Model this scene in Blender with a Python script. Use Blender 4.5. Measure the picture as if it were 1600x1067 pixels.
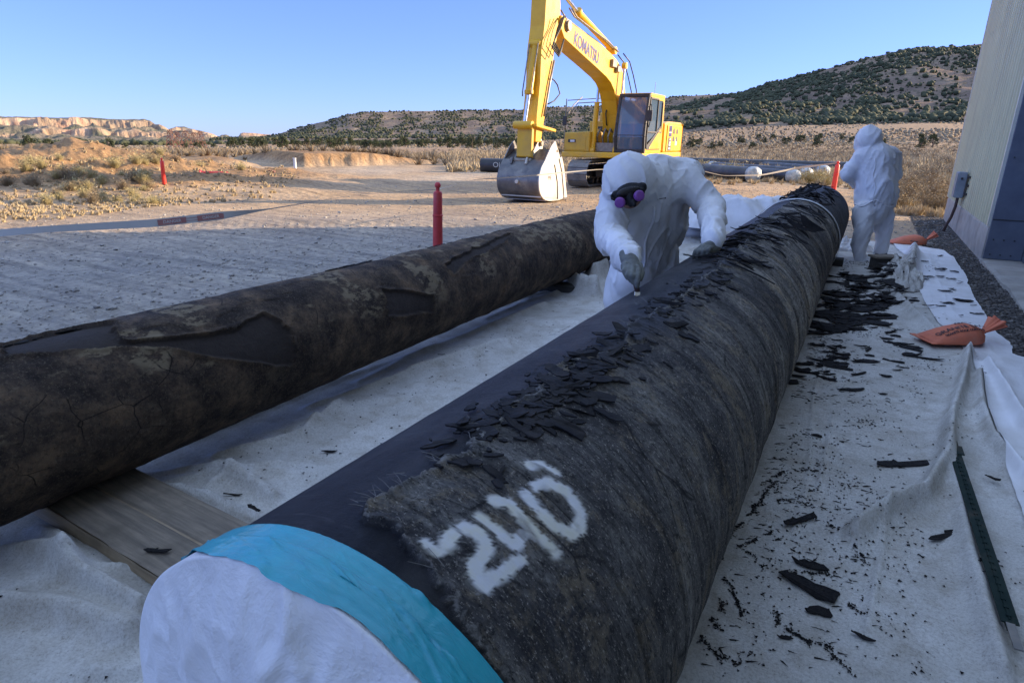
import bpy, bmesh, math, random
import numpy as np
from mathutils import Vector, Matrix
random.seed(7); RNG = np.random.default_rng(7)
for o in list(bpy.data.objects): bpy.data.objects.remove(o)
SC = bpy.context.scene
COL = SC.collection
R_ = math.radians
# ------------------------------------------------------------------ camera
F_PX, CX, CY, CAM_H = 965.0, 800.0, 533.5, 1.6
C_RT = np.array([0.87141571, 0.49034276, 0.01409398])
C_UP = np.array([-0.164712, 0.26541413, 0.94996068])
C_FW = np.array([-0.4620656, 0.83013211, -0.31205138])
cd = bpy.data.cameras.new('camera'); cam = bpy.data.objects.new('camera', cd); COL.objects.link(cam)
cam.matrix_world = Matrix(((C_RT[0], C_UP[0], -C_FW[0], 0), (C_RT[1], C_UP[1], -C_FW[1], 0), (C_RT[2], C_UP[2], -C_FW[2], CAM_H), (0, 0, 0, 1)))
cd.sensor_width = 36; cd.lens = F_PX / 1600 * 36; cd.clip_start = 0.05; cd.clip_end = 20000
SC.camera = cam
# ------------------------------------------------------------------ sky and sun
SUN_AZ, SUN_EL = math.atan2(0.76, 0.65), R_(14)          # azimuth measured from +Y towards +X
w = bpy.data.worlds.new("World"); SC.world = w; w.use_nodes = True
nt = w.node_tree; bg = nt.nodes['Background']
sky = nt.nodes.new('ShaderNodeTexSky'); sky.sky_type = 'NISHITA'; sky.sun_disc = False
sky.sun_elevation = SUN_EL; sky.sun_rotation = SUN_AZ
sky.air_density = 1.0; sky.dust_density = 0.6; sky.ozone_density = 2.0; sky.altitude = 2000
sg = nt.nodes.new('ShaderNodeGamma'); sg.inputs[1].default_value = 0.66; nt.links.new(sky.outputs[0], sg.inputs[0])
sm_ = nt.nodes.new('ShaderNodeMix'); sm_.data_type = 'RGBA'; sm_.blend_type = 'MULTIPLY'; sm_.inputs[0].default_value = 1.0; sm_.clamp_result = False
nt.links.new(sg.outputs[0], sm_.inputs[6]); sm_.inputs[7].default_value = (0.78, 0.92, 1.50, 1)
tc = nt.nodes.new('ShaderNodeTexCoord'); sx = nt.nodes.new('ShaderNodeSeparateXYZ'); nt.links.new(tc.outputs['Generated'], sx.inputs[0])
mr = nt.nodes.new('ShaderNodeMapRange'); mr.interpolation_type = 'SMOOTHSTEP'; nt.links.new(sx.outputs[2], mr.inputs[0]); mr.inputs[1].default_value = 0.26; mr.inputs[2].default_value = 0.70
hi = nt.nodes.new('ShaderNodeMix'); hi.data_type = 'RGBA'; nt.links.new(mr.outputs[0], hi.inputs[0]); hi.inputs[6].default_value = (0.53, 0.58, 0.78, 1); hi.inputs[7].default_value = (3.15, 2.42, 1.50, 1)  # sky dimmed low down and boosted overhead, added to lift the shaded yard
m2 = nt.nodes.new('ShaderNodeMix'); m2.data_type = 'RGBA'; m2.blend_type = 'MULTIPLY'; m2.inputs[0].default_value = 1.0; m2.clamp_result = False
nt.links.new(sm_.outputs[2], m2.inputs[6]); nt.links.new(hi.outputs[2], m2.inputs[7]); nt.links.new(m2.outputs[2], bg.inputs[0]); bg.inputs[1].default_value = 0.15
sl = bpy.data.lights.new('sun', 'SUN'); sun = bpy.data.objects.new('sun', sl); COL.objects.link(sun)
sl.energy = 3.6; sl.angle = R_(0.5); sl.color = (1.0, 0.78, 0.52)
sd = Vector((math.sin(SUN_AZ) * math.cos(SUN_EL), math.cos(SUN_AZ) * math.cos(SUN_EL), math.sin(SUN_EL)))
sun.rotation_euler = sd.to_track_quat('Z', 'Y').to_euler(); sun.location = (30, 30, 30)
SC.view_settings.view_transform = 'Standard'; SC.view_settings.look = 'None'
SC.view_settings.gamma = 1.0; SC.view_settings.exposure = 1.65
# ------------------------------------------------------------------ measuring helpers (a pixel of the survey photo -> a point in the place)
def ray(px, py):
    d = C_FW * F_PX + C_RT * (px - CX) - C_UP * (py - CY); return d / np.linalg.norm(d)
CAM = np.array([0, 0, CAM_H])
def G(px, py, z=0.0):
    d = ray(px, py); return CAM + d * ((z - CAM_H) / d[2])
def D(px, py, depth):
    d = ray(px, py); return CAM + d * (depth / (d @ C_FW))
def XP(px, py, x):                                          # hits the plane X = x
    d = ray(px, py); return CAM + d * (x / d[0])
def proj(P):
    v = np.asarray(P, float) - CAM; z = v @ C_FW
    return np.stack([CX + F_PX * (v @ C_RT) / z, CY - F_PX * (v @ C_UP) / z], -1)
# ------------------------------------------------------------------ vectorised noise
def _h(ix, iy, iz, s):
    n = (ix.astype(np.int64) * 374761393 + iy.astype(np.int64) * 668265263 + iz.astype(np.int64) * 1274126177 + s * 69069) & 0xffffffff
    n = ((n ^ (n >> 13)) * 1274126177) & 0xffffffff
    n = (n ^ (n >> 16)) * 2246822519 & 0xffffffff
    return ((n ^ (n >> 15)) & 0xffffff) / 16777215.0
def vnoise(x, y, z=0.0, s=0):
    x, y, z = np.broadcast_arrays(np.asarray(x, float), np.asarray(y, float), np.asarray(z, float))
    ix, iy, iz = np.floor(x), np.floor(y), np.floor(z)
    fx, fy, fz = x - ix, y - iy, z - iz
    fx = fx * fx * (3 - 2 * fx); fy = fy * fy * (3 - 2 * fy); fz = fz * fz * (3 - 2 * fz)
    def c(a, b, d): return _h(ix + a, iy + b, iz + d, s)
    x00 = c(0,0,0) * (1-fx) + c(1,0,0) * fx; x10 = c(0,1,0) * (1-fx) + c(1,1,0) * fx
    y0 = x00 * (1-fy) + x10 * fy
    if not np.any(fz): return y0
    x01 = c(0,0,1) * (1-fx) + c(1,0,1) * fx; x11 = c(0,1,1) * (1-fx) + c(1,1,1) * fx
    y1 = x01 * (1-fy) + x11 * fy
    return y0 * (1-fz) + y1 * fz
def fbm(x, y, z=0.0, o=4, s=0, g=0.5):
    t = 0.0; a = 1.0; n = 0.0
    for k in range(o):
        t = t + a * vnoise(np.asarray(x) * 2**k + 17.3 * k, np.asarray(y) * 2**k + 9.1 * k, np.asarray(z) * 2**k if np.any(z) else 0.0, s + k)
        n += a; a *= g
    return t / n
def ridged(x, y, z=0.0, o=3, s=0):
    t = 0.0; a = 1.0; n = 0.0
    for k in range(o):
        v = 1 - np.abs(2 * vnoise(np.asarray(x) * 2**k + 5.7 * k, np.asarray(y) * 2**k + 3.3 * k, np.asarray(z) * 2**k if np.any(z) else 0.0, s + k) - 1)
        t = t + a * v * v; n += a; a *= 0.5
    return t / n
def sstep(a, b, x):
    t = np.clip((x - a) / (b - a), 0, 1); return t * t * (3 - 2 * t)
def seg_dist(px, py, pts):
    best = np.full(np.shape(px), 1e9)
    for (x0, y0), (x1, y1) in zip(pts[:-1], pts[1:]):
        dx, dy = x1 - x0, y1 - y0; L = dx*dx + dy*dy + 1e-12
        t = np.clip(((px - x0) * dx + (py - y0) * dy) / L, 0, 1)
        best = np.minimum(best, np.hypot(px - x0 - t * dx, py - y0 - t * dy))
    return best
def in_poly(px, py, pts):
    r = np.zeros(np.shape(px), bool); n = len(pts)
    for i in range(n):
        x0, y0 = pts[i]; x1, y1 = pts[(i + 1) % n]
        c = ((y0 > py) != (y1 > py)) & (px < (x1 - x0) * (py - y0) / ((y1 - y0) + 1e-12) + x0); r ^= c
    return r
def sd_poly(px, py, pts):
    d = seg_dist(px, py, list(pts) + [pts[0]]); return np.where(in_poly(px, py, pts), -d, d)
# ------------------------------------------------------------------ materials
class N:
    def __init__(s, name):
        s.m = bpy.data.materials.new(name); s.m.use_nodes = True; s.t = s.m.node_tree
        s.b = s.t.nodes['Principled BSDF']; s.out = s.t.nodes['Material Output']
    def n(s, typ, **kw):
        nd = s.t.nodes.new(typ)
        for k, v in kw.items(): setattr(nd, k, v)
        return nd
    def l(s, a, b): s.t.links.new(a, b)
    def coord(s, scale=(1,1,1), src='Object'):
        tc = s.n('ShaderNodeTexCoord'); mp = s.n('ShaderNodeMapping'); mp.inputs['Scale'].default_value = scale
        s.l(tc.outputs[src], mp.inputs[0]); return mp.outputs[0]
    def noise(s, sc, det=6, rough=0.6, vec=None, dist=0.0):
        nd = s.n('ShaderNodeTexNoise'); nd.inputs['Scale'].default_value = sc; nd.inputs['Detail'].default_value = det
        nd.inputs['Roughness'].default_value = rough; nd.inputs['Distortion'].default_value = dist
        if vec is None: vec = s.coord()
        s.l(vec, nd.inputs['Vector']); return nd.outputs['Fac']
    def ramp(s, fac, stops, interp='LINEAR'):
        r = s.n('ShaderNodeValToRGB'); r.color_ramp.interpolation = interp; e = r.color_ramp.elements
        while len(e) < len(stops): e.new(0.5)
        for i, (p, c) in enumerate(stops):
            e[i].position = p; e[i].color = (c, c, c, 1) if isinstance(c, (int, float)) else tuple(c) + (1,)
        s.l(fac, r.inputs[0]); return r.outputs[0]
    def mix(s, fac, a, b, mode='MIX'):
        m = s.n('ShaderNodeMix', data_type='RGBA', blend_type=mode); m.clamp_factor = True
        for sock, v in ((m.inputs[0], fac), (m.inputs[6], a), (m.inputs[7], b)):
            if isinstance(v, (int, float)): sock.default_value = v if sock is m.inputs[0] or sock.type == 'VALUE' else (v, v, v, 1)
            elif isinstance(v, tuple): sock.default_value = v + (1,) if len(v) == 3 else v
            else: s.l(v, sock)
        return m.outputs[2]
    def attr(s, name, color=False):
        a = s.n('ShaderNodeAttribute'); a.attribute_name = name; return a.outputs['Color' if color else 'Fac']
    def math(s, op, a, b=0.0):
        m = s.n('ShaderNodeMath', operation=op)
        for sock, v in ((m.inputs[0], a), (m.inputs[1], b)):
            if isinstance(v, (int, float)): sock.default_value = v
            else: s.l(v, sock)
        return m.outputs[0]
    def color(s, c):
        if isinstance(c, tuple): s.b.inputs['Base Color'].default_value = c + (1,)
        else: s.l(c, s.b.inputs['Base Color'])
    def rough(s, v):
        if isinstance(v, (int, float)): s.b.inputs['Roughness'].default_value = v
        else: s.l(v, s.b.inputs['Roughness'])
    def bump(s, h, strength=0.5, dist=0.01, prev=None):
        b = s.n('ShaderNodeBump'); b.inputs['Strength'].default_value = strength; b.inputs['Distance'].default_value = dist
        s.l(h, b.inputs['Height'])
        if prev is not None: s.l(prev, b.inputs['Normal'])
        s.l(b.outputs[0], s.b.inputs['Normal']); return b.outputs[0]
MATS = {}
def mat(name, c1, c2=None, sc=6.0, rough=0.6, metal=0.0, bump=0.0, bs=None, det=5, dirt=None, spec=0.5, stretch=(1,1,1), bd=0.01):
    if name in MATS: return MATS[name]
    q = N(name)
    if c2 is None: c2 = tuple(v * 0.72 for v in c1)
    f = q.noise(sc, det, 0.6, q.coord(stretch))
    c = q.mix(q.ramp(f, [(0.35, 0.0), (0.65, 1.0)]), c1, c2)
    if dirt is not None:
        f2 = q.noise(sc * 0.37, 8, 0.7, q.coord()); c = q.mix(q.ramp(f2, [(0.52, 0.0), (0.7, 0.8)]), c, dirt)
    q.color(c); q.b.inputs['Metallic'].default_value = metal
    q.rough(q.ramp(q.noise(sc * 1.7, 4), [(0.3, max(rough - .1, .02)), (0.7, min(rough + .1, 1))]))
    q.b.inputs['Specular IOR Level'].default_value = spec
    if bump: q.bump(q.noise(bs or sc * 4, 6, 0.65, q.coord(stretch)), bump, bd)
    MATS[name] = q.m; return q.m
# ------------------------------------------------------------------ mesh building
def finish(me, name, m, parent, smooth, bev, loc):
    o = bpy.data.objects.new(name, me); COL.objects.link(o)
    if m is not None: me.materials.append(m)
    if smooth:
        me.shade_smooth()
        if smooth is not True: me.set_sharp_from_angle(angle=R_(smooth))
    if parent is not None: o.parent = parent
    if loc is not None: o.location = loc
    if bev:
        b = o.modifiers.new('bevel', 'BEVEL'); b.width = bev; b.segments = 2; b.limit_method = 'ANGLE'; b.angle_limit = R_(35)
    return o
def fast_mesh(name, V, F, attrs=None):
    """V (n,3), F (m,k) arrays"""
    V = np.asarray(V, np.float32); F = np.asarray(F, np.int32); me = bpy.data.meshes.new(name)
    k = F.shape[1]; me.vertices.add(len(V)); me.vertices.foreach_set('co', V.ravel())
    me.loops.add(F.size); me.loops.foreach_set('vertex_index', F.ravel())
    me.polygons.add(len(F)); me.polygons.foreach_set('loop_start', np.arange(0, F.size, k, dtype=np.int32))
    try: me.polygons.foreach_set('loop_total', np.full(len(F), k, np.int32))
    except Exception: pass
    me.update(calc_edges=True); me.validate()
    for an, av in (attrs or {}).items():
        av = np.asarray(av, np.float32)
        if av.ndim == 1: a = me.attributes.new(an, 'FLOAT', 'POINT'); a.data.foreach_set('value', av)
        else:
            a = me.attributes.new(an, 'FLOAT_COLOR', 'POINT'); c4 = np.ones((len(av), 4), np.float32); c4[:, :3] = av
            a.data.foreach_set('color', c4.ravel())
    return me
def grid_faces(nr, nc, wrap=False):
    i = np.arange(nr - 1)[:, None]; j = np.arange(nc if wrap else nc - 1)[None, :]; j2 = (j + 1) % nc
    return np.stack([i * nc + j, i * nc + j2, (i + 1) * nc + j2, (i + 1) * nc + j], -1).reshape(-1, 4)
class MB:
    def __init__(s): s.v = []; s.f = []
    def add(s, vs, fs):
        b = len(s.v); s.v += [tuple(map(float, v)) for v in vs]; s.f += [tuple(i + b for i in f) for f in fs]; return s
    def box(s, c, size, rot=None):
        M = rot if rot is not None else Matrix.Identity(3); c = Vector(c)
        vs = [c + M @ Vector((sx * size[0] / 2, sy * size[1] / 2, sz * size[2] / 2)) for sx in (-1, 1) for sy in (-1, 1) for sz in (-1, 1)]
        return s.add(vs, [(0,1,3,2), (4,6,7,5), (0,4,5,1), (2,3,7,6), (0,2,6,4), (1,5,7,3)])
    def span(s, a, b):
        return s.box([(a[i] + b[i]) / 2 for i in range(3)], [abs(b[i] - a[i]) for i in range(3)])
    def beam(s, p0, p1, w, h, up=(0, 0, 1), w1=None, h1=None):
        p0 = Vector(p0); p1 = Vector(p1); z = (p1 - p0).normalized(); x = z.cross(Vector(up)).normalized(); y = x.cross(z)
        w1 = w1 or w; h1 = h1 or h; vs = []
        for p, ww, hh in ((p0, w, h), (p1, w1, h1)):
            for a, b in ((-1,-1), (1,-1), (1,1), (-1,1)): vs.append(p + x * a * ww / 2 + y * b * hh / 2)
        return s.add(vs, [(0,3,2,1), (4,5,6,7), (0,1,5,4), (1,2,6,5), (2,3,7,6), (3,0,4,7)])
    def tube(s, pts, r, seg=12, cap=True, rs=None):
        pts = [Vector(p) for p in pts]; n = len(pts); rs = rs or [r] * n
        ring = []; prev = None
        for i, p in enumerate(pts):
            t = (pts[min(i + 1, n - 1)] - pts[max(i - 1, 0)]).normalized()
            if prev is None:
                a = Vector((0, 0, 1)) if abs(t.z) < 0.9 else Vector((1, 0, 0)); x = t.cross(a).normalized()
            else: x = (prev - t * prev.dot(t)).normalized()
            prev = x; y = t.cross(x)
            ring.append([p + (x * math.cos(q) + y * math.sin(q)) * rs[i] for q in [2 * math.pi * k / seg for k in range(seg)]])
        vs = [v for r0 in ring for v in r0]; fs = []
        for i in range(n - 1):
            for k in range(seg): fs.append((i*seg+k, i*seg+(k+1)%seg, (i+1)*seg+(k+1)%seg, (i+1)*seg+k))
        if cap: fs += [tuple(range(seg))[::-1], tuple((n-1)*seg+k for k in range(seg))]
        return s.add(vs, fs)
    def cyl(s, p0, p1, r, seg=16, r1=None): return s.tube([p0, p1], r, seg, rs=[r, r if r1 is None else r1])
    def lathe(s, prof, seg=24, c=(0, 0, 0), axis=None):
        """prof: (radius, height); axis = (origin, dir)"""
        vs = []; fs = []; n = len(prof)
        M = Matrix.Identity(3) if axis is None else Vector(axis).to_track_quat('Z', 'Y').to_matrix()
        c = Vector(c)
        for r, h in prof:
            for k in range(seg):
                a = 2 * math.pi * k / seg; vs.append(c + M @ Vector((r * math.cos(a), r * math.sin(a), h)))
        for i in range(n - 1):
            for k in range(seg): fs.append((i*seg+k, i*seg+(k+1)%seg, (i+1)*seg+(k+1)%seg, (i+1)*seg+k))
        fs += [tuple(range(seg))[::-1], tuple((n-1)*seg+k for k in range(seg))]
        return s.add(vs, fs)
    def prism(s, poly, fn0, fn1):
        n = len(poly); vs = [fn0(*p) for p in poly] + [fn1(*p) for p in poly]
        fs = [tuple(range(n))[::-1], tuple(range(n, 2 * n))] + [(i, (i+1) % n, n + (i+1) % n, n + i) for i in range(n)]
        return s.add(vs, fs)
    def build(s, name, m, parent=None, smooth=False, bev=0, loc=None):
        me = bpy.data.meshes.new(name); me.from_pydata(s.v, [], s.f)
        bm = bmesh.new(); bm.from_mesh(me); bmesh.ops.recalc_face_normals(bm, faces=bm.faces); bm.to_mesh(me); bm.free()
        return finish(me, name, m, parent, smooth, bev, loc)
def tag(o, label=None, cat=None, group=None, kind=None):
    if label: o['label'] = label
    if cat: o['category'] = cat
    if group: o['group'] = group
    if kind: o['kind'] = kind
    return o
def empty(name, loc=(0, 0, 0), rz=0.0):
    o = bpy.data.objects.new(name, None); COL.objects.link(o); o.location = loc; o.rotation_euler = (0, 0, rz); o.empty_display_size = .1; return o
def copy_tree(o, parent=None):
    c = o.copy(); COL.objects.link(c); c.parent = parent
    for ch in list(o.children): copy_tree(ch, c)
    return c
def text_mesh(name, body, size, m, parent, M, extrude=0.002, bold=0.0, shear=0.0):
    cu = bpy.data.curves.new(name, 'FONT'); cu.body = body; cu.size = size; cu.extrude = extrude; cu.offset = bold; cu.shear = shear
    cu.align_x = 'CENTER'; cu.align_y = 'CENTER'
    t = bpy.data.objects.new(name, cu); COL.objects.link(t)
    me = bpy.data.meshes.new_from_object(t.evaluated_get(bpy.context.evaluated_depsgraph_get()))
    bpy.data.objects.remove(t); me.transform(M); me.name = name
    return finish(me, name, m, parent, False, 0, None)
def frame(o, x, y):
    x = Vector(x).normalized(); y = Vector(y); y = (y - x * y.dot(x)).normalized(); z = x.cross(y)
    return Matrix(((x[0], y[0], z[0], o[0]), (x[1], y[1], z[1], o[1]), (x[2], y[2], z[2], o[2]), (0, 0, 0, 1)))
def blob(name, caps, voxel, m, parent, smooth=6, disp=None, subd=False):
    """one continuous surface grown round tapered capsules and ellipsoids"""
    mb = MB()
    for c in caps:
        if c[0] == 'e':
            _, ce, rad, M = c; vs = []; fs = []; nu, nv = 20, 12
            for i in range(nv + 1):
                for k in range(nu):
                    th = math.pi * i / nv; ph = 2 * math.pi * k / nu
                    q = Vector((max(math.sin(th), 1e-3) * math.cos(ph) * rad[0], max(math.sin(th), 1e-3) * math.sin(ph) * rad[1], math.cos(th) * rad[2]))
                    vs.append(Vector(ce) + (M @ q if M is not None else q))
            for i in range(nv):
                for k in range(nu): fs.append((i*nu+k, (i+1)*nu+k, (i+1)*nu+(k+1)%nu, i*nu+(k+1)%nu))
            fs += [tuple(range(nu)), tuple(nv*nu+k for k in range(nu))[::-1]]
            mb.add(vs, fs)
        else:
            p0, r0, p1, r1 = c; p0 = Vector(p0); p1 = Vector(p1); d = p1 - p0; L = d.length; z = d.normalized()
            pts = []; rs = []
            for k in range(7):
                a = math.pi / 2 * k / 6; pts.append(p0 - z * r0 * math.cos(a)); rs.append(max(r0 * math.sin(a), 1e-3))
            for k in range(7):
                a = math.pi / 2 * (1 - k / 6); pts.append(p1 + z * r1 * math.cos(a)); rs.append(max(r1 * math.sin(a), 1e-3))
            mb.tube(pts, 0, 16, rs=rs)
    o = mb.build(name, None, None)
    r = o.modifiers.new('r', 'REMESH'); r.mode = 'VOXEL'; r.voxel_size = voxel
    sm = o.modifiers.new('s', 'SMOOTH'); sm.iterations = smooth; sm.factor = 0.5
    me = bpy.data.meshes.new_from_object(o.evaluated_get(bpy.context.evaluated_depsgraph_get()))
    old = o.data; bpy.data.objects.remove(o); bpy.data.meshes.remove(old); me.name = name
    if disp is not None:
        n = len(me.vertices); co = np.empty(n * 3); me.vertices.foreach_get('co', co); co = co.reshape(-1, 3)
        no = np.empty(n * 3); me.vertex_normals.foreach_get('vector', no); no = no.reshape(-1, 3)
        co = disp(co, no); me.vertices.foreach_set('co', co.ravel()); me.update()
    return finish(me, name, m, parent, True, 0, None)
# ================================================================== THE SETTING: ground, hills
def te_az(px, py):
    d = ray(px, py); return math.atan2(d[0], d[1]), d[2] / math.hypot(d[0], d[1])
GX = [-300, 0, 200, 400, 600, 800, 1000, 1200, 1400, 1600, 1900]
GT = {  # distance: photo row of the bare ground at that distance, for the columns above
    60:   [231, 237, 239, 241, 243, 247, 250, 252, 254, 255, 256],
    110:  [229, 234, 236, 238, 239, 241, 240, 238, 238, 238, 238],
    200:  [228, 232, 233, 234, 235, 233, 226, 220, 216, 214, 212],
    330:  [226, 228, 229, 229, 228, 225, 211, 198, 193, 191, 190],
    460:  [226, 228, 229, 229, 228, 224, 209, 190, 178, 172, 168],
    1000: [222, 223, 223, 222, 220, 214, 204, 196, 200, 198, 196],
    4000: [219, 219, 219, 219, 217, 213, 208, 206, 205, 204, 204],
    9000: [216, 216, 216, 216, 216, 214, 210, 208, 207, 207, 207]}
_rows = sorted(GT); _tab = []
AZ_C = np.radians(np.linspace(-80, 30, 200))
for r in _rows:
    q = [te_az(x, y) for x, y in zip(GX, GT[r])]; _tab.append(np.interp(AZ_C, [a for a, _ in q], [t for _, t in q]))
_tab = np.array(_tab)
def ground_h(x, y):
    x = np.asarray(x, float); y = np.asarray(y, float); R = np.hypot(x, y) + 1e-6; az = np.arctan2(x, y)
    azi = np.interp(az, AZ_C, np.arange(len(AZ_C))); i0 = np.clip(azi.astype(int), 0, len(AZ_C) - 2); fa = azi - i0
    lr = np.log(np.clip(R, 60, 9000)); k = np.interp(lr, np.log(_rows), np.arange(len(_rows))); k0 = np.clip(k.astype(int), 0, len(_rows) - 2); fk = k - k0
    te = (_tab[k0, i0] * (1 - fa) + _tab[k0, i0 + 1] * fa) * (1 - fk) + (_tab[k0 + 1, i0] * (1 - fa) + _tab[k0 + 1, i0 + 1] * fa) * fk
    far = CAM_H + R * te
    t = sstep(32, 62, R)
    return far * t * 1.0 + 0.0 * (1 - t)
def bump_mound(x, y, cx, cy, lx, ly, h, rot=0.0, p=2):
    c, s = math.cos(rot), math.sin(rot); u = (x - cx) * c + (y - cy) * s; v = -(x - cx) * s + (y - cy) * c
    d = np.sqrt((u / lx) ** 2 + (v / ly) ** 2); return h * np.clip(1 - d, 0, 1) ** (1 / p if p < 1 else 1)
TRK = math.atan2(-0.33, -0.94)
def ground_detail(x, y, R):
    z = (fbm(x * .35, y * .35, o=4, s=3) - .5) * 0.10 * sstep(4, 12, R)
    z = z + (fbm(x * 2.2, y * 2.2, o=4, s=8) - .5) * 0.028
    # wheel and crawler marks: long ridges roughly along the haul road, crossed by cleat prints
    u = x * 0.80 + y * 0.60; v = -x * 0.60 + y * 0.80
    wv = v + 0.5 * np.sin(u * .21) + 0.8 * (fbm(u * .12, v * .12, s=21) - .5)
    band = sstep(.52, .66, fbm(u * .05, wv * 1.1, o=2, s=31))
    z = z - 0.035 * band + band * 0.005 * np.sin(u * 2 * math.pi / 0.19 + 1.5 * np.sin(wv * 9)) * sstep(4, 7, R)
    z = z + 0.035 * (ridged(u * .25, wv * 1.6, o=2, s=41) - .4) * sstep(3, 8, R)
    flat = sstep(0.2, 1.5, np.maximum(np.abs(x + 1.2) - 2.6, (np.abs(y - 6) - 8)))     # level under the cloth
    z = z * flat
    nx = sstep(1.9, 1.1, x) + sstep(19, 22, y)
    return z * np.clip(nx, 0.25, 1)
PILE = []
def mounds(x, y):
    h = np.zeros(np.shape(x))
    # long spoil heap on the left, a low bank further right
    for (px, py, lx, ly, hh, rt) in ((40, 272, 14, 5.0, .95, .55), (145, 272, 6, 4.4, 1.25, .5), (-130, 275, 16, 6, 1.0, .5), (205, 268, 7, 4.0, .95, .5), (265, 266, 6, 3, .6, .5)):
        g = G(px, py + 8); h = np.maximum(h, bump_mound(x, y, g[0], g[1], lx, ly, hh, rt))
    m = h > 0.02
    h = h + np.where(m, (fbm(x * .9, y * .9, o=5, s=5) - .5) * 0.6 * sstep(0, .6, h), 0)
    h = h + np.where(m, .24 * (ridged(x * 2.1, y * 1.2, o=4, s=15) - .4) * sstep(0, .8, h), 0)
    a = G(478, 262); b = G(700, 258); dx, dy = b[0] - a[0], b[1] - a[1]; L = math.hypot(dx, dy); ux, uy = dx / L, dy / L
    u = (x - a[0]) * ux + (y - a[1]) * uy; v = -(x - a[0]) * uy + (y - a[1]) * ux
    v = np.where(True, v * (1 if (-a[0] * -uy + -a[1] * ux) < 0 else -1), v)            # + = away from the viewer
    v = v + (fbm(u * 1.2, v * .3, s=55) - .5) * .7 + (ridged(u * 2.2, v * .2, o=2, s=56) - .5) * .35
    bank = .66 * sstep(0, .7, v) * sstep(14, 3, v) * sstep(-.4, .2, u) * sstep(L + 1.5, L - 6, u)
    h = np.maximum(h, bank)
    a2 = G(250, 252); u2 = (x - a2[0]) * ux + (y - a2[1]) * uy
    bank2 = .45 * sstep(1.0, 2.0, v + 1.2 * (fbm(u2 * .5, 0 * u2, s=9) - .5)) * sstep(16, 5, v) * sstep(-2, 3, u2) * sstep(-1.0, -3.5, u)
    h = np.maximum(h, bank2)
    for (px, py, l, hh) in ((1150, 302, 5, .10), (815, 330, .0, 0), (880, 246, 7, 1.4)):
        if l: g = G(px, py); h = np.maximum(h, bump_mound(x, y, g[0], g[1], l, l * .5, hh, .3))
    return h
def ground_z(x, y):
    R = np.hypot(x, y)
    return ground_h(x, y) + mounds(x, y) + ground_detail(x, y, R)
fine = np.radians(np.arange(-80, 19, 0.13)); coarse = np.radians(np.arange(19, 280, 3.0))
az = np.concatenate([fine, coarse])
Rr = [0.25]
while Rr[-1] < 9500: Rr.append(Rr[-1] * (1.011 if 1.2 < Rr[-1] < 70 else 1.03) + (0 if Rr[-1] > 1.2 else .15))
Rr = np.array(Rr); A, RR = np.meshgrid(az, Rr)
X = RR * np.sin(A); Y = RR * np.cos(A); Z = ground_z(X, Y)
Z = Z + (fbm(X * .02, Y * .02, o=4, s=77) - .5) * np.clip((RR - 60) / 60, 0, 4) * .8
V = np.stack([X, Y, Z], -1).reshape(-1, 3); Fg = grid_faces(len(Rr), len(az), wrap=True)
V = np.vstack([V, [0, 0, 0]]);
# zones of real colour
zn = fbm(X * .25, Y * .25, o=4, s=61); far = sstep(14, 26, RR + 5 * (zn - .5))
grav = np.array([.285, .265, .24]); dirt = np.array([.42, .29, .17]); scrub = np.array([.33, .215, .12]); dark = np.array([.085, .075, .068])
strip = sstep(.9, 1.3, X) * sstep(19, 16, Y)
c = grav + (dirt - grav) * np.clip(sstep(9, 17, RR) + .25 * (zn - .5), 0, 1)[..., None]
c = c + (scrub - c) * (sstep(55, 110, RR) * .8)[..., None]
pale = sstep(.5, .7, fbm(X * .12, Y * .12, o=3, s=62)) * sstep(60, 30, RR)
c = c + (np.array([.47, .39, .29]) - c) * (pale * .55)[..., None]
md = sstep(.05, .35, mounds(X, Y) + .2 * (zn - .5)); c = c + (np.array([.30, .175, .080]) - c) * md[..., None] * .9
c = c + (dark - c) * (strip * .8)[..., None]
vg = sstep(.5, .72, fbm(X * .011, Y * .03, o=5, s=63)) * sstep(250, 700, RR); c = c + (np.array([.085, .095, .05]) - c) * (vg * .75)[..., None]
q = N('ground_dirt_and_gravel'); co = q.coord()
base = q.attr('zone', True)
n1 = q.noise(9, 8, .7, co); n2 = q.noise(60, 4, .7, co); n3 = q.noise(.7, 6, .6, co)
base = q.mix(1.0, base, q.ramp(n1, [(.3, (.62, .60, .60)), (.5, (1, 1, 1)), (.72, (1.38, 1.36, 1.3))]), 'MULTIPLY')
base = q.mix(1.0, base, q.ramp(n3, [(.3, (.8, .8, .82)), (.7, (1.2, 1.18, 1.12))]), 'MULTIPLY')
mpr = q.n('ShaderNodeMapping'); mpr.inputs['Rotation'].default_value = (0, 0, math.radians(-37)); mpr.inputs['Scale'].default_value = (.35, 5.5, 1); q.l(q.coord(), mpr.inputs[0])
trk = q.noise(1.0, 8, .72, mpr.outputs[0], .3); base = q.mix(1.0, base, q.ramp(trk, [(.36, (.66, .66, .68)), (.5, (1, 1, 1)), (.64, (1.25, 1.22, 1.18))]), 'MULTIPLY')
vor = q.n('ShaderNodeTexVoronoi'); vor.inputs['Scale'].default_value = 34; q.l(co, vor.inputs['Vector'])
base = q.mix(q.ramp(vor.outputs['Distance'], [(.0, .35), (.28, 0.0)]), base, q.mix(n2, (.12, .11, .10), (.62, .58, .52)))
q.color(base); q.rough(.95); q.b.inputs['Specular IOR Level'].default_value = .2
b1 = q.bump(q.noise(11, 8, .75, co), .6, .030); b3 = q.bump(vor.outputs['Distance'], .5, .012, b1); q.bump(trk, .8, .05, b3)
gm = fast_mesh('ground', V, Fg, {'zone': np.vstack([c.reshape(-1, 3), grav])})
ground = finish(gm, 'ground', q.m, None, True, 0, None); tag(ground, kind='structure')
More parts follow.
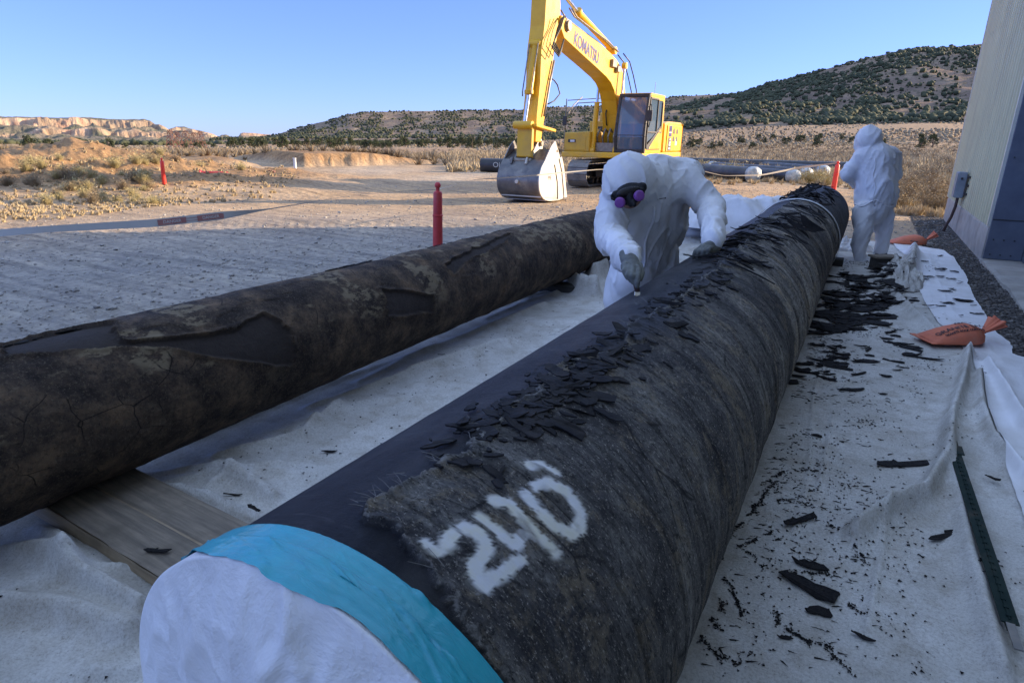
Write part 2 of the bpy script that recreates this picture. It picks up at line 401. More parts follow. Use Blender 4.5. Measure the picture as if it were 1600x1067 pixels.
# close the hole under the camera
nC = len(az); mbc = MB(); mbc.add([(0, 0, -.01)] + [tuple(V[i]) for i in range(nC)], [(0, 1 + i, 1 + (i + 1) % nC) for i in range(nC)])
def ridge(name, prof, R0, R1, m, fn, nR=70, step=1.2, back=.35, namp=0.0, ns=.01, seed=1, attrs=None):
    """prof: (photo x, base row, crest row); fn(t)->0..1 climb; returns height sampler"""
    pa = [te_az(x, yb) for x, yb, yt in prof]; pt = [te_az(x, yt) for x, yb, yt in prof]
    a0, a1 = pa[0][0], pa[-1][0]; na = int((a1 - a0) / math.radians(.06 * step)); aa = np.linspace(a0, a1, na)
    tb = np.interp(aa, [p[0] for p in pa], [p[1] for p in pa]); tt = np.interp(aa, [p[0] for p in pt], [p[1] for p in pt])
    t = np.concatenate([np.linspace(0, 1, nR), 1 + np.linspace(.02, back, 12)])
    T, AA = np.meshgrid(t, aa, indexing='ij')
    Rm = R0 + (R1 - R0) * T
    def samp(a, T):
        Rm = R0 + (R1 - R0) * T
        s0 = np.interp(a, aa, tb); s1 = np.interp(a, aa, tt)
        w = fbm(a * R0 * ns, T * (R1 - R0) * ns, o=5, s=seed) - .5
        Tn = np.clip(T + w * .22 * np.sin(np.clip(T, 0, 1) * math.pi), 0, 2)
        cl = np.where(Tn <= 1, fn(np.clip(Tn, 0, 1)), 1 - (Tn - 1) * 1.2)
        te = s0 + (s1 - s0) * cl
        h = CAM_H + Rm * te + w * namp * np.sin(np.clip(T, 0, 1) * math.pi) - 3 * sstep(.04, 0, T)
        return Rm * np.sin(a), Rm * np.cos(a), h
    x, y, z = samp(AA, T)
    at = attrs(AA, T, x, y, z, fn(np.clip(T, 0, 1))) if attrs else None
    me = fast_mesh(name, np.stack([x, y, z], -1).reshape(-1, 3), grid_faces(len(t), na)[:, ::-1], at)
    o = finish(me, name, m, None, True, 0, None); tag(o, kind='structure'); return samp, a0, a1
hm = N('hill_soil_and_scrub'); co = hm.coord()
f1 = hm.noise(.035, 8, .65, co); f2 = hm.noise(.25, 6, .7, co)
cc = hm.ramp(f1, [(.35, (.19, .14, .11)), (.5, (.27, .195, .145)), (.68, (.36, .27, .18))])
cc = hm.mix(hm.ramp(f2, [(.48, 0.0), (.62, .75)]), cc, (.10, .095, .060)); hm.color(cc); hm.rough(1.0)
hm.b.inputs['Specular IOR Level'].default_value = 0.0; hm.bump(hm.noise(.12, 8, .7, co), .7, 3.0)
lin = lambda t: t ** .85
HILL = ridge('hill', [(985, 207, 206), (1045, 200, 171), (1100, 198, 156), (1160, 196, 146), (1200, 196, 131), (1260, 196, 116), (1320, 195, 101), (1360, 195, 90), (1400, 194, 82), (1440, 193, 76), (1475, 192, 75), (1500, 191, 73), (1540, 190, 68), (1600, 190, 60), (1750, 190, 40), (1950, 190, 35)],
             330, 720, hm.m, lin, namp=26, ns=.012, seed=4)
MESA = ridge('mesa', [(330, 219, 222), (400, 218, 217), (430, 218, 211), (470, 217, 199), (485, 217, 195), (520, 217, 187), (545, 216, 179), (565, 216, 176.5), (600, 216, 175), (650, 215, 174), (700, 215, 174), (760, 214, 173), (800, 213, 173), (860, 213, 168), (900, 212, 167), (940, 210, 166), (1000, 206, 158), (1045, 204, 153), (1100, 200, 149), (1180, 200, 148)],
             850, 1500, hm.m, lambda t: np.where(t < .8, .72 * (t / .8) ** 1.3, .72 + .28 * sstep(.8, .97, t)), namp=22, ns=.008, seed=9)
# far sandstone mesa with pale cliff bands
mm = N('sandstone_mesa'); co = mm.coord((1, 1, 6)); a_ = mm.attr('cliff')
str_ = mm.noise(.02, 8, .7, mm.coord((1, 1, .12))); veg = mm.ramp(mm.noise(.012, 8, .7), [(.4, (.24, .20, .15)), (.6, (.13, .13, .09))])
cl_ = mm.mix(mm.ramp(str_, [(.35, 0.0), (.65, 1.0)]), (.40, .22, .145), (.66, .49, .32))
mm.color(mm.mix(a_, veg, cl_)); mm.rough(1.0); mm.b.inputs['Specular IOR Level'].default_value = 0.0; mm.bump(str_, .9, 25.0)
def mesa_fn(t):
    return (.16 * sstep(.0, .3, t) + .27 * sstep(.30, .34, t) + .14 * sstep(.36, .70, t) + .43 * sstep(.72, .78, t))
def mesa_at(a, T, x, y, z, cl):
    w = fbm(a * 60, T * 0, s=3)
    k = (sstep(.28, .31, T) * sstep(.40, .36, T) + sstep(.70, .73, T) * sstep(.84, .80, T)) * (.5 + .5 * sstep(.35, .55, w))
    return {'cliff': np.clip(k, 0, 1).ravel()}
ridge('sandstone_mesa', [(-400, 219, 182), (-100, 219, 182), (0, 219, 183.5), (60, 219, 184), (120, 219, 185.5), (180, 219, 187), (225, 219, 188), (235, 219, 190), (242, 219, 195), (255, 219, 199), (263, 219, 203), (268, 219, 202), (275, 219, 200), (288, 219, 200), (300, 219, 203), (325, 219, 209), (345, 219, 215), (360, 219, 219)],
      3300, 4300, mm.m, mesa_fn, namp=60, ns=.016, seed=12, step=.7, nR=130, attrs=mesa_at)
ridge('far_butte', [(345, 219, 219), (372, 219, 214), (376, 219, 208.5), (380, 219, 207.5), (395, 219, 208), (412, 219, 210), (430, 219, 211), (480, 219, 214)],
      5200, 5600, mm.m, mesa_fn, namp=5, ns=.004, seed=2, step=.5, nR=50, attrs=mesa_at)
# ================================================================== vegetation
def leaf(name, c1, c2, rough=.8, sc=1.5):
    q = N(name); oi = q.n('ShaderNodeObjectInfo'); f = q.noise(sc, 4, .6)
    q.color(q.mix(q.ramp(f, [(.35, 0.0), (.65, 1.0)]), c1, c2)); q.rough(rough); q.b.inputs['Specular IOR Level'].default_value = .15; return q.m
M_JUN = leaf('juniper_leaves', (.040, .052, .026), (.085, .095, .042), sc=.9)
M_JFAR = leaf('far_juniper_leaves', (.045, .052, .030), (.085, .088, .046), sc=.05)
M_GRASS = leaf('dry_grass', (.52, .42, .26), (.40, .31, .19), sc=.8)
M_SAGE = leaf('sage_twigs', (.20, .155, .10), (.30, .235, .15), sc=.6)
M_RABBIT = leaf('rabbitbrush', (.34, .29, .14), (.46, .38, .20), sc=1.2)
M_BARK = mat('bark', (.16, .12, .09), (.09, .07, .055), sc=5, rough=.9, bump=.5)
def crown_clump(n, rx, rz, leafs, size, rng, z0=.5):
    """leaf-sized faces in clumps spread through the crown"""
    cs = []
    for _ in range(n):
        a = rng.uniform(0, 6.283); r = rx * math.sqrt(rng.uniform(0.05, 1)); z = rng.uniform(0, 1)
        cs.append((r * math.cos(a) * (1 - .45 * z), r * math.sin(a) * (1 - .45 * z), z0 + rz * z, rng.uniform(.55, 1.1)))
    cs = np.array(cs); P = []
    for cx, cy, cz, cr in cs:
        d = rng.normal(size=(leafs, 3)); d /= np.linalg.norm(d, axis=1)[:, None]; d *= (rng.uniform(.35, 1, leafs) ** .5)[:, None] * cr * rx * .42
        P.append(d * [1, 1, .8] + [cx, cy, cz])
    P = np.vstack(P); k = len(P); u = rng.normal(size=(k, 3)); u /= np.linalg.norm(u, axis=1)[:, None]
    v = np.cross(u, rng.normal(size=(k, 3))); v /= np.linalg.norm(v, axis=1)[:, None]; s = size * rng.uniform(.6, 1.3, k)[:, None]
    V = np.stack([P - u * s, P + v * s * .6, P + u * s, P - v * s * .6], 1).reshape(-1, 3)
    return V, np.arange(len(V)).reshape(-1, 4)
JV = []
for i in range(4):
    V, Fq = crown_clump(13 + i, 1.35, 2.1, 60, .13, RNG, .55); me = fast_mesh('crown', V, Fq); me.materials.append(M_JUN)
    tb = MB(); tb.tube([(0, 0, -.3), (.06, .02, .6), (-.05, .05, 1.2), (.1, 0, 2.0)], .1, 7, rs=[.17, .13, .09, .04])
    for k in range(4):
        a = k * 1.6 + i; tb.tube([(0, 0, .5 + .2 * k), (.4 * math.cos(a), .4 * math.sin(a), .95 + .25 * k), (.8 * math.cos(a), .8 * math.sin(a), 1.3 + .3 * k)], .05, 5, rs=[.07, .05, .02])
    tm = bpy.data.meshes.new('trunk'); tm.from_pydata(tb.v, [], tb.f); tm.materials.append(M_BARK); JV.append((me, tm))
def juniper(x, y, s, rz, label, group):
    e = empty('juniper_tree', (x, y, float(ground_z(np.array(x), np.array(y))) - .05), rz); e.scale = (s, s, s * random.uniform(.85, 1.2)); tag(e, label, 'tree', group)
    me, tm = random.choice(JV)
    for nm, d in (('crown', me), ('trunk', tm)):
        o = bpy.data.objects.new(nm, d); COL.objects.link(o); o.parent = e
for i in range(210):
    px = random.uniform(365, 830) if i < 150 else random.choice([random.uniform(0, 420), random.uniform(1050, 1490)])
    R = random.uniform(170, 420) if i < 150 else (random.uniform(120, 380) if px < 430 else random.uniform(120, 200))
    a = te_az(px, 225)[0]; x, y = R * math.sin(a), R * math.cos(a)
    sc_ = random.uniform(.8, 1.35) if i < 150 else random.uniform(.45, .8)
    juniper(x, y, sc_, random.uniform(0, 6.28), 'dark green juniper in the scrub plain between the yard and the hills', 'junipers on the plain')
def blobs(name, pts, sizes, m, label, cat, rng, flat=.85, sub=1):
    bm = bmesh.new(); bmesh.ops.create_icosphere(bm, subdivisions=sub, radius=1.0); bv = np.array([v.co[:] for v in bm.verts]); bf = np.array([[v.index for v in f.verts] for f in bm.faces]); bm.free()
    n = len(pts); jit = rng.uniform(.6, 1.35, (n, len(bv), 1)); V = bv[None] * jit * np.asarray(sizes)[:, None, None] * np.array([1, 1, flat]) + np.asarray(pts)[:, None, :]
    F = bf[None] + (np.arange(n) * len(bv))[:, None, None]
    me = fast_mesh(name, V.reshape(-1, 3), F.reshape(-1, 3)); o = finish(me, name, m, None, False, 0, None); tag(o, label, cat, kind='stuff'); return o
def scatter_hill(H, n, seed, dens, cap=1.0):
    samp, a0, a1 = H; rng = np.random.default_rng(seed); a = rng.uniform(a0, a1, n * 3); T = rng.uniform(0.02, cap, n * 3)
    x, y, z = samp(a, T); keep = fbm(a * dens, T * 6, o=3, s=seed) + rng.uniform(-.22, .22, len(a)) > .5; k = np.where(keep)[0][:n]; return x[k], y[k], z[k], rng
x, y, z, rng = scatter_hill(HILL, 17000, 5, 40, 1.01); s = .35 + rng.uniform(0, 1, len(x)) ** 2.2 * 1.7; blobs('juniper_woodland', np.stack([x, y, z + s * .5], -1), s, M_JFAR, 'dark juniper scrub dotting the shaded right hillside', 'woodland', rng)
x, y, z, rng = scatter_hill(MESA, 14000, 6, 60, 1.01); s = .7 + rng.uniform(0, 1, len(x)) ** 2 * 2.2; blobs('juniper_woodland', np.stack([x, y, z + s * .5], -1), s, M_JFAR, 'distant juniper woodland covering the long flat mesa slope', 'woodland', rng)
def tufts(name, pts, m, label, cat, rng, n=34, h=(.25, .6), spread=.5, w=.012):
    pts = np.asarray(pts); k = len(pts); a = rng.uniform(0, 6.283, (k, n)); r = rng.uniform(0, 1, (k, n)) ** .7; hh = rng.uniform(h[0], h[1], (k, 1)) * rng.uniform(.55, 1, (k, n))
    bx = np.cos(a) * r * .25 * hh; by = np.sin(a) * r * .25 * hh
    tx = bx + np.cos(a) * r * hh * spread * 1.3; ty = by + np.sin(a) * r * hh * spread * 1.3; tz = hh * np.sqrt(1.05 - .55 * r)
    ww = w * (1 + np.hypot(pts[:, 0], pts[:, 1]) / 18)[:, None]; px = -np.sin(a) * ww; py = np.cos(a) * ww
    O = pts[:, None, :]; z0 = np.zeros_like(bx)
    V = np.stack([np.stack([bx - px, by - py, z0 - .03], -1) + O, np.stack([bx + px, by + py, z0 - .03], -1) + O, np.stack([tx + px * .3, ty + py * .3, tz], -1) + O], 2)
    me = fast_mesh(name, V.reshape(-1, 3), np.arange(k * n * 3).reshape(-1, 3))
    if label is None: return me
    o = finish(me, name, m, None, False, 0, None); return tag(o, label, cat, kind='stuff')
def area_pts(n, poly, rng):
    P = []
    xs = [p[0] for p in poly]; ys = [p[1] for p in poly]
    while len(P) < n:
        px = rng.uniform(min(xs), max(xs)); py = rng.uniform(min(ys), max(ys))
        if in_poly(np.array([px]), np.array([py]), poly)[0]:
            g = G(px, py); P.append((g[0], g[1], float(ground_z(np.array(g[0]), np.array(g[1])))))
    return P
def plain_pts(n, px0, px1, R0, R1, rng, thr=.5):
    px = rng.uniform(px0, px1, n); R = np.exp(rng.uniform(math.log(R0), math.log(R1), n)); a = np.array([te_az(p, 225)[0] for p in px]); x = R * np.sin(a); y = R * np.cos(a)
    k = fbm(x * .04, y * .04, o=3, s=4) + rng.uniform(-.25, .25, n) > thr; return x[k], y[k]
rng = np.random.default_rng(11)
x, y = plain_pts(4200, -100, 1000, 380, 1500, rng); s = rng.uniform(1.0, 2.6, len(x)); blobs('juniper_woodland', np.stack([x, y, ground_h(x, y) + s * .6], -1), s, M_JFAR, 'far band of dark junipers across the left plain', 'woodland', rng)
x, y = plain_pts(5200, -100, 1560, 38, 170, rng, .42); tufts('sagebrush', np.stack([x, y, ground_z(x, y)], -1), M_SAGE, 'low tan sagebrush covering the near part of the sunlit plain', 'scrub', rng, n=40, h=(.3, .75), spread=1.0, w=.010)
x, y = plain_pts(13000, -100, 1560, 150, 420, rng, .34); s = rng.uniform(.14, .40, len(x)) * (1 + np.hypot(x, y) / 400); blobs('sagebrush', np.stack([x, y, ground_z(x, y) + s * .3], -1), s, M_SAGE, 'low tan sagebrush covering the sunlit plain', 'scrub', rng, .7)
tufts('grass', area_pts(1000, [(0, 296), (250, 270), (420, 268), (470, 290), (420, 310), (250, 325), (90, 342), (0, 345)], rng), M_GRASS, 'short pale dry grass left of the haul road', 'grass', rng, h=(.04, .13), n=20)
tufts('grass', area_pts(1500, [(1060, 262), (1500, 250), (1510, 340), (1385, 338), (1360, 300), (1290, 290), (1060, 288)], rng), M_GRASS, 'golden dry grass between stored pipes and the hill', 'grass', rng, h=(.08, .32), n=26)
tufts('grass', area_pts(600, [(380, 236), (830, 240), (1060, 255), (1060, 262), (830, 256), (380, 246)], rng), M_GRASS, 'thin dry grass along the low earth bank', 'grass', rng, h=(.06, .18), n=14)
x, y = plain_pts(15000, 700, 1560, 32, 190, rng, .28); tufts('grass', np.stack([x, y, ground_z(x, y)], -1), M_GRASS, 'pale bunch grass over the rising slope', 'grass', rng, n=15, h=(.25, .62), w=.016)
SHR = []
for i in range(4):
    for m_ in (M_RABBIT, M_SAGE):
        rr = np.random.default_rng(20 + i); me = tufts('shrub', [(0, 0, 0)], None, None, None, rr, n=420, h=(.75, .8), spread=.55, w=.006)
        P0 = rr.normal(size=(260, 3)) * [.24, .24, .14] + [0, 0, .42]; co_ = np.empty(len(me.vertices) * 3); me.vertices.foreach_get('co', co_)
        u = rr.normal(size=(260, 3)) * .035; v = rr.normal(size=(260, 3)) * .02; V2 = np.stack([P0 - u, P0 + v, P0 + u], 1).reshape(-1, 3)
        VV = np.vstack([co_.reshape(-1, 3), V2]); me2 = fast_mesh('shrub', VV, np.arange(len(VV)).reshape(-1, 3)); me2.materials.append(m_); SHR.append(me2)
def shrub(px, py, s, kind, label, group):
    g = G(px, py); o = bpy.data.objects.new('dry_shrub', random.choice(SHR[kind::2])); COL.objects.link(o)
    o.location = (g[0], g[1], float(ground_z(np.array(g[0]), np.array(g[1]))) - .02); o.rotation_euler = (0, 0, random.uniform(0, 6.28)); o.scale = (s, s, s * random.uniform(.8, 1.1)); tag(o, label, 'shrub', group)
for i in range(30):
    px = random.uniform(0, 400); py = random.uniform(288, 312) - abs(px - 160) * .03
    if 235 < px < 350: py = random.uniform(280, 288)
    shrub(px, py, random.uniform(.28, .62), 0 if random.random() < .6 else 1, 'yellow green rabbitbrush below the spoil heap on the left', 'shrubs beside the haul road')
for i in range(30):
    shrub(random.gauss(150, 60), random.uniform(296, 322), random.uniform(.22, .5), 0 if random.random() < .7 else 1, 'small yellow green rabbitbrush in the thicket in front of the spoil heap', 'thicket before the spoil heap')
for px, py, s in ((1092, 276, 1.1), (1105, 277, .8), (1131, 277, .9), (1148, 278, 1.0), (1168, 281, .6), (1215, 283, .7), (1245, 285, .9), (1262, 286, .8), (1278, 287, 1.0), (1290, 289, .8)):
    shrub(px, py, s, 0, 'straw coloured weed growing against the stored black pipes', 'weeds along the stored pipes')
for i in range(70):
    px = random.uniform(1385, 1500); py = random.uniform(252, 334); shrub(px, py, random.uniform(.5, 1.0), 1, 'straw coloured brush beyond the building corner', 'brush beyond the building')
for i in range(90):
    px = random.uniform(1070, 1400); py = random.uniform(236, 262); shrub(px, py, random.uniform(.5, 1.0), 1, 'tan brush on the slope behind the stored pipes', 'brush behind the stored pipes')
# ---- transmission towers of rust brown lattice and poles on the plain
M_RUST = mat('rusty_steel', (.24, .10, .06), (.15, .07, .045), sc=3, rough=.8)
def lattice(px, ytop, R, w):
    a, t = te_az(px, ytop); x, y = R * math.sin(a), R * math.cos(a); gz = float(ground_h(np.array(x), np.array(y))); h = CAM_H + R * t - gz
    mb = MB(); nseg = 4; q = .075
    for sx in (-1, 1):
        for sy in (-1, 1): mb.beam((sx * w, sy * w, -1), (sx * w * .25, sy * w * .25, h), q, q)
    for k in range(nseg):
        z0, z1 = h * k / nseg, h * (k + 1) / nseg; w0 = w * (1 - .75 * k / nseg); w1 = w * (1 - .75 * (k + 1) / nseg)
        for s1, s2 in (((-1, -1), (1, -1)), ((1, -1), (1, 1)), ((1, 1), (-1, 1)), ((-1, 1), (-1, -1))):
            mb.beam((s1[0] * w0, s1[1] * w0, z0), (s2[0] * w1, s2[1] * w1, z1), q * .6, q * .6); mb.beam((s2[0] * w0, s2[1] * w0, z0), (s1[0] * w1, s1[1] * w1, z1), q * .6, q * .6)
    e = empty('transmission_tower', (x, y, gz), .4); mb.build('lattice', M_RUST, e)
    ar = MB()
    for hz in (.8, .92): ar.beam((-w * 1.3, 0, h * hz), (w * 1.3, 0, h * hz), q, q, (0, 0, 1))
    ar.build('cross_arm', M_RUST, e); return e
for px, yt, R, w_, lb in ((265, 203, 160, 1.1, 'leftmost rust brown lattice tower on the plain below the mesa end'), (276, 206, 190, 1.2, 'second rust brown lattice tower from the left on the plain'), (289, 204, 175, 1.3, 'rust brown lattice tower just right of the mesa notch'), (302, 207, 200, 1.2, 'rust brown lattice tower fourth from the left'), (312, 205, 180, 1.1, 'rightmost rust brown lattice tower on the plain')):
    tag(lattice(px, yt, R, w_), lb, 'tower', 'lattice towers on the plain')
M_WOOD = mat('pole_wood', (.42, .36, .27), (.3, .25, .19), sc=4, rough=.9)
for px, yt, R, lb in ((118, 216, 260, 'pale utility pole standing on the plain, left one'), (169, 221, 220, 'pale utility pole standing on the plain, right one')):
    a, t = te_az(px, yt); x, y = R * math.sin(a), R * math.cos(a); gz = float(ground_h(np.array(x), np.array(y))); h = CAM_H + R * t - gz
    e = empty('utility_pole', (x, y, gz)); MB().tube([(0, 0, -1), (0, 0, h)], .2, 8, rs=[.25, .15]).build('pole', M_WOOD, e); MB().beam((-1.2, 0, h - .6), (1.2, 0, h - .6), .15, .15).build('cross_arm', M_WOOD, e); tag(e, lb, 'utility pole')
# ================================================================== THE BUILDING (its long wall runs beside the pipes and shades the yard)
M_CLAD = mat('painted_cladding', (.62, .585, .39), (.54, .505, .345), sc=2.5, rough=.45, dirt=(.48, .44, .31), spec=.3, stretch=(1, 1, .15))
M_CONC = mat('concrete', (.40, .375, .335), (.29, .275, .25), sc=3.5, rough=.9, bump=.4, dirt=(.20, .18, .155), bs=40)
M_BLUE = mat('blue_grey_steel', (.125, .145, .185), (.10, .115, .15), sc=4, rough=.55, dirt=(.16, .17, .19), bump=.05)
M_TRIM = mat('pale_trim', (.62, .60, .50), (.55, .53, .44), sc=4, rough=.45)
M_GALV = mat('grey_box_paint', (.22, .26, .29), (.17, .20, .23), sc=6, rough=.45)
M_DARK = mat('dark_steel', (.03, .03, .033), (.05, .048, .045), sc=6, rough=.55)
M_CONDUIT = mat('rusty_conduit', (.10, .06, .05), (.06, .045, .04), sc=10, rough=.7)
M_ROOF = mat('roof_sheet', (.42, .42, .38), rough=.5)
bx0, by1, yo, yo0 = 1.62, 17.1, 11.1, 4.6          # wall plane, far corner, near edge of the wall, other side of the door opening
HB = 9.0
bld = tag(empty('building', (bx0, by1, 0)), 'corrugated metal building with cream siding, concrete base and open blue doorway', 'building')
def bl(mb, name, m, parent=None, **k):
    for i, v in enumerate(mb.v):
        if parent is None or parent is bld: mb.v[i] = (v[0] - bx0, v[1] - by1, v[2])
    return mb.build(name, m, parent or bld, **k)
def clad(name, y0, y1, z0, z1, flip=1):
    """ribbed sheet: one continuous folded profile, 6 mm behind its ribs"""
    pts = []; p = .2286; y = y0
    while y < y1 - .01:
        for dy, dx in ((0, 0), (.075, 0), (.088, -.048), (.122, -.048), (.14, 0), (.180, 0), (.184, -.008), (.192, -.008), (.196, 0)):
            if y + dy < y1: pts.append((bx0 + dx, y + dy))
        y += p
    pts.append((bx0, y1)); vs = [(a, b, z0) for a, b in pts] + [(a, b, z1) for a, b in pts] + [(a + .02 if False else bx0 + .03, b, z0) for a, b in pts] + [(bx0 + .03, b, z1) for a, b in pts]
    n = len(pts); fs = []
    for i in range(n - 1):
        fs.append((i, i + 1, n + i + 1, n + i)); fs.append((2*n + i, 3*n + i, 3*n + i + 1, 2*n + i + 1)); fs.append((i, 2*n+i, 2*n+i+1, i+1)); fs.append((n+i, n+i+1, 3*n+i+1, 3*n+i))
    mb = MB(); mb.add(vs, fs); return bl(mb, name, M_CLAD)
sd1 = clad('siding', yo, by1, .50, HB); clad('siding', -14, yo0, .50, HB)
mb = MB(); mb.span((bx0 + .03, -14, HB - 3.6), (bx0 + .1, by1, HB)); mb.span((bx0 - .005, yo0, 5.2), (bx0 + .028, yo, HB)); bl(mb, 'lintel', M_CLAD)
mb = MB()
for y in np.arange(yo + .04, by1, .2286 * 1):
    for z in (.62, 1.85, 3.1, 4.3, 5.5): mb.cyl((bx0 - .002, y, z), (bx0 - .012, y, z), .010, 6)
bl(mb, 'screws', M_TRIM)
# walls behind (end walls, back, roof) and a dim hall inside
mb = MB(); mb.span((bx0 + .03, by1 - .06, .5), (bx0 + 16, by1, HB)); mb.span((bx0 + .03, -14, .0), (bx0 + 16, -13.9, HB)); mb.span((bx0 + 15.9, -13.9, 0), (bx0 + 16, by1 - .06, HB)); bl(mb, 'end_wall', M_CLAD)
mb = MB(); mb.prism([(0, HB + .01), (16, HB + .01), (8, HB + 1.6)], lambda a, b: (bx0 + a, -14.2, b), lambda a, b: (bx0 + a, by1 + .1, b)); bl(mb, 'roof', M_ROOF)
mb = MB(); mb.prism([(-.035, 0), (.20, 0), (.20, .498), (-.012, .498), (-.035, .47)], lambda a, b: (bx0 + a, yo + .0, b), lambda a, b: (bx0 + a, by1 + .03, b)); bl(mb, 'plinth', M_CONC, bev=.012)
mb = MB(); mb.span((bx0 - .03, -14, 0), (bx0 + .2, yo0, .495)); bl(mb, 'plinth', M_CONC, bev=.012)
mb = MB(); mb.span((bx0 - .056, yo - .012, .50), (bx0 + .05, yo + .045, HB)); bl(mb, 'corner_trim', M_TRIM)
mb = MB(); mb.span((bx0 - .056, by1 - .05, .50), (bx0 + .03, by1 + .012, HB)); bl(mb, 'corner_trim', M_TRIM)
mb = MB()
for z in np.arange(.75, HB, .42): mb.cyl((bx0 + .005, yo - .012, z), (bx0 + .005, yo - .02, z), .012, 8)
bl(mb, 'trim_screws', M_DARK)
# blue steel jamb of the doorway with its bolt rows, splice line and flange
jb = MB(); jb.span((bx0 - .02, yo - .06, .055), (bx0 + .42, yo - .014, 5.2)); J = bl(jb, 'door_jamb', M_BLUE, bev=.004)
mb = MB(); mb.span((bx0 + .425, yo - .30, .055), (bx0 + .46, yo - .02, 5.2)); mb.span((bx0 + .455, yo - .62, .055), (bx0 + .75, yo - .56, 5.2)); bl(mb, 'jamb_flange', M_BLUE, bev=.003)
mb = MB(); mb.span((bx0 - .015, yo - .066, .60), (bx0 + .40, yo - .062, .615)); mb.span((bx0 + .46, yo - .28, .056), (bx0 + .9, yo - .25, 5.2)); bl(mb, 'splice', M_DARK)
mb = MB()
for z in (.12, .33, 1.45, 2.2, 3.0, 3.8):
    for dx in (.05, .17, .29): mb.cyl((bx0 + dx, yo - .062, z), (bx0 + dx, yo - .072, z), .011, 8)
bl(mb, 'bolts', M_DARK)
# floor slab with a worn edge
vs = []; ys = np.linspace(-14, yo + .0, 260); ed = bx0 - .05 + .05 * (fbm(ys * 2.5, 0 * ys, s=2) - .5) + .04 * np.clip(ridged(ys * 5, 0 * ys, s=6) - .6, 0, 1)
mb = MB(); n = len(ys)
vs = [(e, y, -.05) for e, y in zip(ed, ys)] + [(e + .012, y, .035 + .012 * math.sin(y * 3)) for e, y in zip(ed, ys)] + [(e + .05, y, .05) for e, y in zip(ed, ys)] + [(bx0 + 15.8, y, .05) for y in ys]
fs = [(k * n + i, k * n + i + 1, (k + 1) * n + i + 1, (k + 1) * n + i) for k in range(3) for i in range(n - 1)]
mb.add(vs, fs); bl(mb, 'floor_slab', M_CONC, smooth=30)
# junction box on two struts, its door, lever and a bent conduit going into the ground
g0 = XP(1504, 289, bx0 - .1); yb, zb = g0[1], g0[2]
bw, bh = .36, .46
jbx = MB(); jbx.span((bx0 - .21, yb - bw / 2, zb - bh / 2), (bx0 - .075, yb + bw / 2, zb + bh / 2)); JB = bl(jbx, 'junction_box', M_GALV, bev=.008)
mb = MB(); mb.span((bx0 - .222, yb - bw / 2 + .01, zb - bh / 2 + .012), (bx0 - .212, yb + bw / 2 - .01, zb + bh / 2 - .012)); bl(mb, 'box_door', M_GALV, bev=.003)
mb = MB()
for z in (zb + .15, zb, zb - .15): mb.span((bx0 - .075, yb - bw / 2 - .16, z - .02), (bx0 - .035, yb + bw / 2 - .02, z + .02))
mb.span((bx0 - .09, yb - bw / 2 - .15, zb - .20), (bx0 - .076, yb - bw / 2 - .12, zb + .20)); mb.cyl((bx0 - .15, yb - bw / 2, zb + .12), (bx0 - .15, yb - bw / 2 - .03, zb + .12), .02); bl(mb, 'box_bracket', M_DARK, bev=.003)
gy = G(1484, 372)[1]
mb = MB(); mb.tube([(bx0 - .13, yb + .02, zb - bh / 2), (bx0 - .13, yb + .01, .75), (bx0 - .13, yb + .02, .5), (bx0 - .15, yb + .12, .28), (bx0 - .19, yb + .2, .12), (bx0 - .22, yb + .22, -.05)], .026, 10); bl(mb, 'conduit', M_CONDUIT, smooth=True)
# ================================================================== PIPES
P1X, P1Z, P1R, P1Y0, P1Y1 = -0.632, 0.562, 0.442, 0.475, 10.3
P2X, P2Z, P2R, P2Y0, P2Y1 = -2.874, 0.446, 0.326, -2.5, 9.2
def cyl_hit(px, py, cx, cz, r):
    d = ray(px, py); a = d[0]**2 + d[2]**2; b = 2 * (d[0] * (-cx) + d[2] * (CAM_H - cz)); c = cx**2 + (CAM_H - cz)**2 - r * r
    q = max(b*b - 4*a*c, 0.0); t = (-b - math.sqrt(q)) / (2 * a); P = CAM + d * t
    return math.atan2(P[0] - cx, P[2] - cz) * r, P[1]          # arc length from the crest (+ towards +X), axial position
def H1(px, py): return cyl_hit(px, py, P1X, P1Z, P1R)
def H2(px, py): return cyl_hit(px, py, P2X, P2Z, P2R)
def pipe_grid(cx, cz, r, y0, y1, ns, dy0, dyk, field, name, m, parent, ang=None):
    ys = [y0]
    while ys[-1] < y1: ys.append(ys[-1] + dy0 * (1 + dyk * max(ys[-1] - .6, 0)))
    ys[-1] = y1; ys = np.array(ys)
    th = np.linspace(0, 2 * math.pi, ns, endpoint=False) - math.pi if ang is None else ang
    T, Yy = np.meshgrid(th, ys); h, at = field(T * r, Yy, T)
    rr = r + h; V = np.stack([cx + rr * np.sin(T), Yy, cz + rr * np.cos(T)], -1)
    me = fast_mesh(name, V.reshape(-1, 3), grid_faces(len(ys), len(th), wrap=True), {k: v.ravel() for k, v in at.items()})
    return finish(me, name, m, parent, True, 0, None)
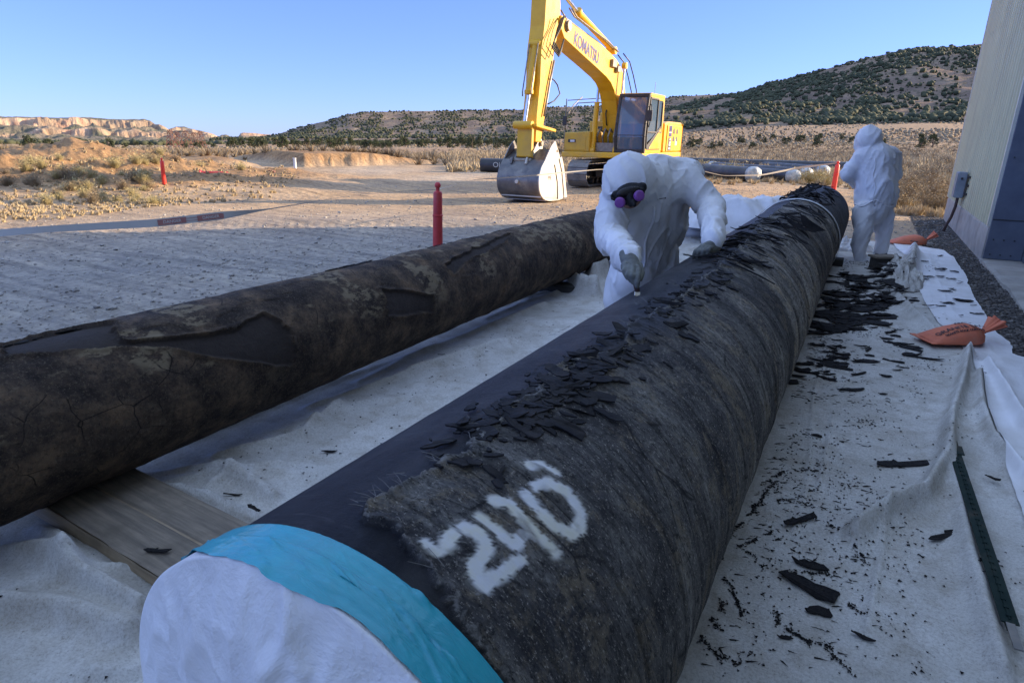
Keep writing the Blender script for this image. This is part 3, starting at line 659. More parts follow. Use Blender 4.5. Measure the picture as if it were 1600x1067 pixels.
# --- near pipe: smooth coal-tar enamel exposed on the left, ragged felt wrap still on the right
BND = [H1(*p) for p in ((800, 1075), (735, 1000), (700, 950), (668, 905), (645, 870), (632, 838), (600, 826), (560, 822), (548, 805), (600, 775), (665, 745), (720, 712), (745, 690), (770, 660), (800, 640), (845, 615), (870, 600), (850, 590), (880, 570), (940, 560), (965, 545), (975, 520), (1010, 500), (1045, 478), (1075, 455), (1110, 430), (1130, 410), (1160, 385), (1190, 350), (1215, 330))]
POLY1 = BND + [(-.05, 7.3), (.05, 10.5), (3, 10.5), (3, .2), (BND[0][0] + .02, .2)]
LIP = [H1(*p) for p in ((548, 805), (640, 770), (720, 712), (800, 640), (870, 600), (965, 545), (1045, 478), (1110, 430), (1190, 350))]
STROKES = [  # the spray-painted figures, traced on the pipe surface
    ([(664, 856), (680, 868)], .012), ([(697, 862), (700, 845), (724, 831), (745, 838), (756, 857), (750, 875), (738, 890), (742, 908), (750, 920)], .015), ([(748, 921), (771, 905), (810, 879)], .013),
    ([(749, 815), (771, 831), (786, 845), (801, 856)], .013), ([(801, 856), (816, 838)], .013), ([(771, 788), (795, 790), (814, 816), (840, 842), (863, 862)], .015),
    ([(820, 777), (839, 802), (863, 824), (890, 837), (903, 826), (904, 802), (881, 772), (856, 759), (836, 764)], .014), ([(827, 733), (845, 731), (863, 740)], .014)]
STROKES = [([H1(*p) for p in pts], w * .93) for pts, w in STROKES]
def f1(S, Yy, T):
    wob = (fbm(S * 22, Yy * 22, o=4, s=31) - .5) * .05 + (fbm(S * 90, Yy * 90, o=2, s=32) - .5) * .012
    sd = -sd_poly(S + wob, Yy + wob, POLY1)                      # + inside the wrapped side
    cr = sstep(-.001, .004, sd)
    edge = np.exp(-(np.clip(sd, 0, 1) / .02) ** 2) * cr
    far = sstep(1.6, 4.5, Yy)
    # helical laps of the outer wrap, raised and worn
    lap = (Yy + S * .10) / .235; fr = lap - np.floor(lap)
    laps = (sstep(0, .06, fr) - sstep(.06, 1.0, fr) * .55) * (.0030 + .004 * far)
    small = (Yy + S * .06) / .047; fs = np.abs(small - np.floor(small) - .5)
    rb = (Yy + S * .08 + .010 * (fbm(S * 4, Yy * 4, s=29) - .5)) / .205; groove = 1 - np.abs(np.sin(math.pi * rb)) ** .6
    band = (.0008 + .0022 * far) * sstep(.05, .30, fs) - (.0015 + .0150 * far) * groove
    rough = (fbm(S * 7, Yy * 16, o=5, s=33) - .5) * .010 + (ridged(S * 6, Yy * 40, o=3, s=34) - .5) * .0035
    crk = ridged(S * 2.2 + 3, Yy * 6.0 + 1.5 * fbm(S * 3, Yy * 3, s=39), o=1, s=35); crack = sstep(.982, .996, crk) * sstep(.45, .6, fbm(S * 3, Yy * 3, s=36)) * .006
    h = cr * (.0065 + laps + band + rough - crack) + edge * (.007 + .009 * (fbm(S * 30, Yy * 30, o=3, s=37) - .3))
    fl = fbm(S * 16, Yy * 10, o=3, s=38); d2 = seg_dist(S, Yy, LIP)
    flake = sstep(.50, .54, fl) * np.exp(-(d2 / .09) ** 2) * sstep(.9, 1.6, Yy); h = h + flake * .011
    plain = (fbm(S * 3, Yy * 3, o=3, s=40) - .5) * .002 + (ridged(S * 4, Yy * 14, o=2, s=41) - .5) * .0012
    h = h + (1 - cr) * plain
    endw = sstep(7.45, 7.6, Yy); h = h * (1 - endw) + endw * (.012 + .010 * (fbm(S * 6, Yy * 9, s=42) - .5) + .006 * np.sin(Yy * 19) ** 8)
    h = h * sstep(P1Y0 + .09, P1Y0 + .14, Yy)
    pt = np.zeros(S.shape); m = (Yy < 2.2) & (S > -.1)
    for pts, w_ in STROKES:
        d = seg_dist(S[m], Yy[m], pts); pt[m] = np.maximum(pt[m], 1.15 * sstep(w_ * 1.6, w_ * .45, d + (fbm(S[m] * 60, Yy[m] * 60, s=44) - .5) * .010))
    sp = vnoise(S * 260, Yy * 260, s=45); pt = np.clip(pt - .75 * sstep(.45, .8, sp) * (pt < .9), 0, 1)
    pt = pt * np.clip(.55 + cr, 0, 1) * (1 - .8 * sstep(.55, .72, ridged(S * 9, Yy * 30, o=2, s=46)) * sstep(.45, .62, fbm(S * 8, Yy * 8, s=47)))
    wornw = np.clip(fbm(S * 2.5, Yy * 2.5, o=4, s=50), 0, 1)
    return h, {'crust': cr * (1 - flake) * (1 - endw), 'paint': pt, 'edge': np.clip(edge, 0, 1), 'crack': np.clip(crack / .006 + (.25 + .75 * far) * sstep(.55, .85, groove) * sstep(.30, .55, fbm(S * 3, Yy * 6, s=48)) + sstep(.93, .99, 1 - fr) * .5, 0, 1) * cr, 'farw': far, 'lapc': vnoise(np.floor(rb) * 1.0 + .0, np.floor(rb) * 0.0 + 3.0, s=99) * (.35 + .65 * far) + .5 * (1 - (.35 + .65 * far)), 'lapw': np.clip(sstep(.05, .30, fs) * far + .5 * (1 - far), 0, 1) * sstep(.1, .9, wornw + .3)}
q = N('coal_tar_wrap'); co = q.coord(); cs = q.coord((3.2, 10, 3.2)); cs2 = q.coord((6, 70, 6))
st = q.noise(1.0, 10, .74, cs, .4); st2 = q.noise(1.0, 5, .75, cs2); big = q.noise(2.4, 9, .68, co, .5); fine_ = q.noise(42, 8, .8, co)
crc = q.ramp(st, [(.30, (.022, .021, .024)), (.44, (.085, .082, .082)), (.56, (.165, .16, .152)), (.72, (.40, .385, .35))])
crc = q.mix(q.ramp(st2, [(.55, 0.0), (.70, .45)]), crc, (.36, .34, .31))
crc = q.mix(q.math('MULTIPLY', q.ramp(big, [(.40, .85), (.52, 0.0)]), q.math('SUBTRACT', 1.0, q.math('MULTIPLY', q.attr('farw'), .55))), crc, (.026, .026, .032))
crc = q.mix(q.ramp(q.noise(5.5, 10, .8, co, .3), [(.51, 0.0), (.60, .8)]), crc, (.205, .17, .12))
crc = q.mix(q.ramp(fine_, [(.38, .8), (.50, 0.0)]), crc, (.018, .018, .02))
vo = q.n('ShaderNodeTexVoronoi', feature='DISTANCE_TO_EDGE'); vo.inputs['Scale'].default_value = 1.0; wv_ = q.mix(.10, q.coord((5, 13, 5)), q.noise(9, 4, .6, co)); q.l(wv_, vo.inputs['Vector'])
crc = q.mix(q.ramp(q.noise(120, 5, .8, q.coord((1, 1.6, 1))), [(.57, 0.0), (.64, .85)]), crc, (.46, .43, .38)); crc = q.mix(q.ramp(q.noise(75, 6, .8, q.coord((1, 2.4, 1))), [(.38, .9), (.46, 0.0)]), crc, (.010, .010, .012))
ck_ = q.math('MULTIPLY', q.ramp(vo.outputs['Distance'], [(.0, 1.0), (.030, 0.0)]), q.ramp(q.noise(2.6, 5, .6, co), [(.50, 0.0), (.58, .9)])); crc = q.mix(ck_, crc, (.008, .008, .008))
crc = q.mix(1.0, crc, q.ramp(q.attr('lapc'), [(.15, (.62, .62, .63)), (.5, (1.08, 1.06, 1.03)), (.85, (1.65, 1.6, 1.5))]), 'MULTIPLY')
crc = q.mix(q.attr('crack'), crc, (.006, .006, .007))
smo = q.mix(q.ramp(q.noise(5, 9, .75, q.coord((1, .5, 1)), .5), [(.42, 0.0), (.62, .9)]), (.012, .013, .018), (.046, .046, .052)); smo = q.mix(q.ramp(q.noise(1, 6, .75, q.coord((5, 40, 5))), [(.58, 0.0), (.68, .5)]), smo, (.085, .083, .085))
dst = q.ramp(q.noise(170, 3, .7, co), [(.68, 0.0), (.76, .35)]); smo = q.mix(dst, smo, (.12, .11, .10))
base = q.mix(q.attr('crust'), smo, crc)
base = q.mix(q.ramp(q.math('MULTIPLY', q.attr('edge'), q.noise(80, 3, .7, co)), [(.35, 0.0), (.55, .7)]), base, (.26, .25, .235))
pn = q.mix(q.ramp(q.noise(14, 5, .6, co), [(.4, 0.0), (.62, 1.0)]), (.80, .81, .84), (.80, .78, .66))
base = q.mix(q.attr('paint'), base, pn)
q.color(base); q.rough(q.mix(q.attr('crust'), .58, .88)); q.b.inputs['Specular IOR Level'].default_value = .22
b1 = q.bump(fine_, 1.0, .010); b2 = q.bump(st, .9, .012, b1); q.bump(st2, .4, .004, b2); M_P1 = q.m
pipe1 = tag(empty('coated_pipe', (P1X, P1Y0, 0)), 'big black tar-wrapped pipe in front with figures sprayed in white and a teal taped end', 'pipe')
def pin(o, e):                                             # keep world coordinates while parenting
    o.parent = e; o.matrix_parent_inverse = Matrix.Translation(-Vector(e.location)); return o
body1 = pin(pipe_grid(P1X, P1Z, P1R, P1Y0, P1Y1, 620, .0042, .55, f1, 'pipe_body', M_P1, None), pipe1)
# far end face, dark inside
mb = MB(); mb.cyl((P1X, P1Y1 - .02, P1Z), (P1X, P1Y1 + .002, P1Z), P1R - .003, 48); pin(mb.build('pipe_end', M_DARK), pipe1)
# plastic end cover drawn over the rim, gathered into folds and bulging
M_PLAS = N('white_plastic_sheet'); co = M_PLAS.coord(); cl = M_PLAS.noise(2.2, 5, .6, co)
M_PLAS.color(M_PLAS.mix(M_PLAS.ramp(cl, [(.35, 0.0), (.7, 1.0)]), (.60, .60, .62), (.72, .73, .76))); M_PLAS.rough(.42); M_PLAS.b.inputs['Subsurface Weight'].default_value = .15
M_PLAS.b.inputs['Subsurface Radius'].default_value = (.02, .02, .02); M_PLAS.bump(M_PLAS.noise(7, 7, .65, co, .4), .8, .02); M_PLAS = M_PLAS.m
nt_, nr_ = 420, 120
th = np.linspace(-math.pi, math.pi, nt_, endpoint=False); rv = np.concatenate([np.linspace(0.004, 1, nr_ - 26), 1 + np.linspace(.02, .35, 26)])
T, RV = np.meshgrid(th, rv); rad = np.minimum(RV, 1.0) * (P1R + .0065); over = np.clip(RV - 1, 0, 1)
u = np.minimum(RV, 1); gather = ridged(T * 3.4 / (1), u * 2.0, o=3, s=51)
fold = (ridged(np.cos(T) * u * 2.2 + 1.1, np.sin(T) * u * 2.2, o=3, s=52) - .45)
bul = .085 * (1 - u ** 2.6) + .055 * fold * (1 - u ** 5) + .036 * (gather - .4) * u ** 3 * (1 - u ** 10)
cre = seg_dist(np.sin(T) * u, np.cos(T) * u, [(.05, .98), (.16, .78), (.15, .52)]); bul = bul + .010 * np.exp(-(cre / .03) ** 2) * sstep(.0, .3, u)
rl = rad - .016 * sstep(.93, 1, u) * 0; yy = P1Y0 - bul * 1.0 + over * .20 * 1.0
V = np.stack([P1X + rl * np.sin(T), yy, P1Z + rl * np.cos(T)], -1)
# round the rim

pin(finish(fast_mesh('end_cover', V.reshape(-1, 3), grid_faces(len(rv), nt_, wrap=True)), 'end_cover', M_PLAS, None, True, 0, None), pipe1)
# teal tape, two overlapping turns
M_TEAL = N('teal_tape'); co = M_TEAL.coord((1, 1, 1)); a_ = M_TEAL.noise(5, 6, .6, co, .6)
M_TEAL.color(M_TEAL.mix(M_TEAL.ramp(a_, [(.35, 0.0), (.65, 1.0)]), (.008, .27, .35), (.012, .33, .41))); M_TEAL.rough(M_TEAL.ramp(a_, [(.4, .28), (.6, .5)])); M_TEAL.b.inputs['Coat Weight'].default_value = .35
M_TEAL.bump(M_TEAL.noise(9, 6, .65, M_TEAL.coord((1.5, 7, 1.5)), 1.0), .6, .008); M_TEAL = M_TEAL.m
def tape(y0, y1, dr, seed, skew):
    ys = np.linspace(0, 1, 26); T, U = np.meshgrid(np.linspace(-math.pi, math.pi, 700, endpoint=False), ys)
    e0 = y0 + skew * np.sin(T + .6) + .004 * (fbm(T * 5, 0 * T, s=seed) - .5) - (y0 < P1Y0 + .02) * (.007 * np.exp(-((T - .05) / .42) ** 2) * (1 + .5 * (fbm(T * 9, 0 * T, s=4) - .5)) + .010 * (fbm(T * 6, 0 * T, s=14) - .35)); e1 = y1 + skew * np.sin(T + .6); e0 = e0 + (y0 < P1Y0 + .02) * .045 * sstep(-.35, -.75, T)
    Yy = e0 + (e1 - e0) * U; wr = sstep(.52, .78, ridged(T * 5 + U * 1.6, U * 1.2 + T * 1.1, o=3, s=seed)) * .0065 * sstep(.40, .6, fbm(T * 2.2, U, s=seed + 1))
    rr = P1R + dr + wr - .004 * (U > .97) + .0010 * ridged(T * 30, U * 3, s=seed + 4)
    fold_ = np.clip(P1Y0 + .002 - Yy, 0, .05)                # the part lapping over the rim turns inwards on to the face
    rr = rr - fold_ * .95; Yc = np.where(fold_ > 0, P1Y0 + .002 - np.minimum(fold_ * 3, .012) - fold_ * .5, Yy)
    return np.stack([P1X + rr * np.sin(T), Yc, P1Z + rr * np.cos(T)], -1).reshape(-1, 3), grid_faces(26, 700, wrap=True)
V, Fq = tape(P1Y0 + .004, P1Y0 + .058, .0098, 5, .004); pin(finish(fast_mesh('tape_band', V, Fq), 'tape_band', M_TEAL, None, True, 0, None), pipe1)
V, Fq = tape(P1Y0 + .040, P1Y0 + .096, .0082, 9, .005); pin(finish(fast_mesh('tape_band', V, Fq), 'tape_band', M_TEAL, None, True, 0, None), pipe1)
# pale strap near the far end
M_STRAP = mat('pale_strap', (.52, .53, .52), (.36, .37, .37), sc=14, rough=.6, dirt=(.10, .10, .11))
def strap(yc, wd, dr, seed):
    T, U = np.meshgrid(np.linspace(-math.pi, math.pi, 400, endpoint=False), np.linspace(0, 1, 6)); jag = .05 * (fbm(T * 14, 0 * T, s=seed) - .5)
    Yy = yc - wd / 2 + jag * sstep(.3, 1.2, T) + wd * U; rr = P1R + dr + .006 * np.sin(U * math.pi)
    return np.stack([P1X + rr * np.sin(T), Yy, P1Z + rr * np.cos(T)], -1).reshape(-1, 3), grid_faces(6, 400, wrap=True)
V, Fq = strap(7.42, .10, .022, 3); pin(finish(fast_mesh('pale_band', V, Fq), 'pale_band', M_STRAP, None, True, 0, None), pipe1)
# lifted shards and torn fibres along the ragged edge
M_SHARD = mat('tar_shard', (.010, .010, .012), (.028, .026, .026), sc=14, rough=.75, bump=.6, bs=60, spec=.15)
M_FIBRE = mat('torn_felt', (.22, .21, .195), (.12, .115, .11), sc=20, rough=.9)
def surf1(s, y, h=0.0):
    t = s / P1R; return Vector((P1X + (P1R + h) * math.sin(t), y, P1Z + (P1R + h) * math.cos(t)))
def chip_poly(rs, L, W, n=9):
    """torn outline: broken ends, ragged long sides"""
    k = rs.choice([3, 4, 5]); top = []; bot = []; a0 = rs.uniform(-.35, .35); sk = rs.uniform(-.5, .5) * W
    for i in range(k + 1):
        u = (i / k - .5) * L + rs.uniform(-.06, .06) * L; env = (1 - abs(2 * i / k - 1) ** 3 * rs.uniform(.25, .75))
        top.append((u + a0 * W * .5 + rs.uniform(-.05, .05) * L, W * .5 * env * rs.uniform(.55, 1.1) + sk * (i / k - .5))); bot.append((u - a0 * W * .5, -W * .5 * env * rs.uniform(.55, 1.1) + sk * (i / k - .5)))
        if i < k and rs.random() < .6: top.append((u + L / k * rs.uniform(.3, .6), W * .5 * env * rs.uniform(.35, .8) + sk * (i / k - .5)))
    return bot + top[::-1]
rs = random.Random(3); mb = MB(); fb = MB()
lipL = []
for (a, b) in zip(LIP[:-1], LIP[1:]): lipL.append((a, b, math.hypot(b[0] - a[0], b[1] - a[1])))
def shard(mb, s, y, L, W, ang, lift, tilt, thick=.004):
    n0 = Vector((math.sin(s / P1R), 0, math.cos(s / P1R))); ts = Vector((math.cos(s / P1R), 0, -math.sin(s / P1R))); ty = Vector((0, 1, 0))
    c = surf1(s, y, lift); ex = ts * math.cos(ang) + ty * math.sin(ang); ey = -ts * math.sin(ang) + ty * math.cos(ang); ex = (ex + n0 * tilt).normalized()
    pl = chip_poly(rs, L, W); crv = rs.uniform(-6, 5)
    def fn(off): return lambda u, v: c + ex * u + ey * v + n0 * (off + crv * u * u)
    mb.prism(pl, fn(-thick / 2), fn(thick / 2))
for i in range(300):
    a, b, _ = rs.choice(lipL[2:]); t = rs.random(); s = a[0] + (b[0] - a[0]) * t + rs.gauss(.02, .045); y = a[1] + (b[1] - a[1]) * t + rs.gauss(0, .05)
    k = (1 + .12 * y) * rs.choice([.4, .5, .6, .8, 1.3]); shard(mb, s, y, rs.uniform(.02, .08) * k, rs.uniform(.012, .045) * k, rs.gauss(.2, .8), .010 + rs.random() * .008, rs.uniform(-.12, .16))
for (px, py, L, W) in ((905, 640, .15, .07), (880, 612, .12, .06), (925, 600, .11, .05), (870, 590, .09, .05), (945, 655, .07, .03), (930, 560, .16, .07), (905, 570, .13, .06), (955, 548, .10, .05), (790, 655, .09, .05), (892, 628, .10, .05), (915, 585, .10, .05), (935, 583, .09, .04)):
    s, y = H1(px, py); shard(mb, s, y, L, W, rs.gauss(.1, .6), .011 + rs.random() * .010, rs.uniform(-.06, .12), .003)
for i in range(80):                                        # torn laps further up the pipe
    y = rs.uniform(3.2, 7.2); s = rs.uniform(-.10, .26) + .02 * (y - 4); shard(mb, s, y, rs.uniform(.06, .24), rs.uniform(.015, .05), rs.gauss(0, .18), .017 + rs.random() * .010, rs.uniform(-.05, .10), .005)
for i in range(90):
    y = rs.uniform(7.5, 10.2); s = rs.uniform(-.25, .3); shard(mb, s, y, rs.uniform(.06, .2), rs.uniform(.03, .07), rs.gauss(0, .5), .028 + rs.random() * .014, rs.uniform(-.3, .4), .006)
pin(tag(mb.build('loose_coating', M_SHARD), kind='stuff'), pipe1)
def fibre(s, y, L, ang, rise):
    p = surf1(s, y, .012); n0 = Vector((math.sin(s / P1R), 0, math.cos(s / P1R))); d = Vector((math.cos(s / P1R), 0, -math.sin(s / P1R))) * math.cos(ang) + Vector((0, 1, 0)) * math.sin(ang)
    fb.tube([p, p + d * L * .5 + n0 * rise * L * .7, p + d * L + n0 * rise * L], .0009, 4, rs=[.0008, .0006, .0003])
for (px, py, n) in ((735, 668, 10), (600, 780, 26), (560, 800, 14), (700, 735, 18), (645, 760, 16), (880, 520, 16), (845, 560, 12), (1000, 480, 16), (720, 690, 8), (660, 880, 8), (980, 505, 14), (1060, 450, 14)):
    s, y = H1(px, py)
    for k in range(n // 3): fibre(s + rs.gauss(0, .02), y + rs.gauss(0, .03), rs.uniform(.012, .045), rs.uniform(2.3, 4.0), rs.uniform(.0, .5))
pin(tag(fb.build('torn_fibres', M_FIBRE), kind='stuff'), pipe1)
# --- left pipe: old brown-black enamel with tan soil patches, two peeled windows
W1 = [H2(*p) for p in ((0, 546), (100, 522), (178, 508), (182, 533), (201, 538), (262, 533), (328, 524), (384, 508), (402, 500), (412, 492), (440, 506), (462, 552), (450, 569), (422, 569), (337, 560), (262, 547), (140, 549), (0, 562))]
W2 = [H2(*p) for p in ((590, 452), (640, 456), (675, 462), (677, 488), (647, 491), (606, 494), (600, 470))]
W3 = [H2(*p) for p in ((690, 415), (730, 395), (780, 372), (800, 366), (790, 380), (745, 400), (705, 428))]
JN = [H2(*p) for p in ((470, 470), (487, 500), (494, 540), (492, 575), (480, 600))]
M_CRK = 1
def f2(S, Yy, T):
    wob = (fbm(S * 14, Yy * 9, o=4, s=61) - .5) * .045 + (fbm(S * 60, Yy * 60, o=2, s=62) - .5) * .012
    sd = np.minimum(np.minimum(sd_poly(S + wob, Yy + wob, W1), sd_poly(S + wob, Yy + wob, W2)), sd_poly(S + wob, Yy + wob, W3))
    sm = sstep(.002, -.006, sd); lip = np.exp(-(np.clip(sd, 0, 1) / .016) ** 2) * (1 - sm)
    fl = (fbm(S * 8, Yy * 5, o=5, s=63) - .5) * .010 + (fbm(S * 40, Yy * 40, o=3, s=64) - .5) * .003
    lip2 = sstep(.600, .612, fbm(S * 3.0, Yy * 2.2, o=4, s=65)) * .004
    jn = np.exp(-((Yy - 4.45 - .05 * np.sin(T * 2)) / .012) ** 2) * .008
    h = (1 - sm) * (.010 + fl * 1.5 + lip2) + lip * .012 + jn + .003 * np.sin(Yy * 1.3)
    tan = sstep(.56, .61, fbm(S * 5.5, Yy * 4.0, o=6, s=66)) * (1 - sm); up = sstep(-.15, .55, np.cos(T))
    return h, {'peel': sm, 'tan': np.clip(tan * (.15 + .85 * up), 0, 1), 'lip': lip}
q = N('old_pipe_enamel'); co = q.coord(); n_ = q.noise(6, 9, .72, co); n2 = q.noise(40, 6, .75, co); n3 = q.noise(16, 7, .7, q.coord((1, .6, 1)))
b_ = q.ramp(n_, [(.40, (.024, .018, .016)), (.52, (.070, .050, .037)), (.66, (.17, .115, .072))])
b_ = q.mix(q.ramp(q.noise(95, 6, .8, co), [(.54, 0.0), (.62, .7)]), b_, (.15, .12, .085)); b_ = q.mix(q.ramp(q.noise(60, 6, .8, co), [(.38, .6), (.46, 0.0)]), b_, (.014, .012, .010))
tn = q.mix(n2, (.12, .092, .06), (.26, .21, .14))
b_ = q.mix(q.math('MULTIPLY', q.attr('tan'), q.ramp(n3, [(.47, 0.0), (.53, 1.0)])), b_, tn)
vo = q.n('ShaderNodeTexVoronoi', feature='DISTANCE_TO_EDGE'); vo.inputs['Scale'].default_value = 7.0; wv_ = q.mix(.12, q.coord(), q.n('ShaderNodeTexNoise').outputs['Color']); q.l(wv_, vo.inputs['Vector'])
crk_ = q.math('MULTIPLY', q.ramp(vo.outputs['Distance'], [(.0, 1.0), (.022, 0.0)]), q.ramp(q.noise(3, 4, .6, co), [(.55, 0.0), (.62, 1.0)])); b_ = q.mix(crk_, b_, (.006, .005, .005))
sm_ = q.mix(q.noise(20, 6, .7, co), (.026, .021, .020), (.060, .048, .043)); b_ = q.mix(q.attr('peel'), b_, sm_)
q.color(b_); q.rough(q.mix(q.attr('peel'), .88, .8)); q.b.inputs['Specular IOR Level'].default_value = .2; x1 = q.bump(n2, .8, .010); q.bump(n_, .8, .03, x1); M_P2 = q.m
pipe2 = tag(empty('coated_pipe', (P2X, P2Y0, 0)), 'left brown-black pipe with tan soil patches and smooth peeled areas, resting on a wooden board', 'pipe')
pin(pipe_grid(P2X, P2Z, P2R, P2Y0, P2Y1, 300, .011, .12, f2, 'pipe_body', M_P2, None), pipe2)
mb = MB(); mb.cyl((P2X, P2Y1 - .02, P2Z), (P2X, P2Y1 + .002, P2Z), P2R - .003, 40); mb.cyl((P2X, P2Y0 - .002, P2Z), (P2X, P2Y0 + .02, P2Z), P2R - .003, 40); pin(mb.build('pipe_end', M_DARK), pipe2)
mb = MB(); rs = random.Random(8)
for i in range(90):                                         # black curls standing on the crest against the gravel
    px = rs.choice([rs.uniform(0, 190), rs.uniform(0, 190), rs.uniform(400, 460), rs.uniform(540, 600), rs.uniform(700, 880)])
    y = H2(px, 545 - .232 * px + 6)[1] + rs.gauss(0, .02); s = -.10 + rs.uniform(-.03, .05); t = s / P2R
    n0 = Vector((math.sin(t), 0, math.cos(t))); ts = Vector((math.cos(t), 0, -math.sin(t))); c = Vector((P2X, y, P2Z)) + n0 * (P2R + .010); L = rs.uniform(.03, .12); W = rs.uniform(.012, .03); pl = chip_poly(rs, L, W); a = rs.gauss(1.57, .3)
    ex = ts * math.cos(a) + Vector((0, 1, 0)) * math.sin(a); ey = ts * -math.sin(a) + Vector((0, 1, 0)) * math.cos(a); ey = (ey + n0 * rs.uniform(-.5, .5)).normalized()
    mb.prism(pl, lambda u, v: c + ex * u + ey * v + n0 * (-.002), lambda u, v: c + ex * u + ey * v + n0 * .002)
pin(tag(mb.build('loose_coating', M_SHARD), kind='stuff'), pipe2)
# ================================================================== GROUND CLOTHS
def polyline(pts): return [tuple(G(*p)[:2]) for p in pts]
RE = [G(*p) for p in ((1372, 379), (1465, 385), (1469, 394), (1485, 405), (1504, 434), (1514, 469), (1533, 495), (1549, 526), (1570, 539), (1573, 557), (1600, 566), (1640, 600), (1700, 700))]
re_y = np.array([-3, 1.5, 3.5] + [p[1] for p in RE][::-1]); re_x = np.array([1.15, 1.2, 1.22] + [p[0] for p in RE][::-1]); o_ = np.argsort(re_y); re_y, re_x = re_y[o_], re_x[o_]
def folds(x, y, lst):
    z = np.zeros(np.shape(x))
    for pts, w_, h_ in lst:
        g = polyline(pts); d = seg_dist(x, y, g); z = z + h_ * np.exp(-(d / w_) ** 2) + h_ * .25 * np.exp(-(d / (w_ * 3)) ** 2)
    return z
FL = [([(185, 757), (260, 775), (340, 800), (410, 830)], .022, .035), ([(215, 745), (300, 738), (380, 760), (430, 790)], .03, .030), ([(340, 715), (400, 705), (470, 690), (530, 640)], .03, .028),
      ([(300, 690), (420, 640), (560, 585), (680, 545)], .035, .03), ([(560, 600), (640, 560), (740, 520), (850, 480)], .035, .035), ([(480, 640), (600, 600), (700, 570)], .03, .022),
      ([(760, 500), (830, 470), (900, 455)], .04, .05), ([(0, 870), (60, 880), (150, 935), (230, 980)], .035, .05), ([(60, 830), (90, 850), (120, 905)], .03, .04), ([(0, 960), (100, 970), (210, 1010)], .04, .035),
      ([(640, 585), (720, 560), (800, 540)], .03, .022), ([(880, 440), (905, 465), (930, 470)], .05, .12), ([(905, 430), (925, 450), (945, 440)], .05, .14), ([(820, 468), (870, 455), (900, 440)], .05, .07), ([(330, 770), (400, 740), (440, 735)], .02, .015),
      # right side: the big bunched fold, its branches and the seams
      ([(1510, 560), (1500, 610), (1478, 680), (1470, 740), (1440, 790), (1380, 815), (1330, 850)], .030, .055), ([(1525, 600), (1528, 650), (1545, 700), (1590, 760)], .028, .045), ([(1540, 580), (1575, 640), (1600, 690)], .03, .045),
      ([(1480, 690), (1490, 780), (1510, 880), (1530, 960), (1560, 1060)], .03, .028), ([(1280, 600), (1292, 560), (1270, 620), (1260, 760), (1240, 840)], .006, .006), ([(1385, 790), (1370, 900), (1350, 1000)], .012, .010), ([(1300, 655), (1275, 780)], .006, .008),
      ([(1395, 420), (1400, 445), (1420, 430), (1425, 400)], .07, .09), ([(1385, 445), (1400, 470), (1430, 500), (1470, 540)], .04, .035)]
def cloth_h(x, y):
    z = .018 + folds(x, y, FL) * 1.7
    left = sstep(-.9, -1.3, x)
    u = x * .80 + y * .60; v = -x * .60 + y * .80
    z = z + left * (.055 * ridged(u * .9, v * 2.6, o=3, s=71) ** 3 + .014 * ridged(u * 3.5, v * 8, o=3, s=72) ** 2) + (1 - left) * (.014 * ridged(x * 1.5, y * 1.0, o=3, s=73) ** 2 + .006 * ridged(x * 7, y * 4, o=3, s=74) ** 2)
    z = z + .006 * (fbm(x * 14, y * 14, o=3, s=75) - .5)
    z = z + (.030 * ridged(x * 2.2, y * 2.6, o=3, s=78) ** 2 + .006 * ridged(x * 9, y * 9, s=76)) * sstep(.55, .8, x) * sstep(4.6, 3.6, y)
    z = z + .06 * ridged(x * 3, y * 3, o=3, s=79) * sstep(6, 7.5, y) * left
    under = np.maximum(np.exp(-((x - P2X) / .25) ** 2), np.exp(-((x - P1X) / .25) ** 2)); return np.maximum(z * (1 - .8 * under), .006)
def cloth(name, xl, xr, ys, ns_, hf, m, label):
    ys = np.asarray(ys); U, Yy = np.meshgrid(np.linspace(0, 1, ns_), ys); l = np.interp(Yy, *xl); r = np.interp(Yy, *xr)
    l = l + .03 * (fbm(Yy * 3, 0 * Yy, s=91) - .5); r = r + .03 * (fbm(Yy * 4, 0 * Yy, s=92) - .5) + .012 * (fbm(Yy * 20, 0 * Yy, s=93) - .5)
    X = l + (r - l) * U; Z = hf(X, Yy)
    o = finish(fast_mesh(name, np.stack([X, Yy, Z], -1).reshape(-1, 3), grid_faces(len(ys), ns_)), name, m, None, True, 0, None); return tag(o, label, 'ground cloth')
q = N('canvas_cloth'); co = q.coord(); n1 = q.noise(1.3, 7, .6, co); n2 = q.noise(7, 7, .65, co)
sp = q.ramp(q.noise(38, 6, .75, co), [(.60, 0.0), (.70, .75)]); base = q.mix(q.ramp(n1, [(.35, 0.0), (.62, 1.0)]), (.47, .455, .42), (.64, .63, .60))
base = q.mix(q.ramp(n2, [(.46, 0.0), (.66, .6)]), base, (.36, .325, .27)); base = q.mix(sp, base, (.24, .215, .19)); base = q.mix(1.0, base, q.ramp(q.noise(95, 6, .85, co), [(.34, (.66, .64, .62)), (.5, (1, 1, 1)), (.66, (1.14, 1.14, 1.15))]), 'MULTIPLY'); base = q.mix(q.ramp(q.noise(160, 3, .8, co), [(.66, 0.0), (.70, .85)]), base, (.06, .055, .05)); q.color(base); q.rough(.9); q.b.inputs['Specular IOR Level'].default_value = .15
x1 = q.bump(q.noise(18, 8, .7, co), .9, .012); q.bump(q.noise(420, 2, .5, co), .2, .001, x1); M_CLOTH = q.m
q = N('white_sheet'); co = q.coord(); base = q.mix(q.ramp(q.noise(3, 7, .65, co), [(.4, 0.0), (.7, 1.0)]), (.74, .74, .76), (.62, .61, .60)); base = q.mix(q.ramp(q.noise(60, 6, .75, co), [(.62, 0.0), (.72, .6)]), base, (.25, .23, .21))
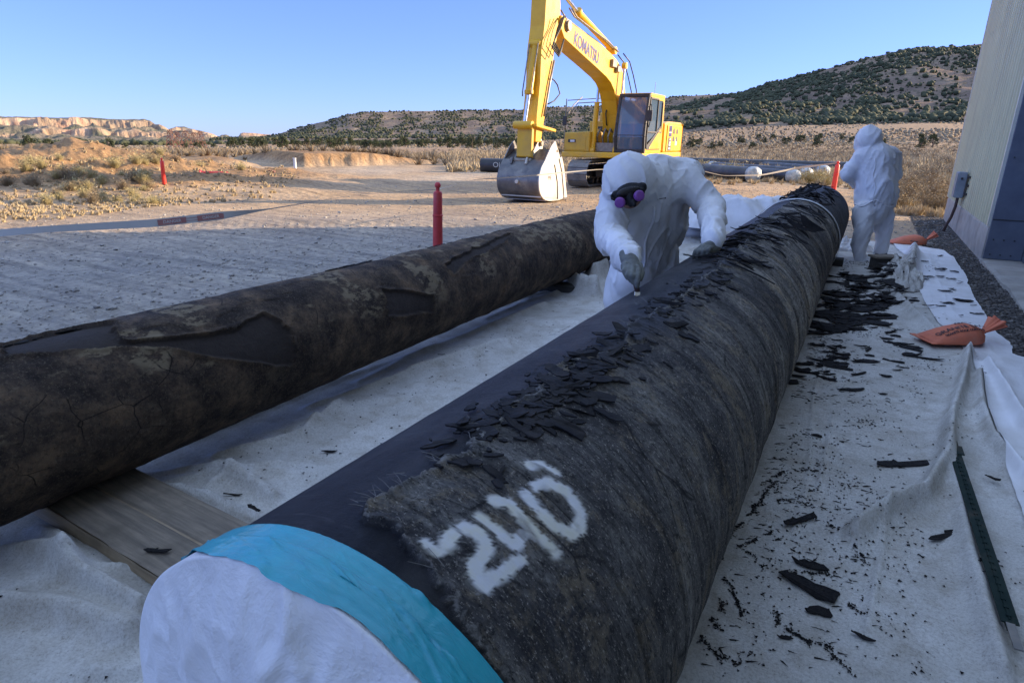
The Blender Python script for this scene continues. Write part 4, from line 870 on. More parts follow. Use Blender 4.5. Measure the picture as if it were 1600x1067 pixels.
q.color(base); q.rough(.6); x1 = q.bump(q.noise(12, 7, .65, co, .5), .4, .012); M_SHEET = q.m
ys = [-2.0]
while ys[-1] < 13.4: ys.append(ys[-1] + .012 * (1 + .35 * max(ys[-1], 0)))
cloth('ground_cloth', ([-3, 14], [-3.7, -3.5]), (re_y, np.minimum(re_x, 1.05)), [y for y in ys if y < 12.3], 420, cloth_h, M_CLOTH, 'off-white canvas ground cloth spread under both pipes, wrinkled and dirty')
sl_ = [G(*p) for p in ((1395, 384), (1425, 425), (1440, 470), (1465, 510), (1500, 545), (1530, 600), (1550, 700), (1600, 830))]
sly = np.array([-3, 1.5] + [p[1] for p in sl_][::-1]); slx = np.array([1.0, .95] + [p[0] for p in sl_][::-1]); o_ = np.argsort(sly)
def sheet_h(x, y): return cloth_h(x, y) * .9 + .012 + .012 * ridged(x * 3, y * 3, o=3, s=95) + .012 * ridged(x * 2, y * 6, s=96) * sstep(5.5, 4, y)
cloth('ground_sheet', (sly[o_], slx[o_]), (re_y, re_x + .03), [y for y in ys if 1.2 < y < 12.4], 120, sheet_h, M_SHEET, 'bright white sheet lying along the right edge of the canvas, towards the building')
# bunched canvas beside the far timber
def hump(name, c, rx, ry, h, m, seed, label, cat, fr=3.0, amp=.5):
    T, Rr_ = np.meshgrid(np.linspace(0, 2 * math.pi, 120, endpoint=False), np.linspace(.01, 1, 44)); ox = Rr_ * np.cos(T); oy = Rr_ * np.sin(T)
    e = 1 + .25 * (fbm(np.cos(T) * 2 + 5, np.sin(T) * 2, s=seed) - .5) * 2; z = h * (1 - Rr_ ** 2) ** .7 * (1 - amp + amp * 2 * ridged(ox * fr, oy * fr * .6, o=4, s=seed)) + .01
    V = np.stack([c[0] + ox * rx * e, c[1] + oy * ry * e, z + (c[2] if len(c) > 2 else 0)], -1)
    o = finish(fast_mesh(name, V.reshape(-1, 3), grid_faces(44, 120, wrap=True)), name, m, None, True, 0, None); return tag(o, label, cat)
g = G(1408, 440); hump('bunched_cloth', (g[0], g[1] + .15, .02), .24, .95, .15, M_CLOTH, 5, 'bunched grey canvas fold lying between the timber block and the white sheet', 'cloth', 4.0)
# ================================================================== TIMBERS
def timber_mat(name, c1, c2):
    q = N(name); v = q.coord((1, 1, 1)); gr = q.noise(1.0, 8, .7, q.coord((3, 40, 40))); g2 = q.noise(5, 6, .6, v)
    c = q.mix(q.ramp(gr, [(.35, 0.0), (.65, 1.0)]), c1, c2); c = q.mix(q.ramp(g2, [(.5, 0.0), (.7, .7)]), c, tuple(x * .45 for x in c1)); q.color(c); q.rough(.9); q.bump(gr, .6, .006); return q.m
M_PLANK = timber_mat('weathered_plank', (.27, .225, .17), (.13, .11, .09)); M_EDGE = timber_mat('split_plank_edge', (.40, .32, .22), (.26, .20, .14))
a = G(85, 800, .10); b = G(255, 905, .10); u = Vector((b[0] - a[0], b[1] - a[1], 0)); L = 1.75; u.normalize(); wv = Vector((-u.y, u.x, 0))
pl = tag(empty('timber_plank', (a[0], a[1], .02), math.atan2(u.y, u.x)), 'wide weathered timber board lying under the left pipe beside the teal-taped end', 'timber')
nx, ny = 90, 26; Xp, Yp = np.meshgrid(np.linspace(-.45, L, nx), np.linspace(0, .37, ny), indexing='ij'); Zp = .085 + .004 * (ridged(Xp * .8, Yp * 14, o=3, s=7) - .5) - .010 * (np.abs(Yp - .19) < .006) + .006 * sstep(.0, .03, Yp) * 0
Yj = Yp + (Yp < .01) * .02 * (fbm(Xp * 6, Yp, s=8) - .5); V = np.stack([Xp, Yj, Zp], -1).reshape(-1, 3); V2 = V.copy(); V2[:, 2] = 0
F = grid_faces(nx, ny); me = fast_mesh('board', V, F); finish(me, 'board_top', M_PLANK, pl, 25, 0, None)
mb = MB(); mb.span((-.449, .004, .0), (L - .001, .368, .078)); mb.build('board_core', M_EDGE, pl, bev=.004)
xs = np.linspace(-.45, L, 120); Zs = np.linspace(0, .083, 8); XX, ZZ = np.meshgrid(xs, Zs, indexing='ij'); YY = -.003 - .012 * (ridged(XX * 1.5, ZZ * 40, o=3, s=17) - .3) ; YY = np.minimum(YY, .002)
finish(fast_mesh('split_edge', np.stack([XX, YY, ZZ], -1).reshape(-1, 3), grid_faces(120, 8)[:, ::-1]), 'split_edge', M_EDGE, pl, True, 0, None)
M_CRIB = timber_mat('dark_crib_timber', (.060, .056, .050), (.028, .026, .024))
def crib(px0, px1, py, dep, h, label):
    a = G(px0, py); b = G(px1, py); u = Vector((b[0] - a[0], b[1] - a[1], 0)); L = u.length; u.normalize(); e = tag(empty('timber_block', (a[0], a[1], 0), math.atan2(u.y, u.x)), label, 'timber')
    mb = MB(); mb.span((0, 0, .0), (L, dep, h * .84)); mb.build('block', M_CRIB, e, bev=.01); mb = MB(); mb.span((-.02, -.03, h * .85), (L + .03, dep + .03, h)); mb.build('cap_board', M_PLANK, e, bev=.006); return e
crib(1366, 1399, 424, .14, .20, 'dark timber block under the far end of the front pipe, behind the boot')
g = G(1398, 424); 
mb = MB(); mb.span((P1X - .6, 9.35, 0), (P1X + .5, 9.55, .115)); tag(mb.build('timber_skid', M_CRIB, None, bev=.008), 'dark skid crossing beneath the front pipe at its far end', 'timber')
mb = MB(); mb.span((P1X - .5, 3.0, .0), (P1X + .30, 3.2, .115)); tag(mb.build('timber_skid', M_CRIB, None, bev=.008), 'timber skid hidden beneath the middle of the front pipe', 'timber')
g = G(845, 468); mb = MB(); mb.span((P2X - .5, g[1] + .25, .0), (P2X + .46, g[1] + .45, .118)); tag(mb.build('timber_skid', M_CRIB, None, bev=.008), 'dark skid poking out from under the left pipe behind the canvas folds', 'timber')
# ================================================================== DEBRIS on the cloth
def chip_mesh(seed, asp):
    rs = random.Random(seed); mb = MB(); pl = chip_poly(rs, 1.0, asp, rs.choice([6, 7, 9, 11])); k1 = rs.uniform(.0, .25); ph = rs.uniform(0, 6)
    def z(u, v): return k1 * u * u + .02 * math.sin(u * 9 + ph) + .02 * math.sin(v * 17 + ph)
    mb.prism(pl, lambda u, v: (u, v, z(u, v) + .0), lambda u, v: (u * .97, v * .97, z(u, v) + .055 * asp + .02)); me = bpy.data.meshes.new('coating_chip'); me.from_pydata(mb.v, [], mb.f); me.materials.append(M_SHARD); return me
CH = [chip_mesh(i, a) for i, a in enumerate([.25, .35, .45, .6, .2, .3, .5, .8, .25, .4])]
def chip(x, y, s, rz, label, group=None, me=None, tilt=(0, 0)):
    o = bpy.data.objects.new('coating_chip', me or random.choice(CH)); COL.objects.link(o); z = float(cloth_h(np.array(x), np.array(y))) + .006
    if x > .7: z += .02
    o.location = (x, y, z); o.rotation_euler = (tilt[0], tilt[1], rz); o.scale = (s, s, min(s, .12)); return tag(o, label, 'debris', group)
NOTE = [(1328, 616, .20, 5, 'jagged dark slab of coating, largest one level with the near sandbag'), (1378, 622, .06, 2, 'small rounded chip just right of the jagged slab'), (1445, 565, .26, 4, 'long split sliver of coating just below the sandbag'), (1408, 734, .25, 1, 'long thin chip pointing left beside the canvas fold'),
        (1247, 825, .16, 1, 'leaf-shaped chip near the middle of the right canvas'), (1262, 925, .19, 6, 'thick dark chunk at the lower middle of the right canvas'), (1265, 892, .13, 2, 'curled chip just above the thick dark chunk'), (1470, 848, .17, 0, 'slim curved chip pointing at the fence post'), (1278, 965, .09, 3, 'crumbling chip below the thick dark chunk'), (1345, 1008, .08, 5, 'lone chip near the bottom edge of the photo'),
        (1530, 890, .12, 0, 'chip right of the fence post at the right edge'), (1547, 762, .06, 6, 'small brown chip between the post top and the right edge'), (1275, 688, .06, 3, 'small chip on the canvas below the jagged slab'), (515, 713, .09, 5, 'ragged chip on the canvas midway between the two pipes'), (398, 808, .08, 6, 'broken chip just above the teal-taped end'), (367, 786, .09, 4, 'thin twisted sliver between board and taped end'), (380, 830, .05, 3, 'small lump of coating beside the taped end'), (1225, 1005, .05, 2, 'crumb-sized chip near the foot of the front pipe'), (1430, 560, .15, 4, 'slim sliver left of the split sliver under the sandbag'), (1388, 540, .09, 2, 'flat chip left of the sandbag'), (1300, 575, .22, 3, 'broad dark chip pile top left of the jagged slab'), (1340, 590, .12, 1, 'pointed chip just above the jagged slab'), (690, 571, .05, 1, 'single chip on the canvas between the pipes, farther one')]
for px, py, s, k, lb in NOTE:
    g = G(px, py); chip(g[0], g[1], s, random.uniform(-.4, .6) + (.5 if k in (0, 1, 4) else 0), lb, me=CH[k])
g = G(246, 858, .12); o = chip(g[0], g[1], .09, .3, 'black chip lying on the weathered board', me=CH[1]); o.location.z = .112
heap = [(1270, 500), (1300, 430), (1340, 428), (1392, 430), (1402, 455), (1408, 475), (1395, 500), (1330, 520), (1260, 530)]
rs_ = np.random.default_rng(5)
def pix_pts(n, poly):
    P = []; xs = [p[0] for p in poly]; ys = [p[1] for p in poly]
    while len(P) < n:
        px, py = rs_.uniform(min(xs), max(xs)), rs_.uniform(min(ys), max(ys))
        if in_poly(np.array([px]), np.array([py]), poly)[0]: P.append(G(px, py)[:2])
    return P
for x, y in pix_pts(170, heap): chip(x, y, rs_.uniform(.14, .34), rs_.normal(.45, .35), 'black flake in the dark heap of stripped coating at the standing worker\'s feet', 'flakes heaped by the far end of the front pipe', tilt=(rs_.normal(0, .12), rs_.normal(0, .12)))
for x, y in pix_pts(50, [(1225, 545), (1400, 500), (1440, 560), (1380, 600), (1260, 600), (1215, 610)]): chip(x, y, rs_.uniform(.05, .19), rs_.normal(.4, .4), 'flat black flake scattered between the dark heap and the jagged slab', 'flakes scattered past the heap')
for x, y in pix_pts(30, [(1400, 400), (1470, 395), (1530, 500), (1480, 505), (1420, 480)]): chip(x, y, rs_.uniform(.05, .15), rs_.normal(.4, .3), 'thin black flake on the bright white sheet', 'flakes on the white sheet')
def crumbs(name, P, s, m, label, flat=.35, z=0.004, st=1.0):
    n = len(P); P = np.asarray(P); t = np.array([[1, 0, 0], [-.5, .87, 0], [-.5, -.87, 0], [0, 0, 1.0]]); V = t[None] * rs_.uniform(.5, 1.4, (n, 4, 1)); a = rs_.uniform(0, 6.28, n); c, si = np.cos(a), np.sin(a)
    V[..., 0] *= st; Vx = V[..., 0] * c[:, None] - V[..., 1] * si[:, None]; Vy = V[..., 0] * si[:, None] + V[..., 1] * c[:, None]; V = np.stack([Vx, Vy, V[..., 2] * flat], -1) * s[:, None, None]
    zz = cloth_h(P[:, 0], P[:, 1]) + np.where(P[:, 0] > .75, .016, z); V = V + np.stack([P[:, 0], P[:, 1], zz], -1)[:, None, :]
    F = np.array([[0, 1, 3], [1, 2, 3], [2, 0, 3], [0, 2, 1]])[None] + (np.arange(n) * 4)[:, None, None]
    o = finish(fast_mesh(name, V.reshape(-1, 3), F.reshape(-1, 3)), name, m, None, False, 0, None); return tag(o, label, 'debris', kind='stuff')
P = rs_.uniform([-.15, 1.0], [.95, 10], (9000, 2)); dn = np.exp(-((P[:, 0] + .05) / .38)) * 1.0 + .10; k = (fbm(P[:, 0] * 4, P[:, 1] * 3, o=3, s=3) ** 3 * dn * 7.0 > rs_.uniform(.25, 1, len(P))); P1_ = P[k]
crumbs('coating_crumbs', P1_, rs_.uniform(.0015, .0065, len(P1_)) * (1 + .1 * P1_[:, 1]), M_SHARD, 'fine black crumbs of coating sprinkled over the canvas right of the front pipe', st=1.3)
P = rs_.uniform([-2.6, .6], [-1.0, 7], (2600, 2)); k = fbm(P[:, 0] * 3, P[:, 1] * 2, o=3, s=13) > rs_.uniform(.3, 1, len(P)); P2_ = P[k]
crumbs('coating_crumbs', P2_, rs_.uniform(.002, .008, len(P2_)) * (1 + .1 * P2_[:, 1]), M_SHARD, 'black crumbs sprinkled on the canvas between the two pipes')
# crumbs swept into wandering strings along the foot of the front pipe
LN = []
for i in range(16):
    px, py = rs_.uniform(1060, 1290), rs_.uniform(640, 1060); 
    if px < 1035 + (1067 - py) * .42 + 35 or px > 1120 + (1067 - py) * .42 + 90: continue
    g = G(px, py); a = rs_.uniform(-.5, 1.4); x, y = g[0], g[1]
    for k in range(int(rs_.uniform(14, 60))):
        a += rs_.normal(0, .35); x += math.cos(a) * .006; y += math.sin(a) * .006; LN.append((x + rs_.normal(0, .002), y + rs_.normal(0, .002)))
for st_ in (((1120, 880), (1150, 865), (1175, 850), (1200, 840)), ((1125, 905), (1140, 925), (1150, 960), (1170, 985)), ((1165, 900), (1200, 905), (1240, 900), (1290, 905)), ((1185, 935), (1220, 985), (1260, 1015)), ((1090, 1000), (1110, 1030), (1150, 1045)), ((1120, 860), (1160, 820), (1210, 760)), ((1130, 940), (1110, 980), (1130, 1000)), ((1290, 830), (1330, 860), (1345, 890)), ((1240, 1000), (1290, 1020), (1320, 1060)), ((1170, 800), (1220, 790), (1260, 800)), ((1180, 770), (1230, 740), (1280, 745)), ((1320, 950), (1360, 985), (1400, 1010))):
    g = [G(*p) for p in st_]
    for a, b in zip(g[:-1], g[1:]):
        n = int(np.hypot(b[0] - a[0], b[1] - a[1]) / .0016)
        for k in range(n): t = k / n; w_ = .010 * (vnoise(k * .06, 3.3, s=3) - .3); LN.append((a[0] + (b[0] - a[0]) * t + rs_.normal(0, .0035) + w_ * 2, a[1] + (b[1] - a[1]) * t + rs_.normal(0, .0035) + w_))
LN = np.array(LN); LN = LN[(fbm(LN[:, 0] * 22, LN[:, 1] * 22, o=2, s=6) > .46)]; LN = LN + rs_.normal(0, .004, LN.shape) * (rs_.uniform(0, 1, (len(LN), 1)) < .35) * 3; crumbs('coating_crumbs', LN, rs_.uniform(.002, .0065, len(LN)), M_SHARD, 'crumbs swept into dark wandering strings at the foot of the front pipe', st=1.4)
P = rs_.uniform([-.25, 1.2], [.42, 6.5], (2600, 2)); k = (P[:, 0] > -.22 + .0 * P[:, 1]) & (fbm(P[:, 0] * 5, P[:, 1] * 4, o=3, s=23) ** 2 * np.exp(-(P[:, 0] + .1) / .35) * 2.2 > rs_.uniform(.15, 1, len(P))); P3_ = P[k]; n_k = len(P3_)
tri = np.array([[1, 0, 0], [-.8, .22, 0], [-1, -.15, 0], [0, 0, .5]])[None] * rs_.uniform(.5, 1.4, (n_k, 4, 1)); an = rs_.normal(.35, .5, n_k); sz = rs_.uniform(.006, .022, n_k)
V = np.stack([tri[..., 0] * np.cos(an)[:, None] - tri[..., 1] * np.sin(an)[:, None], tri[..., 0] * np.sin(an)[:, None] + tri[..., 1] * np.cos(an)[:, None], tri[..., 2] * .4], -1) * sz[:, None, None] + np.stack([P3_[:, 0], P3_[:, 1], cloth_h(P3_[:, 0], P3_[:, 1]) + .003], -1)[:, None, :]
F = np.array([[0, 1, 3], [1, 2, 3], [2, 0, 3], [0, 2, 1]])[None] + (np.arange(n_k) * 4)[:, None, None]
tag(finish(fast_mesh('coating_shreds', V.reshape(-1, 3), F.reshape(-1, 3)), 'coating_shreds', M_SHARD, None, False, 0, None), 'thin black shreds lying across the canvas along the foot of the front pipe', 'debris', kind='stuff')
# gravel stones on the bare strip and beyond the cloth
def stones(name, P, s, m, label):
    n = len(P); P = np.asarray(P); bm = bmesh.new(); bmesh.ops.create_icosphere(bm, subdivisions=1, radius=1); bv = np.array([v.co[:] for v in bm.verts]); bf = np.array([[v.index for v in f.verts] for f in bm.faces]); bm.free()
    V = bv[None] * rs_.uniform(.7, 1.25, (n, len(bv), 1)) * s[:, None, None] * np.stack([rs_.uniform(.7, 1.4, n), rs_.uniform(.7, 1.4, n), rs_.uniform(.4, .7, n)], -1)[:, None, :]
    V = V + np.stack([P[:, 0], P[:, 1], ground_z(P[:, 0], P[:, 1]) + .25 * s], -1)[:, None, :]; F = bf[None] + (np.arange(n) * len(bv))[:, None, None]
    o = finish(fast_mesh(name, V.reshape(-1, 3), F.reshape(-1, 3)), name, m, None, False, 0, None); return tag(o, label, 'gravel', kind='stuff')
q = N('stone'); q.color(q.ramp(q.noise(7, 3, .8), [(.35, (.12, .11, .10)), (.5, (.28, .26, .235)), (.65, (.48, .45, .40))])); q.rough(.9); M_STONE = q.m
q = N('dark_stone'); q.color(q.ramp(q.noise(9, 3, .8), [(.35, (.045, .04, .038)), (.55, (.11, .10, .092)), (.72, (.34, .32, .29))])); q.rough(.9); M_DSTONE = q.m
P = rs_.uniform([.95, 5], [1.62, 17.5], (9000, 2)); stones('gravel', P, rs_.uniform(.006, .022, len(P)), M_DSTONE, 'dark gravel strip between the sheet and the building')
R = np.exp(rs_.uniform(math.log(4.5), math.log(22), 12000)); a = rs_.uniform(R_(-76), R_(-16), 12000); P = np.stack([R * np.sin(a), R * np.cos(a)], -1); P = P[P[:, 0] < -3.5]
stones('gravel', P, rs_.uniform(.004, .013, len(P)) * (1 + rs_.uniform(0, 1, len(P)) ** 8 * 2), M_STONE, 'loose pale gravel over the haul road left of the pipes')
R = np.exp(rs_.uniform(math.log(13), math.log(34), 6000)); a = rs_.uniform(R_(-32), R_(6), 6000); P = np.stack([R * np.sin(a), R * np.cos(a)], -1); P = P[(P[:, 0] < 1.5) & ((P[:, 1] > 13.5) | (P[:, 0] < -3.6))]
stones('gravel', P, rs_.uniform(.006, .022, len(P)), M_STONE, 'scattered stones on the sunlit yard around the digger')
# ================================================================== EXCAVATOR
M_YEL = mat('yellow_paint', (.80, .455, .014), (.69, .375, .012), sc=2.2, rough=.4, spec=.5, dirt=(.50, .35, .11))
M_YEL2 = mat('dusty_yellow_paint', (.62, .38, .03), (.5, .31, .05), sc=3, rough=.55, dirt=(.42, .31, .16))
M_BLK = mat('black_paint', (.02, .02, .022), (.035, .034, .033), sc=4, rough=.5, dirt=(.09, .08, .07))
M_CHROME = mat('chrome_rod', (.75, .75, .78), (.6, .6, .62), sc=8, rough=.18, metal=1.0)
M_BUCK = mat('worn_bucket_steel', (.11, .11, .12), (.20, .19, .18), sc=4, rough=.42, metal=.35, dirt=(.34, .31, .27), bump=.1)
M_BUCK2 = mat('pale_side_steel', (.60, .57, .52), (.46, .43, .38), sc=3, rough=.45, metal=.2, dirt=(.72, .69, .62))  # paler steel on cab-side plate, cutter, one ear and the wear strips
M_SHOE = mat('dusty_track_steel', (.23, .22, .21), (.15, .145, .14), sc=6, rough=.6, metal=.2, dirt=(.33, .29, .24))
M_HOSE = mat('rubber_hose', (.018, .018, .018), rough=.5)
M_NAVY = mat('navy_lettering', (.035, .03, .16), rough=.4)
M_WHT = mat('white_decal', (.75, .75, .76), rough=.4)
M_GUN = mat('grey_valve_metal', (.30, .27, .22), (.18, .16, .14), sc=12, rough=.5, metal=.4)
q = N('cab_glass'); q.color((.10, .16, .24)); q.rough(.05); q.b.inputs['Alpha'].default_value = .78; q.b.inputs['Specular IOR Level'].default_value = .9; M_GLASS = q.m  # bluish reflection put into the pane as its base colour
M_SEAT = mat('seat_fabric', (.05, .05, .055), rough=.8); M_CABIN = mat('cab_interior', (.16, .16, .17), rough=.7)
aa_ = math.radians(-20.1); RX = 23.2
ROOT = np.array([RX * math.sin(aa_), RX * math.cos(aa_), 0.0]); BK = G(835, 312)
Fv = BK - ROOT; Fv[2] = 0; Fv /= np.linalg.norm(Fv); Lv = np.cross([0, 0, 1.0], Fv)
exc = tag(empty('excavator', tuple(ROOT), 0), 'yellow tracked excavator with its worn bucket resting on the ground', 'excavator')
def W(x, y, z): p = ROOT + Fv * x + Lv * y; return Vector((p[0], p[1], z))
RotE = Matrix((tuple(Fv), tuple(Lv), (0, 0, 1))).transposed()
class EB(MB):
    def b(s, a, c, yaw=0): 
        ce = W((a[0] + c[0]) / 2, (a[1] + c[1]) / 2, (a[2] + c[2]) / 2); return s.box(ce, [abs(c[i] - a[i]) for i in range(3)], RotE)
    def sidep(s, poly, y0, y1): return s.prism(poly, lambda a, z: W(a, y0, z), lambda a, z: W(a, y1, z))
    def frontp(s, poly, x0, x1): return s.prism(poly, lambda a, z: W(x0, a, z), lambda a, z: W(x1, a, z))
    def c(s, p0, p1, r, seg=14, r1=None): return s.cyl(W(*p0), W(*p1), r, seg, r1)
    def t(s, pts, r, seg=8): return s.tube([W(*p) for p in pts], r, seg)
    def done(s, name, m, parent=None, **k):
        o = s.build(name, m, None, **k); par = parent or exc; o.parent = par
        if par is exc: o.matrix_parent_inverse = Matrix.Translation(-Vector(exc.location))
        return o
def PL(px, py, Y=0.0):
    r = ray(px, py); o = CAM - ROOT - Lv * Y; t = -(o @ Lv) / (r @ Lv); P = o + r * t; return float(P @ Fv), float(P[2])
# --- undercarriage (tracks turned a little away from the house)
TC = ROOT + Fv * -.35 + Lv * .55
TH = math.radians(3); TF = Fv * math.cos(TH) + Lv * math.sin(TH); TL = np.cross([0, 0, 1.0], TF)
def TW(x, y, z): p = TC + TF * x + TL * y; return Vector((p[0], p[1], z))
def smooth_path(pts, n):
    pts = np.array(pts, float); d = np.r_[0, np.cumsum(np.hypot(*np.diff(pts, axis=0).T))]; s = np.linspace(0, d[-1], n, endpoint=False); return np.stack([np.interp(s, d, pts[:, 0]), np.interp(s, d, pts[:, 1])], -1)
def arc(cx, cz, r, a0, a1, n=10): return [(cx + r * math.cos(math.radians(a0 + (a1 - a0) * k / n)), cz + r * math.sin(math.radians(a0 + (a1 - a0) * k / n))) for k in range(n + 1)]
loop = arc(1.95, .50, .42, -90, 90) + arc(-1.95, .50, .42, 90, 270); loop.append(loop[0])
for sy in (-1.28, 1.28):
    tr = MB(); P = smooth_path(loop, 48)
    for k in range(48):
        a = P[k]; b = P[(k + 1) % 48]; p0 = TW(a[0], sy, a[1] ); p1 = TW(b[0], sy, b[1]); d = (p1 - p0); mid = (p0 + p1) / 2; nrm = Vector((0, 0, 0)); tx = Vector(tuple(TL)); dn = d.normalized(); nn = dn.cross(tx)
        M3 = Matrix((tuple(dn), tuple(tx), tuple(nn))).transposed(); tr.box(mid, (d.length * .92, .70, .035), M3)
        for q_ in (-.36, 0, .36): tr.box(mid + dn * d.length * q_ + nn * .028, (.014, .69, .032), M3)
    pass
    o = tr.build('track', M_SHOE, None); o.parent = exc; o.matrix_parent_inverse = Matrix.Translation(-Vector(exc.location)); TRK_O = o
    ln = MB()
    for k in range(48):
        a = P[k]; c0 = (0 if abs(a[0]) < 1.95 else math.copysign(1.95, a[0]), .50); dx, dz = a[0] - (a[0] if abs(a[0]) < 1.95 else c0[0]), a[1] - .5; r_ = math.hypot(dx, dz); x_ = a[0] - dx / r_ * .07; z_ = a[1] - dz / r_ * .07
        ln.box(TW(x_, sy, z_), (.13, .22, .08), Matrix((tuple(TF), tuple(TL), (0, 0, 1))).transposed())
    o = ln.build('track_chain', M_BLK, None); o.parent = TRK_O; o.matrix_parent_inverse = Matrix.Identity(4)
    fr = MB(); RT = Matrix((tuple(TF), tuple(TL), (0, 0, 1))).transposed()
    fr.prism([(-1.7, .28), (1.7, .28), (1.8, .42), (1.75, .66), (1.2, .76), (-1.2, .76), (-1.75, .68), (-1.8, .42)], lambda a, z: TW(a, sy - .20, z), lambda a, z: TW(a, sy + .20, z))
    o = fr.build('track_frame', M_BLK, None, bev=.02); o.parent = TRK_O; o.matrix_parent_inverse = Matrix.Identity(4)
    dk = MB(); dk.prism([(2.2, .86), (1.0, .955), (-.6, .955), (-.6, .90), (1.0, .90), (2.2, .83)], lambda a, z: TW(a, sy - .36, z), lambda a, z: TW(a, sy + .36, z)); 
    for k in range(9):
        x = -1.6 + k * .4
        fr2 = ln
    for k in range(7):
        ro = MB(); x = -1.35 + k * .45; ro.cyl(TW(x, sy - .24, .22), TW(x, sy + .24, .22), .105, 14); o = ro.build('track_roller', M_BLK, None, smooth=40); o.parent = TRK_O; o.matrix_parent_inverse = Matrix.Identity(4)
    for x, nm in ((-1.95, 'drive_sprocket'), (1.95, 'idler_wheel')):
        ro = MB(); ro.lathe([(.12, -.22), (.12, -.14), (.33, -.14), (.33, .14), (.12, .14), (.12, .22)], 24, TW(x, sy, .5), tuple(TL)); o = ro.build(nm, M_BLK, None, smooth=40); o.parent = TRK_O; o.matrix_parent_inverse = Matrix.Identity(4)
    if sy < 0:
        mb = MB(); mb.box(TW(.9, sy + .215, .58), (.16, .012, .14), RT); o = mb.build('decal', M_WHT, None); o.parent = TRK_O; o.matrix_parent_inverse = Matrix.Identity(4)
cf = EB(); cf.box(TW(0, 0, .62), (1.3, 1.9, .34), Matrix((tuple(TF), tuple(TL), (0, 0, 1))).transposed())
cf.beam(TW(.5, -.3, .62), TW(1.25, -1.1, .5), .5, .28); cf.beam(TW(.5, .3, .62), TW(1.25, 1.1, .5), .5, .28); cf.beam(TW(-.5, -.3, .62), TW(-1.25, -1.1, .5), .5, .28); cf.beam(TW(-.5, .3, .62), TW(-1.25, 1.1, .5), .5, .28)
p = TW(0, 0, .78); cf.cyl(p, p + Vector((0, 0, .26)), .62, 28); cf.done('car_body', M_BLK, bev=.02)
# --- upper structure; X forward from the boom foot, Y towards the cab side
XO, YC = .35, .0
ub = EB(); ub.b((-3.05, -1.45, 1.02), (1.55, 1.45, 1.20)); ub.done('deck', M_YEL, bev=.03)
bx = EB(); bx.frontp([(-1.45, 1.20), (-.48, 1.20), (-.48, 1.86), (-1.42, 1.82)], .15, 1.42); o = bx.done('tool_box', M_YEL2, bev=.035)
d = EB(); d.b((1.421, -1.38, 1.26), (1.432, -.62, 1.76)); d.done('box_door', M_YEL2, o, bev=.006)
d = EB(); d.b((1.433, -1.26, 1.50), (1.445, -.98, 1.60)); d.done('decal', M_BLK, o); d = EB(); d.b((1.446, -1.18, 1.515), (1.45, -1.02, 1.585)); d.done('decal', M_WHT, o)
st = EB(); st.b((-.75, -1.05, 1.20), (.14, -.45, 2.22)); o = st.done('step_housing', M_YEL2, bev=.04)
d = EB(); d.b((.141, -.72, 1.96), (.155, -.55, 2.04)); d.done('vent', M_BLK, o)
st = EB(); st.b((-1.5, -.95, 2.2), (-.5, -.35, 2.55)); st.done('air_cleaner_hood', M_YEL2, bev=.06)
hd = EB(); hd.sidep([(-3.0, 1.20), (-.76, 1.20), (-.76, 2.18), (-1.2, 2.25), (-2.85, 2.25), (-3.0, 2.1)], -1.42, 1.42); hood = hd.done('engine_hood', M_YEL, bev=.05)
cw = EB(); n = 16; poly = [(-2.75, -1.46), (-2.75, 1.46)] + [(-2.75 - .85 * math.sin(math.pi * k / n) ** .6, 1.46 - 2.92 * k / n) for k in range(n + 1)]
cw.prism(poly, lambda a, b: W(a - .2, b, 1.0), lambda a, b: W(a - .2, b, 2.2)); cw.done('counterweight', M_YEL, bev=.06)
sp = EB()
sp.b((-2.9, 1.425, 1.24), (-1.02, 1.455, 2.12)); side = sp.done('side_panel', M_YEL, bev=.02)
lv = EB()
for r in range(2):
    for c_ in range(2):
        x0 = -2.35 + c_ * .42; z0 = 1.84 - r * .26; lv.sidep([(x0, z0), (x0 + .24, z0), (x0 + .24, z0 + .13), (x0 + .07, z0 + .19)], 1.456, 1.462)
lv.done('louvres', M_BLK, side)
dc = EB(); dc.b((-1.52, 1.456, 1.74), (-1.18, 1.461, 1.86)); dc.b((-1.52, 1.456, 1.90), (-1.18, 1.461, 2.0)); dc.b((-1.52, 1.456, 1.98), (-1.18, 1.461, 2.1)); dc.done('navy_decal', M_NAVY, side)
dc = EB(); dc.b((-1.55, 1.456, 1.26), (-1.15, 1.460, 1.70)); dc.done('black_decal', M_BLK, side)
dc = EB()
for z in (1.30, 1.42, 1.5, 1.61): dc.b((-1.46, 1.461, z), (-1.26 - .06 * (z > 1.45), 1.464, z + .07))
dc.b((-2.28, 1.456, 1.44), (-2.05, 1.460, 1.66)); dc.b((-1.52, 1.456, 1.865), (-1.18, 1.462, 1.895)); dc.done('white_decal', M_WHT, side)
